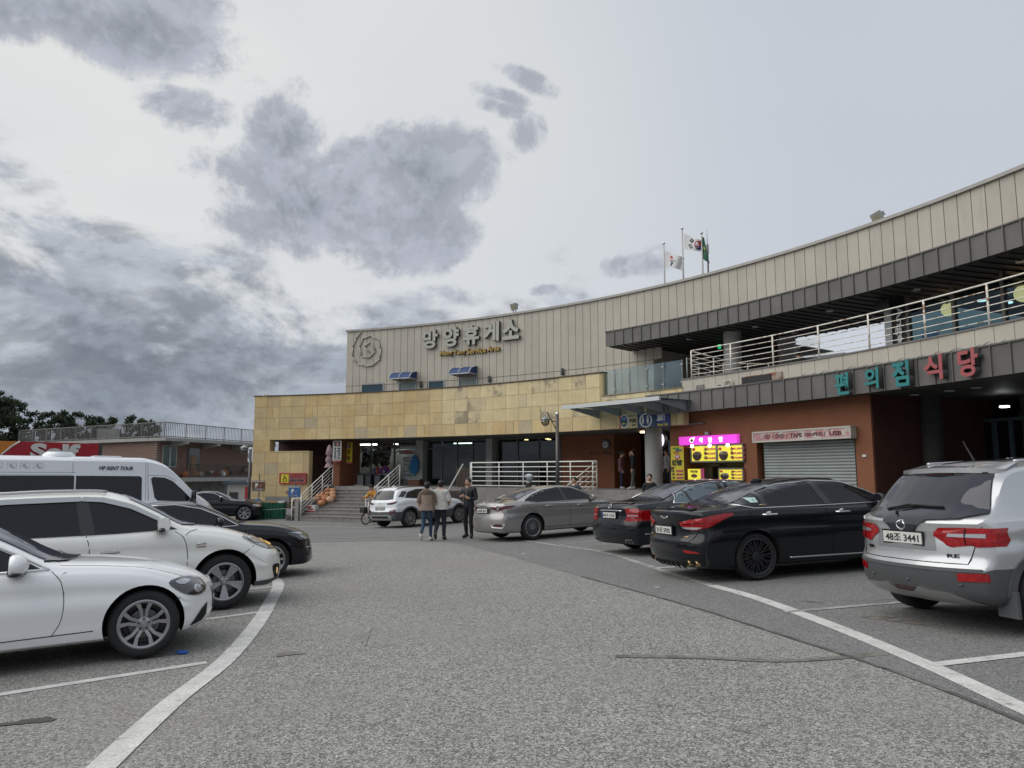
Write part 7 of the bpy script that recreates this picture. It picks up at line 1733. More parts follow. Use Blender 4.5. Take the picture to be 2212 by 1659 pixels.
# heads behind the cars
def stand(px, y): x = (px - 1106) / FPX * y; return (x, y, g(x, y) + .01)
person('cyclist with white helmet and blue neck gaiter behind the silver saloon', stand(1142, 25.5), 80, 1.80, {}, dict(top=fab('black_jersey', (.012, .012, .016)), bottom=fab('black_tights', (.01, .01, .012))), cap='helmet')
person('man in a grey shirt behind the roof of the silver saloon', stand(1240, 25.3), 215, 1.66, {}, dict(top=fab('grey_blue_shirt', (.06, .075, .085)), bottom=fab('dark_slacks', (.02, .02, .02)), loose=True))
person('young man with thick black hair behind the black limousine', stand(1401, 22.5), 200, 1.66, {}, dict(top=fab('black_tee', (.012, .012, .014)), bottom=fab('dark_slacks', 0)))
a_ = ax(1726, 790, 32.6); person('person in dark clothes on the upper balcony behind the railing', tuple(CP(32.6, a_, 4.0)), 40, 1.62, {}, dict(top=fab('black_tee', 0), bottom=fab('dark_slacks', 0)))
a_ = ax(1440, 1000, 33.6); person('shop worker in a white coat half hidden at the cafe counter', tuple(CP(33.6, a_, ZP)), 250, 1.6, {}, dict(top=fab('white_coat', (.30, .31, .31)), bottom=fab('dark_slacks', 0)))
# rider and bicycle
bp0 = Vector((-6.15, 31.6, g(-6.1, 31.6) + .012)); bd = Vector((.62, .78, 0)).normalized()
bi = empty('bicycle', bp0, 'small wheeled bicycle ridden towards the camera left of the compact suv', 'bicycle'); BM = Matrix(((-bd.x, bd.y, 0, bp0.x), (-bd.y, -bd.x, 0, bp0.y), (0, 0, 1, bp0.z), (0, 0, 0, 1)))
def wheel_(x, R_=.26):
    w_ = MB(); w_.lathe([(R_ - .045, -.012), (R_ - .02, -.022), (R_, 0), (R_ - .02, .022), (R_ - .045, .012)], BM @ Matrix.Translation((x, 0, R_)), 28, axis='y'); o = w_.build('wheel', M_tyre, bi, True)
    r_ = MB(); r_.lathe([(R_ - .048, -.014), (R_ - .06, 0), (R_ - .048, .014)], BM @ Matrix.Translation((x, 0, R_)), 28, axis='y')
    for k in range(10): t = PI * 2 * k / 10; r_.tube([BM @ Vector((x, 0, R_)), BM @ Vector((x + (R_ - .05) * math.cos(t), 0, R_ + (R_ - .05) * math.sin(t)))], .004, 4)
    q = r_.build('rim', M_alu, o)
wheel_(0); wheel_(-1.0)
def btube(nm, pts, r, m): w_ = MB(); w_.tube([BM @ Vector(p) for p in pts], r, 6); w_.build(nm, m, bi, True)
btube('frame', [(0, 0, .26), (-.1, 0, .62), (-.16, 0, .95)], .02, M_white); btube('frame', [(-.1, 0, .6), (-.5, 0, .32), (-1.0, 0, .26)], .025, M_white); btube('seat_tube', [(-.5, 0, .32), (-.66, 0, .82)], .02, M_frame); btube('handlebar', [(-.16, -.28, 1.0), (-.16, 0, .97), (-.16, .28, 1.0)], .014, M_frame)
w_ = MB(); w_.ball(BM @ Vector((-.68, 0, .86)), .11, 10, 6, (1, .8, .4)); w_.build('saddle', M_black, bi); w_ = MB(); w_.box((.12, 0, .62), (.2, .3, .24), BM); o = w_.build('basket', M_black, bi); bevel(o, .03)
btube('pedal', [(-.5, -.15, .2), (-.5, .15, .45)], .012, M_frame)
person('person in an orange jacket and black cap riding a bicycle behind the compact suv', tuple(BM @ Vector((-.66, 0, -.06))), math.degrees(math.atan2(-bd.x, -bd.y)), 1.82,
    dict(pel=(0, 0, .93), cst=(0, .22, 1.22), nb=(0, .30, 1.34), nk=(0, .34, 1.40), hd=(0, .38, 1.47), ht=(0, .39, 1.55), wst=(0, .1, 1.07), shr=(.165, .28, 1.30), elr=(.25, .38, 1.12), wrr=(.26, .55, 1.08), har=(.26, .60, 1.07), shl=(-.165, .28, 1.30), ell=(-.25, .38, 1.12), wrl=(-.26, .55, 1.08), hal=(-.26, .60, 1.07), knr=(.1, .35, .72), anr=(.1, .22, .36), tor=(.11, .36, .34), knl=(-.1, .33, .62), anl=(-.1, .20, .22), tol=(-.11, .34, .20)),
    dict(top=fab('orange_jacket', (.50, .22, .025)), bottom=fab('black_tights', 0), cap=mat('black_cap', 0), loose=True), cap='cap')

# ------------------------------------------------------------------ things by the steps
def on_stairs(px, py):
    for k in range(60):
        R = 28.4 + k * .045; a, z = AZ(px, py, R); zz = -.52 + 1.47 * min(1, max(0, (math.floor((R - 28.35) / .295) + 1) / 10))
        if z <= zz: return R, a, zz
    return 31.05, AZ(px, py, 31.05)[0], ZP
ump = [(.46, .20, .09), (.50, .25, .13), (.43, .18, .09), (.52, .30, .18)]
for i, (cx_, cy_, r) in enumerate([(705, 1232, .15), (742, 1229, .14), (662, 1247, .13), (740, 1247, .15), (700, 1256, .13), (743, 1270, .15), (664, 1266, .14), (720, 1300, .18), (690, 1270, .12), (638, 1284, .16), (676, 1300, .17), (612, 1313, .16), (650, 1318, .17)]):
    px, py = cx_ * .2646 + 521.2, (1350 + (cy_ + 12) / 2.0733) * .5486
    R, a, z = on_stairs(px, py); pk = MB(); prof = []; r *= .98
    n_ = 20; T = Matrix.Translation(CP(R + .05, a, z + r * .8)) @ Matrix.Rotation(rnd.uniform(0, 3), 4, 'Z') @ Matrix.Rotation(rnd.choice((0, 1.3, .4)), 4, 'X')
    vs = []; m_ = 10
    for j in range(m_ + 1):
        t = PI * j / m_
        for k in range(n_):
            q = 2 * PI * k / n_; rib = 1 + .05 * math.cos(10 * q) * math.sin(t); vs.append(T @ Vector((r * 1.15 * rib * max(.02, math.sin(t)) * math.cos(q), r * 1.15 * rib * max(.02, math.sin(t)) * math.sin(q), -r * .85 * math.cos(t))))
    o = mesh('pumpkin', vs, [(j * n_ + k, j * n_ + (k + 1) % n_, (j + 1) * n_ + (k + 1) % n_, (j + 1) * n_ + k) for j in range(m_) for k in range(n_)], mat('pumpkin_skin_%s' % 'abcd'[i % 4], ump[i % 4], .6, var=.2, vs=9), None, True)
    lab = ['at the top of the pile', 'at the top right of the pile', 'at the upper left edge of the pile', 'at the right, one row below the top', 'in the centre of the second row', 'at the right of the third row', 'at the left of the third row', 'large, lowest on the right side', 'in the middle of the pile', 'at the left, in the fourth row', 'in front, in the middle of the bottom', 'lowest, beside the white rail at the left', 'front one at the bottom of the pile'][i]
    tag(o, 'pale orange pumpkin on the steps, ' + lab, 'pumpkin', 'pumpkins piled on the steps')
    sk = MB(); sk.tube([T @ Vector((0, 0, r * .8)), T @ Vector((.01, 0, r * .8 + .05))], .014, 5); q = sk.build('stem', mat('pumpkin_stem', (.12, .10, .04), .8), o)
R, a, z = on_stairs(668, 1107); F = frameAt(R + .25, a, z + .17); t = empty('carton', F.translation, 'red and white printed carton on the lowest steps by the railing', 'box')
box('carton_body', (0, 0, 0), (.45, .3, .32), wht, t, M=F); box('red_band', (-.08, -.153, .08), (.26, .008, .09), red, t, M=F); box('red_base', (0, -.153, -.12), (.44, .008, .06), red, t, M=F); box('print', (.0, -.153, -.02), (.3, .006, .08), mat('print_grey', (.2, .12, .12), .6), t, M=F)
# folded parasol
a, z0 = AZ(709, 1058, 30.9); _, z1 = AZ(707, 961, 30.9); p = CP(30.9, a, 0); um = empty('parasol', (p.x, p.y, .9), 'closed dusty pink parasol tied together beside the brick pillar', 'parasol')
mb = MB(); mb.tube([(p.x, p.y, .8), (p.x, p.y, z1 - .02)], .022, 8); mb.build('pole', mat('parasol_pole', (.05, .04, .035), .5), um)
zb2 = AZ(709, 1010, 30.9)[1]; hh = z1 - zb2; vs = []; n_ = 24
for (f, r) in [(0, .02), (.06, .07), (.2, .12), (.42, .17), (.46, .10), (.5, .09), (.62, .15), (.74, .15), (.78, .10), (.84, .12), (.97, .20), (1, .20)]:
    for k in range(n_): q = 2 * PI * k / n_; rr_ = r * (1 + .18 * math.cos(8 * q + f * 3)); vs.append((p.x + rr_ * math.cos(q), p.y + rr_ * math.sin(q), z1 - f * hh))
mesh('canopy_cloth', vs, [(j * n_ + k, j * n_ + (k + 1) % n_, (j + 1) * n_ + (k + 1) % n_, (j + 1) * n_ + k) for j in range(11) for k in range(n_)], fab('dusty_pink_cloth', (.36, .25, .27)), um, True)
mb = MB(); mb.lathe([(.001, .95), (.22, .95), (.24, 1.02), (.05, 1.05)], Matrix.Translation((p.x, p.y, -.02)), 16); mb.build('base', M_conc, um)
# banners on the pillar
def vbanner(label, px0, px1, py0, py1, R, m, cols_, strip_m):
    am, zm, w, h = span(px0, px1, py0, py1, R); t = empty('banner', CP(R, am, zm), label, 'banner'); F = frameAt(R, am, zm)
    box('cloth', (0, 0, 0), (w, .02, h), m, t, M=F); box('bottom_strip', (0, -.004, -h / 2 - h * .045), (w, .02, h * .09), strip_m, t, M=F)
    box('picture', (0, -.013, h * .33), (w * .66, .008, h * .25), mat('photo_dark', (.06, .05, .06), .6, var=.5, vs=14), t, M=F)
    mb = MB(); T = wallM(R - .02, am, zm) @ Matrix.Translation((w * .03, h * .33, 0)); mb.lathe([(.001, .012), (w * .2, .01), (w * .22, 0)], T, 9); mb.build('picture_food', mat('photo_pink', (.45, .25, .22), .6, var=.4, vs=20), t)
    for u, s_, sz in cols_:
        n = len(s_); 
        for i, ch in enumerate(s_):
            if ch == ' ': continue
            textmesh('lettering', ch, wallM(R - .012, am, zm) @ Matrix.Translation((u * w / 2, h * .14 - (i + .5) * h * .60 / n, 0)), w * sz, h * .60 / n * .82, ink, t, .006, bold=.05)
    textmesh('lettering', '맥반석 구이', wallM(R - .016, am, zm) @ Matrix.Translation((0, -h / 2 - h * .045, 0)), w * .8, h * .05, wht, t, .006, bold=.04)
vbanner('tall white banner with vertical black Korean letters on the brick pillar', 719, 737.5, 952, 994, 31.4, wht, [(.42, '맥반석구이', .34), (-.42, '통째로오징어', .24)], red)
vbanner('yellow banner with a dark food picture behind the white banner', 739, 761, 956, 998, 32.2, yel, [(.3, '구이', .3), (-.45, '안주', .3)], red)
# shop signs and goods
def sgn(s_, label, px0, px1, py0, py1, R, mb_, mi, bold=.04):
    t, put, shape, q = panel('shop_sign', label, px0, px1, py0, py1, R, mb_, depth=.03, off=.03); put(s_, 0, 0, .9, .68, mi, bold)
gw = mat('sign_glass_grey', (.16, .17, .165), .5)
sgn('건어물직판장', 'grey glass sign with red and black Korean letters, second pane of the shopfront', 815, 850, 955, 965, RS, gw, mat('sign_mixed_ink', (.09, .03, .03), .6)); sgn('맥반석구이', 'grey glass sign with black Korean letters on the third pane of the shopfront', 860, 900, 953, 964, RS, gw, ink, .06)
sgn('수산물직판장', 'white sign with red Korean letters below the shopfront header', 862, 903, 972, 981, RS, mat('sign_off_white', (.36, .36, .35), .6), red, .06)
for i, (s_, px, py) in enumerate((('오징어', 883, 991), ('쥐포', 884, 1001), ('한치', 884, 1012), ('건어물', 886, 1022), ('미역', 886, 1032))): sgn(s_, 'pale window lettering card number row %s beside the red shopfront letters' % ['top', 'second', 'third', 'fourth', 'lowest'][i], px - 12, px + 12, py - 4, py + 4, RS, mat('card_teal', (.13, .2, .2), .6), wht, .05)
r9 = random.Random(3)
def goods(label, px0, px1, py0, py1, R, n, mset, name='hanging_goods'):
    t = empty(name, CP(R, ax((px0 + px1) / 2, 1000, R), 1.5), label, 'goods')
    for i in range(n):
        px, py = r9.uniform(px0, px1), r9.uniform(py0, py1); a, z = AZ(px, py, R); mb = MB(); mb.ball(CP(R - r9.uniform(0, .25), a, z), r9.uniform(.08, .14), 7, 5, (1, .5, r9.uniform(1.0, 1.8)), 0, Matrix.Rotation(r9.uniform(-.5, .5), 3, 'Y')); mb.build('packet', r9.choice(mset), t)
    return t
dk = [mat('packet_' + n, c, .3, var=.4, vs=20) for n, c in (('dark', (.04, .035, .03)), ('grey', (.14, .13, .12)), ('tan', (.16, .11, .06)), ('silver', (.3, .3, .3)))]
box('shop_side_panel', (0, 0, 0), (5.2, .04, 1.7), mat('shop_white_wall', (.26, .26, .25), .7), B, M=frameAt(36.2, ax(838, 1000, 36.2), 2.1))
goods('bunches of dried fish packets hanging behind the shop window, left pane', 788, 806, 970, 1005, 35.2, 46, dk[:2] + dk[2:]); goods('bunches of dried fish packets hanging behind the shop window, middle pane', 812, 842, 968, 1003, 35.0, 60, dk)
brt = [mat('goods_' + n, c, .5) for n, c in (('red', (.4, .03, .03)), ('yellow', (.45, .3, .05)), ('green', (.03, .2, .08)), ('blue', (.03, .08, .3)), ('white', (.45, .45, .43)), ('purple', (.15, .03, .2)))]
goods('colourful packets spread on the shop counter', 812, 850, 1010, 1035, 34.1, 36, brt, 'counter_goods')
def crate(nm, label, px0, px1, py0, py1, R, m, d=.5, lid=None, cat='cabinet'):
    am, zm, w, h = span(px0, px1, py0, py1, R); F = frameAt(R, am, zm); t = empty(nm, F.translation, label, cat); o = box('body', (0, d / 2, 0), (w, d, h), m, t, M=F, bev=.012)
    box('front_panel', (0, -.008, -h * .02), (w * .86, .02, h * .84), lid or m, t, M=F); box('top_edge', (0, d / 2, h / 2 + .015), (w + .04, d + .04, .03), M_alu, t, M=F); return t
crate('display_freezer', 'white fronted freezer at the left of the shop entrance', 771, 785.5, 1024, 1050, 33.3, M_frame, lid=mat('freezer_white', (.42, .43, .43), .4)); crate('display_freezer', 'grey fronted freezer right of the white fronted freezer', 788, 801, 1025, 1050, 33.3, M_frame, lid=mat('freezer_grey', (.2, .21, .215), .4)); crate('display_freezer', 'light grey cabinet third in the row by the shop', 808, 821, 1026, 1052, 33.3, M_frame, lid=mat('freezer_grey', 0)); crate('goods_shelf', 'metal shelf with packets right of the cabinets', 822, 838, 1024, 1052, 33.6, M_alu, lid=mat('shelf_dark', (.05, .05, .045), .6), cat='shelf')
crate('cardboard_box', 'cardboard box on the platform in front of the freezers', 766, 783, 1049, 1060, 31.4, mat('cardboard', (.28, .21, .12), .8, var=.15, vs=8), .35, cat='box'); crate('cardboard_box', 'brown cardboard boxes stacked beside the square column', 880, 906, 1036, 1053, 33.4, mat('cardboard_brown', (.16, .08, .05), .8), .4, cat='box')
mb = MB(); a, z = AZ(892, 1000, 33.9); vs = []
am, zm, w, h = span(886, 901, 986, 1022, 33.8); F = frameAt(33.8, am, zm); o = fixn(MB().prism([(-.05, .5), (.12, .5), (.28, .15), (.24, -.25), (.08, -.5), (-.2, -.42), (-.26, -.1)], F, .06).build('blue_raincoat', fab('blue_sheet', (.015, .12, .28)), None)); tag(o, 'bright blue cloth hanging at the right of the shop window', 'cloth')
# plants, ramp fence, bar
t = empty('hanging_plant', CP(34.9, ax(1091, 980, 34.9), 2.9), 'dark hanging plant behind the cafe window', 'plant'); mb = MB()
for i in range(160):
    a, z = AZ(1091 + r9.gauss(0, 8), 985 + r9.uniform(-10, 16), 34.9 + r9.uniform(-.2, .2)); c_ = CP(34.9 + r9.uniform(-.2, .2), a, z); d = Vector((r9.uniform(-1, 1), r9.uniform(-1, 1), -r9.uniform(.3, 1.5))).normalized() * .22; n_ = d.cross(Vector((0, 1, .2))).normalized() * .05; mb.add([c_, c_ + d * .5 + n_, c_ + d, c_ + d * .5 - n_], [(0, 1, 2, 3)])
mb.build('leaves', mat('dark_leaf', (.02, .045, .02), .6), t); mb = MB(); mb.lathe([(.001, 2.55), (.12, 2.6), (.16, 2.85)], Matrix.Translation(CP(34.9, ax(1091, 980, 34.9), 0)), 12); mb.build('pot', M_conc, t)
a_fe0, a_fe1 = ax(992, 1060, 31.2), ax(1016, 1060, 31.2); t = empty('wooden_fence', CP(31.2, a_fe0, ZP), 'dark brown wooden slat fence at the left end of the platform railing', 'fence'); M_wood = mat('dark_wood', (.06, .042, .032), .8, var=.3, vs=8)
for i in range(9):
    a = a_fe0 + (a_fe1 - a_fe0) * i / 8; box('slat', (0, 0, ZP + .42), (.06, .03, .95), M_wood, t, M=frameAt(31.1, a, 0))
for z in (.3, .78): arcbox('fence_rail', 31.12, 31.15, a_fe0, a_fe1, ZP + z, ZP + z + .07, M_wood, t)
for i in range(9): box('slat', (0, 0, .45), (.07, .03, .9), M_wood, t, M=frameAt(30.9, ax(962 + i * 4.2, 1070, 30.9), -.1))
mb = MB(); mb.tube([WY(969, 1058, 31.0), WY(1000, 1003, 32.2)], .035, 6); o = mb.build('slanting_bar', mat('pale_bar', (.4, .39, .36), .6), None); tag(o, 'single pale slanting handrail bar right of the steps', 'handrail')
# accessible parking signs and wall sign
def wheelchair(shape_fn, cx_, cy_, k, m, nm='wheelchair_symbol', ky=1.0):
    P_ = lambda pts: [(cx_ + x * k, cy_ + y * k * ky) for x, y in pts]
    shape_fn(P_(circ(0, .82, .14, .14)), m, nm, z0=.012); shape_fn(P_([(-.06, .62), (.07, .62), (.09, .1), (.48, .1), (.66, -.42), (.88, -.34), (.84, -.2), (.72, -.24), (.56, .22), (-.06, .22)]), m, nm, z0=.014)
    ring = [(math.cos(math.radians(t)), math.sin(math.radians(t))) for t in range(100, 345, 20)]; shape_fn(P_([(x * .56 + .05, y * .56 - .28) for x, y in ring] + [(x * .42 + .05, y * .42 - .28) for x, y in ring[::-1]]), m, nm, z0=.016)
t, put, shape, _ = panel('wheelchair_sign', 'red framed sign with a black wheelchair on yellow fixed to the low stone wall', 605, 661, 1023, 1044, 31.0, mat('sign_weathered', (.22, .10, .09), .7, var=.3, vs=5), off=.05, frame=red)
shape([(-.92, -.9), (-.32, -.9), (-.32, .9), (-.92, .9)], yel, 'yellow_field'); wheelchair(shape, -.63, -.1, .25, ink, ky=3.0)
put('장애인 화장실', .32, .4, .54, .32, red, .06); put('남자용 여자용', .32, -.42, .54, .24, mat('faded_ink', 0), .04)
def psign(label, px0, px1, py0, py1, R, m, foot, m2=None, rim=None):
    t, put, shape, (am, zm, w, h, F) = panel('parking_sign', label, px0, px1, py0, py1, R, m, depth=.03)
    put('P', -.28, .08, .22, .40, wht, .07); wheelchair(shape, .3, -.02, .15, wht, ky=.9); put('장애인전용 주차구역', 0, .82, .9, .14, wht, .03)
    shape([(-1, -1), (1, -1), (1, -.42), (-1, -.36)], m2 or m, 'lower_field'); put('안내문', 0, -.7, .6, .16, mat('pale_lettering', (.3, .33, .38), .6), .02, d=.012)
    mb = MB(); p = CP(R + .05, am, 0); mb.tube([(p.x, p.y, foot), (p.x, p.y, zm + h / 2 + .3)], .03, 8); mb.build('post', mat('post_grey', (.14, .14, .14), .5, .4), t)
psign('blue disabled parking sign on a grey post left of the white stairs', 623.5, 649, 1050, 1073.5, 28.6, blu, -.7); psign('rusty brown disabled parking sign beside the bins', 545, 572.5, 1038, 1061, 29.8, mat('rust_sign', (.12, .045, .02), .7, var=.4, vs=6), -.7, mat('rust_pale', (.16, .12, .10), .8, var=.4, vs=8))
# bins
def WB(px, py, y): return WY(px, py, y)
YB = 36.5
gz = g(-12, YB) - .02
t = empty('bin_group', WB(580, 1115, YB), 'row of large bins hidden behind a green canvas skirt', 'bins'); M_green = mat('green_canvas', (.008, .10, .055), .6, var=.15, vs=4)
x0, x1 = WB(552, 1100, YB).x, WB(613, 1100, YB).x; zt = WB(580, 1086, YB).z
vs = []; n_ = 48
for i in range(n_ + 1):
    x = x0 + (x1 - x0) * i / n_; y = YB + .035 * math.sin(i * 1.1) + .02 * math.sin(i * 2.7); vs += [(x, y, gz), (x, y, zt)]
mesh('canvas_skirt', vs, [(2 * i, 2 * i + 2, 2 * i + 3, 2 * i + 1) for i in range(n_)], M_green, t, True)
for x in (x0, x1): mesh('canvas_side', [(x, YB, gz), (x, YB + .7, gz), (x, YB + .7, zt), (x, YB, zt)], [(0, 1, 2, 3)], M_green, t)
mb = MB(); mb.box(((x0 + x1) / 2, YB + .4, zt - .25), (x1 - x0 - .05, .7, .5)); mb.build('bins_body', M_frame, t)
for i in range(4): box('flattened_carton', (x0 + .17 + i * (x1 - x0) / 4, YB + .2 + .05 * (i % 2), zt + .03), ((x1 - x0) / 4.4, .5, .09), mat('cardboard', 0) if i < 3 else wht, t)
lids = ['left arched recycling bin with an open round top', 'middle arched recycling bin with an open round top', 'right arched recycling bin with an open round top']
for i, px in enumerate((516, 529, 542)):
    p = WB(px, 1085, 36.7); r = .135; t = empty('recycling_bin', (p.x, p.y, gz), lids[i], 'bin', 'arched recycling bins'); n_ = 12
    vs = []
    for yy in (0, .5):
        for k in range(n_ + 1): q = PI * k / n_; vs.append((p.x + r * math.cos(q), p.y + yy, p.z + r * math.sin(q) * 1.15))
        for k in range(n_ + 1): q = PI * k / n_; vs.append((p.x + r * .86 * math.cos(q), p.y + yy, p.z + r * .86 * math.sin(q) * 1.15))
    m_ = n_ + 1; fs = []
    for k in range(n_): fs += [(k, k + 1, m_ + k + 1, m_ + k), (k, 2 * m_ + k, 2 * m_ + k + 1, k + 1), (m_ + k, m_ + k + 1, 3 * m_ + k + 1, 3 * m_ + k)]
    mesh('arched_top', vs, fs, mat('galvanised', (.22, .23, .235), .4, .5), t, False); box('bin_inside', (p.x, p.y + .49, p.z + .06), (r * 1.7, .02, r * 1.2), M_gap, t)
    box('bin_body', (p.x, p.y + .25, (p.z + gz) / 2), (r * 1.98, .5, p.z - gz), mat('bin_blue', (.02, .10, .28), .5) if i else M_frame, t); box('bin_label', (p.x, p.y - .006, (p.z + gz) / 2 + .1), (r * 1.2, .01, .2), mat('label_pale', (.25, .33, .42), .5), t)
p = WB(555.5, 1083, 37.2); mb = MB(); mb.ball((p.x, p.y, p.z - .1), .3, 16, 10, (1, 1, .75)); mb.lathe([(.29, gz), (.3, p.z - .1)], Matrix.Translation((p.x, p.y, 0)), 16); o = mb.build('domed_bin', mat('bin_blue', 0), None, True); tag(o, 'blue dome topped bin behind the recycling bins', 'bin')
p = WB(618.5, 1115, YB + .2); t = crate('grey_cabinet', 'plain beige cabinet right of the green canvas', 613.5, 624, 1084, 1112, 29.9, mat('cabinet_beige', (.24, .19, .13), .8)); 
p = WB(627, 1113, 35.4); mb = MB(); mb.lathe([(.001, gz + .02), (.2, gz + .02), (.24, gz + .22), (.22, gz + .24)], Matrix.Translation((p.x, p.y, 0)), 14); o = mb.build('planter_basin', mat('basin_grey', (.10, .095, .09), .8), None, False); tag(o, 'round grey basin on the ground by the sign post', 'basin')
p = WB(624, 1103, 35.6); box('white_notice_stand', (p.x, p.y, gz + .42), (.26, .03, .3), mat('sign_off_white', 0), None); tag(bpy.data.objects['white_notice_stand'], 'small pale notice stand beside the grey basin', 'notice')
mb = MB(); pts = [WB(520, 1098, 36.3), WB(550, 1101, 36.3), WB(580, 1101, 36.3), WB(612, 1099, 36.3), WB(640, 1101, 35.4)]; mb.tube(spline(pts, 5), .012, 5); o = mb.build('rope', mat('rope_grey', (.4, .4, .38), .8), None, True); tag(o, 'thin pale rope stretched in front of the green canvas', 'rope')
p0, p1 = WB(574, 1078, 37.3), WB(625, 1078, 37.3); box('wall_ledge', ((p0.x + p1.x) / 2, 37.4, p0.z), (p1.x - p0.x, .3, .22), M_conc, None); tag(bpy.data.objects['wall_ledge'], 'low grey concrete beam behind the green canvas skirt', 'beam')
box('beam_support', ((p0.x + p1.x) / 2, 37.45, (p0.z + gz) / 2 - .1), (.3, .2, p0.z - gz), M_conc, bpy.data.objects['wall_ledge'])
# street lamps
def lamp(label, px, py_top, y, foot, gdir, gpx, gpy, r):
    p = WY(px, py_top, y); t = empty('street_lamp', (p.x, p.y, foot), label, 'street lamp', 'curved arm street lamps'); M_lp = mat('lamp_post_steel', (.11, .10, .095), .35, .6)
    mb = MB(); mb.tube([(p.x, p.y, foot), (p.x, p.y, p.z)], [.075, .06], 12); mb.build('post', M_lp, t, True)
    mb = MB(); mb.ball((p.x, p.y, p.z + .05), .07, 12, 8); mb.build('finial', M_chrome, t, True); mb = MB(); mb.lathe([(.12, foot), (.13, foot + .12), (.09, foot + .2)], Matrix.Translation((p.x, p.y, 0)), 14); mb.build('base', M_lp, t)
    q = WY(gpx, gpy, y); d = q.x - p.x
    mb = MB(); mb.tube(spline([(p.x, p.y, p.z - .25), (p.x + d * .5, p.y, p.z - .17), (p.x + d * .8, p.y, p.z + .08), (q.x - .05 * abs(d) / d, p.y, p.z + .1), ], 6), .022, 8); mb.build('arm', M_lp, t, True)
    mb = MB(); mb.tube([(p.x, p.y, p.z - .6), (p.x + d * .35, p.y, p.z - .3), (p.x + d * .55, p.y, p.z - .13)], .018, 8); mb.build('brace', M_lp, t, True)
    mb = MB(); mb.tube([(q.x, p.y, p.z + .1), (q.x, p.y, q.z + r * .9)], .02, 6); mb.lathe([(.03, q.z + r * 1.25), (r * .7, q.z + r * .85), (r * 1.25, q.z + r * .5), (r * 1.2, q.z + r * .45)], Matrix.Translation((q.x, p.y, 0)), 20); mb.build('lamp_shade', M_alu, t, True)
    mb = MB(); mb.ball((q.x, p.y, q.z), r, 20, 14); mb.build('lamp_globe', glass_mat('globe_glass', (.62, .6, .52), .12, .15), t, True)
    mb = MB(); mb.ball((q.x, p.y, q.z + .03), r * .3, 10, 8, (1, 1, 1.8)); mb.build('bulb', mat('sign_off_white', 0), t, True)
lamp('street lamp with hanging glass globe in front of the cafe windows', 1203.5, 897, 27.0, -.2, -1, 1178, 911, .155)
lamp('street lamp with glass globe at the left corner of the stone wall', 541.5, 972, 37.2, -.8, -1, 528, 971.5, .19)

# ------------------------------------------------------------------ left background
brick = bpy.data.materials.new('far_brickwork'); brick.use_nodes = True; h_ = N(brick.node_tree); b_ = brick.node_tree.nodes['Principled BSDF']; bt = h_.n('ShaderNodeTexBrick'); bt.inputs['Scale'].default_value = 1.0
tc_ = h_.n('ShaderNodeTexCoord'); h_.l(tc_.outputs['UV'], bt.inputs['Vector']); bt.inputs['Color1'].default_value = (.20, .105, .075, 1); bt.inputs['Color2'].default_value = (.15, .08, .06, 1); bt.inputs['Mortar'].default_value = (.24, .20, .17, 1)
bt.inputs['Brick Width'].default_value = .24; bt.inputs['Row Height'].default_value = .085; bt.inputs['Mortar Size'].default_value = .012; h_.l(bt.outputs['Color'], b_.inputs['Base Color']); b_.inputs['Roughness'].default_value = .9
bpn = h_.n('ShaderNodeBump'); bpn.inputs['Distance'].default_value = .01; h_.l(bt.outputs['Fac'], bpn.inputs['Height']); bpn.invert = True; h_.l(bpn.outputs[0], b_.inputs['Normal'])
hc_ = Vector((-23.9, 50)); hr_ = Vector((-21.3, 60)); hl_ = Vector((-39, 59.5))
hs = empty('brick_house', (hc_.x, hc_.y, -1), 'low brown brick house with balcony and railed flat roof left of the stone wall', 'house')
def wallquad(nm, A, Bq, z0, z1, m, parent, off=0, th=.2):
    d = (Bq - A); L = d.length; d /= L; n_ = Vector((d.y, -d.x)); 
    if n_.y > 0: n_ = -n_
    if abs(n_.y) < .3 and n_.x < 0: n_ = -n_
    P_ = [A + n_ * off, Bq + n_ * off, Bq + n_ * (off - th), A + n_ * (off - th)]
    o = mesh(nm, [(p.x, p.y, z) for z in (z0, z1) for p in P_], [(0, 1, 5, 4), (1, 2, 6, 5), (2, 3, 7, 6), (3, 0, 4, 7), (4, 5, 6, 7), (3, 2, 1, 0)], m, parent)
    uvl = o.data.uv_layers.new(name='uv')
    for p in o.data.polygons:
        for li in p.loop_indices:
            v = o.data.vertices[o.data.loops[li].vertex_index].co; uvl.data[li].uv = ((Vector((v.x, v.y)) - A).dot(d), v.z)
    return fixn(o)
HZ0, HZ1, HZ2 = -1.2, 1.3, 3.75
wallquad('side_wall', hc_, hl_, HZ1, HZ2, brick, hs); wallquad('front_wall', hc_, hr_, HZ1, HZ2, brick, hs)
wallquad('lower_wall', hc_, hr_, HZ0, HZ1 - .3, mat('grey_render', (.20, .19, .17), .9, var=.15, vs=1), hs); wallquad('lower_wall', hc_, hl_, HZ0, HZ1, mat('grey_render', 0), hs)
pale = mat('pale_slab', (.33, .325, .31), .8, var=.1, streak=.3)
dR = (hr_ - hc_).normalized(); nR = Vector((dR.y, -dR.x)); dL = (hl_ - hc_).normalized(); nL = Vector((-dL.y, dL.x)) * -1
if nL.y > 0: nL = -nL
if nR.x < 0: nR = -nR
ov = 1.3; cR = hc_ + nR * ov + nL * .6
def slab(nm, pts, z0, z1, m): n_ = len(pts); return fixn(mesh(nm, [(p[0], p[1], z) for z in (z0, z1) for p in pts], [tuple(range(n_))[::-1], tuple(range(n_, 2 * n_))] + [(i, (i + 1) % n_, (i + 1) % n_ + n_, i + n_) for i in range(n_)], m, hs))
roofp = [cR, hr_ + nR * ov + dR * 2, hr_ + dR * 2 - nR * 8, hl_ + nL * .6 + Vector((2, 8)), hl_ + nL * .6]
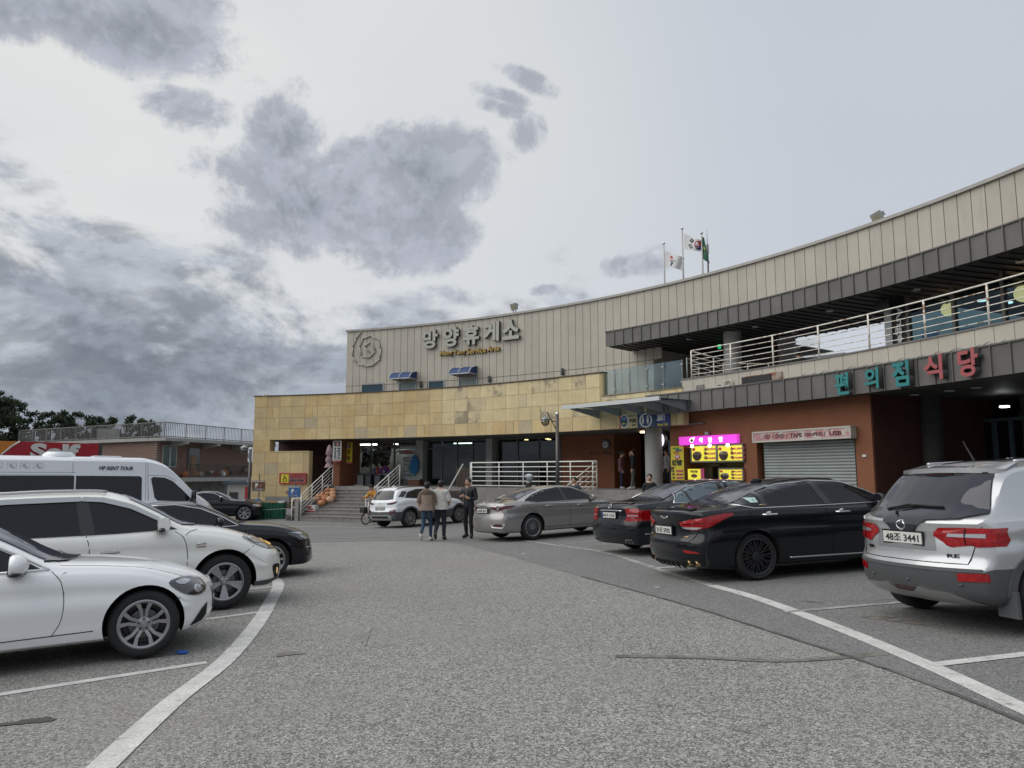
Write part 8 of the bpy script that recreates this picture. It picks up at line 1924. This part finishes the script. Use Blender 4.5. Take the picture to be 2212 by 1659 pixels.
slab('roof_slab', roofp, HZ2, HZ2 + .22, pale)
slab('balcony_slab', [hc_ + nR * ov - dR * .2 + dR * 1.6, hr_ + nR * ov + dR * .4, hr_ + dR * .4, hc_ + dR * 1.6], HZ1 - .28, HZ1, pale)
for i, f in enumerate((.12, .45, .78)):
    p = hc_ + dR * (10.4 * f); mb = MB(); mb.add([(p.x, p.y, HZ2 - .02), (p.x + nR.x * ov, p.y + nR.y * ov, HZ2 - .02), (p.x + nR.x * ov, p.y + nR.y * ov, HZ2 - .16), (p.x, p.y, HZ2 - .4)] + [(p.x + dR.x * .3, p.y + dR.y * .3, HZ2 - .02), (p.x + (nR * ov + dR * .3).x, p.y + (nR * ov + dR * .3).y, HZ2 - .02), (p.x + (nR * ov + dR * .3).x, p.y + (nR * ov + dR * .3).y, HZ2 - .16), (p.x + dR.x * .3, p.y + dR.y * .3, HZ2 - .4)], [(0, 1, 2, 3), (7, 6, 5, 4), (0, 4, 5, 1), (1, 5, 6, 2), (2, 6, 7, 3), (3, 7, 4, 0)]); mb.build('roof_bracket', pale, hs)
def tpx(px, A, d):                                            # distance along a wall line seen at picture column px
    k = (px - 1106) / FPX; return (k * A.y - A.x) / (d.x - k * d.y)
def hwin(px0, px1, z0, z1, mf, mp, nm='window'):
    t0, t1 = tpx(px0, hc_, dR), tpx(px1, hc_, dR); o = wallquad(nm, hc_ + dR * t0, hc_ + dR * t1, z0, z1, mf, hs, off=.05, th=.1)
    wallquad('pane', hc_ + dR * (t0 + .1), hc_ + dR * (t1 - .1), z0 + .08, z1 - .08, mp, o, off=.07, th=.06); return o
o = hwin(353, 384, 2.0, 3.5, mat('win_frame_pale', (.35, .36, .34), .5), mat('win_green', (.03, .07, .055), .2)); wallquad('mullion', hc_ + dR * (tpx(367, hc_, dR)), hc_ + dR * (tpx(370, hc_, dR)), 2.05, 3.45, mat('win_frame_pale', 0), o, off=.09, th=.05)
o = hwin(408, 434, 1.32, 3.45, M_frame, M_glassd, 'door'); wallquad('door_leaf', hc_ + dR * tpx(414, hc_, dR), hc_ + dR * tpx(425, hc_, dR), 1.35, 2.9, mat('ochre_door', (.22, .14, .07), .7), o, off=.1, th=.05)
hwin(436, 460, -.6, .55, M_frame, M_glassd)
def fence_line(nm, label, pts, z0, hgt, spc, m, parent=None, bars=(0,), r=.012, cat='railing'):
    t = empty(nm, (pts[0][0], pts[0][1], z0), label, cat) if parent is None else parent; bme = None
    for A, Bq in zip(pts, pts[1:]):
        A, Bq = Vector(A), Vector(Bq); n_ = int((Bq - A).length / spc)
        for i in range(n_ + 1):
            p = A.lerp(Bq, i / n_)
            if bme is None: mb = MB(); mb.box((0, 0, hgt / 2), (.028, .028, hgt)); q = mb.build('baluster', m, None); bme = q.data; bpy.data.objects.remove(q)
            q = bpy.data.objects.new('baluster', bme); col.objects.link(q); q.parent = t; q.matrix_parent_inverse = Matrix.Translation(-Vector(t['_w'])); q.location = (p.x, p.y, z0)
            if i % 12 == 0: mb = MB(); mb.box((p.x, p.y, z0 + hgt / 2 + .01), (.06, .06, hgt + .02)); mb.build('post', m, t)
        for z in (hgt, .08): mb = MB(); mb.tube([(A.x, A.y, z0 + z), (Bq.x, Bq.y, z0 + z)], .03, 6); mb.build('rail', m, t)
    return t
M_rl = mat('weathered_railing', (.16, .155, .145), .6, var=.2, vs=3)
fence_line('roof_railing', 'long weathered metal railing round the flat roof of the brick house', [tuple(hl_ + nL * .5), tuple(cR - nR * .1 - nL * .0), tuple(hr_ + nR * (ov - .1) + dR * 2)], HZ2 + .22, 1.0, .17, M_rl)
fence_line('balcony_railing', 'brown balcony railing of the brick house with bags behind it', [tuple(hc_ + nR * (ov - .08) + dR * 1.7), tuple(hr_ + nR * (ov - .08) + dR * .3)], HZ1, .95, .14, mat('brown_railing', (.12, .085, .065), .6))
bz = MB(); p = hl_.lerp(hc_, .62); box('roof_unit', (p.x, p.y + .8, HZ2 + .65), (1.3, .6, .85), mat('unit_grey', (.25, .25, .24), .6), None); tag(bpy.data.objects['roof_unit'], 'grey outdoor unit on the roof of the brick house', 'air conditioner')
bags_ = dict(white=(.5, .5, .48), red=(.25, .05, .04), dark=(.05, .05, .05), tan=(.25, .19, .12), orange=(.4, .14, .05))
for i in range(34):
    bc_ = r9.choice(list(bags_)); p = hc_ + dR * r9.uniform(2.2, 10.2) + nR * r9.uniform(.2, 1.0); r = r9.uniform(.14, .32); mb = MB(); zz = HZ1 + r * .7 + (r9.uniform(0, .6) if (p - hc_).dot(dR) > 6 else 0); mb.ball((p.x, p.y, zz), r, 8, 6, (1, 1, r9.uniform(.7, 1.1))); o = mb.build('stored_bag', mat('bag_' + bc_, bags_[bc_], .7), None, True); tag(o, bc_ + ' bag or bundle on the %s of the brick house balcony' % ['left end', 'left half', 'right half', 'right end'][min(3, int((p - hc_).dot(dR) / 2.6))], 'bag', 'bags and bundles stored on the brick house balcony')
# filling station sign
gs = empty('filling_station_canopy', WY(110, 970, 34), 'red and orange filling station canopy band lettered Self behind the van', 'canopy')
A = WY(-60, 975, 31.5); Bq = WY(216, 973, 35.5); d = Vector((Bq.x - A.x, Bq.y - A.y, 0)); L = d.length; d.normalize(); zt, zb_ = WY(216, 959.5, 35.5).z, WY(216, 1010, 35.5).z
Fm = Matrix(((d.x, -d.y, 0, A.x), (d.y, d.x, 0, A.y), (0, 0, 1, 0), (0, 0, 0, 1)))
xr = (L - 1.0)
def gx(px): k = (px - 1106) / FPX; return (k * A.y - A.x) / (d.x - k * d.y)
fixn(MB().prism([(gx(-60), zb_), (gx(-60), zt + .02), (gx(45), zt + .02), (gx(28), zt - .2), (gx(8), zt - .55), (gx(-8), zb_)], Fm, .5).build('orange_band', mat('orange_band', (.50, .17, .02), .5), gs))
crv = [(gx(-8), zb_), (gx(8), zt - .55), (gx(28), zt - .2), (gx(45), zt + .02)]
fixn(MB().prism(crv + [(gx(216), zt + .02), (gx(216), zb_)], Fm, .5).build('red_band', mat('red_band', (.34, .008, .02), .5), gs))
mb = MB(); mb.tube([Fm @ Vector((x, -.02, z)) for x, z in crv], .035, 6); mb.build('white_curve', wht, gs)
T = Matrix(((d.x, 0, d.y, 0), (d.y, 0, -d.x, 0), (0, 1, 0, 0), (0, 0, 0, 1))); c_ = Fm @ Vector((gx(123), -.02, (zt + zb_) / 2 + .16)); T = Matrix.Translation(c_) @ T
textmesh('lettering', 'Self', T, 2.05, .72, wht, gs, .05, bold=.05)
box('end_post', (gx(221), .2, zb_ + .4), (.2, .2, 1.5), M_frame, gs, M=Fm)
# small booth and gable between the house and the stone wall
p = WY(525, 1090, 44); bt_ = empty('white_booth', (p.x, p.y, -1), 'small white booth with a dark blue flat roof behind the bins', 'booth')
box('booth_wall', (p.x, p.y, -.1), (1.5, 1.2, 2.2), mat('booth_white', (.4, .4, .38), .7), bt_); box('booth_roof', (p.x + .05, p.y, 1.05), (2.0, 1.7, .08), mat('booth_blue_roof', (.03, .07, .12), .5), bt_)
box('booth_window', (p.x - .35, p.y - .61, .2), (.5, .03, .6), M_glassd, bt_); box('booth_door', (p.x + .45, p.y - .61, -.1), (.3, .03, 1.8), red, bt_)
for sx in (-.75, .85): mb = MB(); mb.tube([(p.x + sx, p.y - .8, -1.2), (p.x + sx, p.y - .8, 1.05)], .05, 6); mb.build('booth_post', mat('booth_post_blue', (.05, .07, .09), .5), bt_)
p = WY(500, 1070, 47); gm = MB(); Fg = Matrix.Translation((p.x, p.y, 0)); o = fixn(gm.prism([(-1.7, -1.2), (2.2, -1.2), (2.2, 1.7), (1.6, 1.7)], Fg, 3).build('gable_shed', mat('gable_pale', (.42, .42, .41), .7), None)); tag(o, 'pale sloping gable end left of the white booth', 'shed')
# ------------------------------------------------------------------ pines, far hill, power of the far left
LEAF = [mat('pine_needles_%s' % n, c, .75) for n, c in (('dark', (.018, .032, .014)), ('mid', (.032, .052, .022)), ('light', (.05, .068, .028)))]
BARK = mat('pine_bark', (.07, .05, .038), .9)
def pine(label, px, py_top, y, wpx, dens=1.0, seed=0, base=-1.5):
    q = random.Random(seed); top = WY(px, py_top, y); rad = wpx / FPX * y; x, yy, zt = top.x, top.y, top.z; Hh = zt - base
    t = empty('pine_tree', (x, yy, base), label, 'tree', 'pines behind the brick house and the filling station')
    mb = MB(); lean = q.uniform(-.4, .4); mb.tube([(x, yy, base), (x + lean * .5, yy, base + Hh * .5), (x + lean * .2, yy, zt - .3)], [.16, .11, .03], 7); 
    ends = []
    nb = int(24 * dens + 6)
    for i in range(nb):
        f = .22 + .76 * (i / nb) ** .9; z = base + Hh * f; an = q.uniform(0, 2 * PI); ln = rad * (1.15 - f) * 1.5 * q.uniform(.55, 1.05) + .25; ln = min(ln, rad * 1.1)
        e = Vector((x + ln * math.cos(an), yy + ln * math.sin(an), z + ln * q.uniform(.1, .45))); mb.tube([(x + lean * .3, yy, z), e], [.04, .012], 4); ends.append((e, max(.34, ln * .42)))
        if ln > .9: m_ = Vector((x, yy, z)).lerp(e, .55) + Vector((q.uniform(-.3, .3), q.uniform(-.3, .3), .2)); ends.append((m_, ln * .33))
    ends.append((Vector((x + lean * .2, yy, zt - .12)), .28)); mb.build('trunk', BARK, t)
    cr = MB()
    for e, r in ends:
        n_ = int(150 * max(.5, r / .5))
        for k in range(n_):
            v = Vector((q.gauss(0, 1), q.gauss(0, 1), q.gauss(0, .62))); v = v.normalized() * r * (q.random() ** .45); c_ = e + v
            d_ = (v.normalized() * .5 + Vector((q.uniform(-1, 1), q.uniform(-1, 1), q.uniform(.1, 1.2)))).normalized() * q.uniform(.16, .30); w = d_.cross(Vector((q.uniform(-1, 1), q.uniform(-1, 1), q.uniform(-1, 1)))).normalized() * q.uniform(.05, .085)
            cr.add([c_ - w, c_ + d_, c_ + w], [(0, 1, 2)], 0 if v.z < -.1 * r else (2 if q.random() < .22 else 1))  # clump undersides get the dark needles, shade put into the colour
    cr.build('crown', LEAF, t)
for i, a_ in enumerate([('large dark pine at the far left edge', -2, 846, 60, 62, 1.5), ('tall dark pine second from the left edge', 32, 868, 62, 34, 1.2), ('slim pine right of the dark pine mass at the left edge', 78, 892, 66, 24, .9), ('broad pine above the left end of the roof railing', 113, 893, 64, 28, 1.0), ('pine with two bushy heads over the red canopy', 140, 891, 66, 24, 1.0), ('bushy pine over the Self lettering', 163, 893, 68, 22, .9), ('low rounded pine above the middle of the roof railing', 190, 902, 64, 26, .9), ('small pine at the end of the long tree row', 213, 904, 66, 16, .8), ('left pine of the separate group above the railing corner', 243, 905, 64, 22, .8), ('upright pine in the middle of the separate group', 288, 901, 66, 16, .7), ('thin pine right of the upright pine', 306, 908, 64, 12, .6), ('rightmost small pine above the railing corner', 328, 912, 62, 20, .8), ('wide dark pine at the left edge behind the largest one', -40, 860, 66, 50, 1.2)]):
    pine(*a_, seed=i + 5)
pine('small tree between the brick house and the stone wall', 537, 1003, 70, 14, .7, seed=40); 
hx = [(-160, 300), (-140, 330), (-110, 300), (-70, 320), (-40, 300)]
mb = MB(); n_ = 60; vs = []; q = random.Random(2)
for i in range(n_ + 1):
    x = -420 + i * 9; hgt = 12 + 7 * math.sin(i * .35) + 4 * math.sin(i * .9 + 1) + q.uniform(0, 1.6)
    vs += [(x, 380, -4), (x, 400, max(2, hgt)), (x, 470, -4)]
fs = [];
for i in range(n_): k = i * 3; fs += [(k, k + 3, k + 4, k + 1), (k + 1, k + 4, k + 5, k + 2)]
tag(mesh('hill', vs, fs, mat('wooded_hill', (.035, .048, .04), .9, var=.4, vs=.15, bump=.5, bs=.6), None, True), kind='structure')
# litter on the asphalt
p = WG(393, 1413); t = blob  # small crushed blue packet
mb = MB(); mb.ball((p.x, p.y, p.z + .02), .07, 8, 5, (1.0, .5, .22)); o = mb.build('blue_wrapper', mat('wrapper_blue', (.03, .12, .5), .3), None); tag(o, 'crumpled blue wrapper on the asphalt by the front wheel of the white saloon', 'litter')
finish()
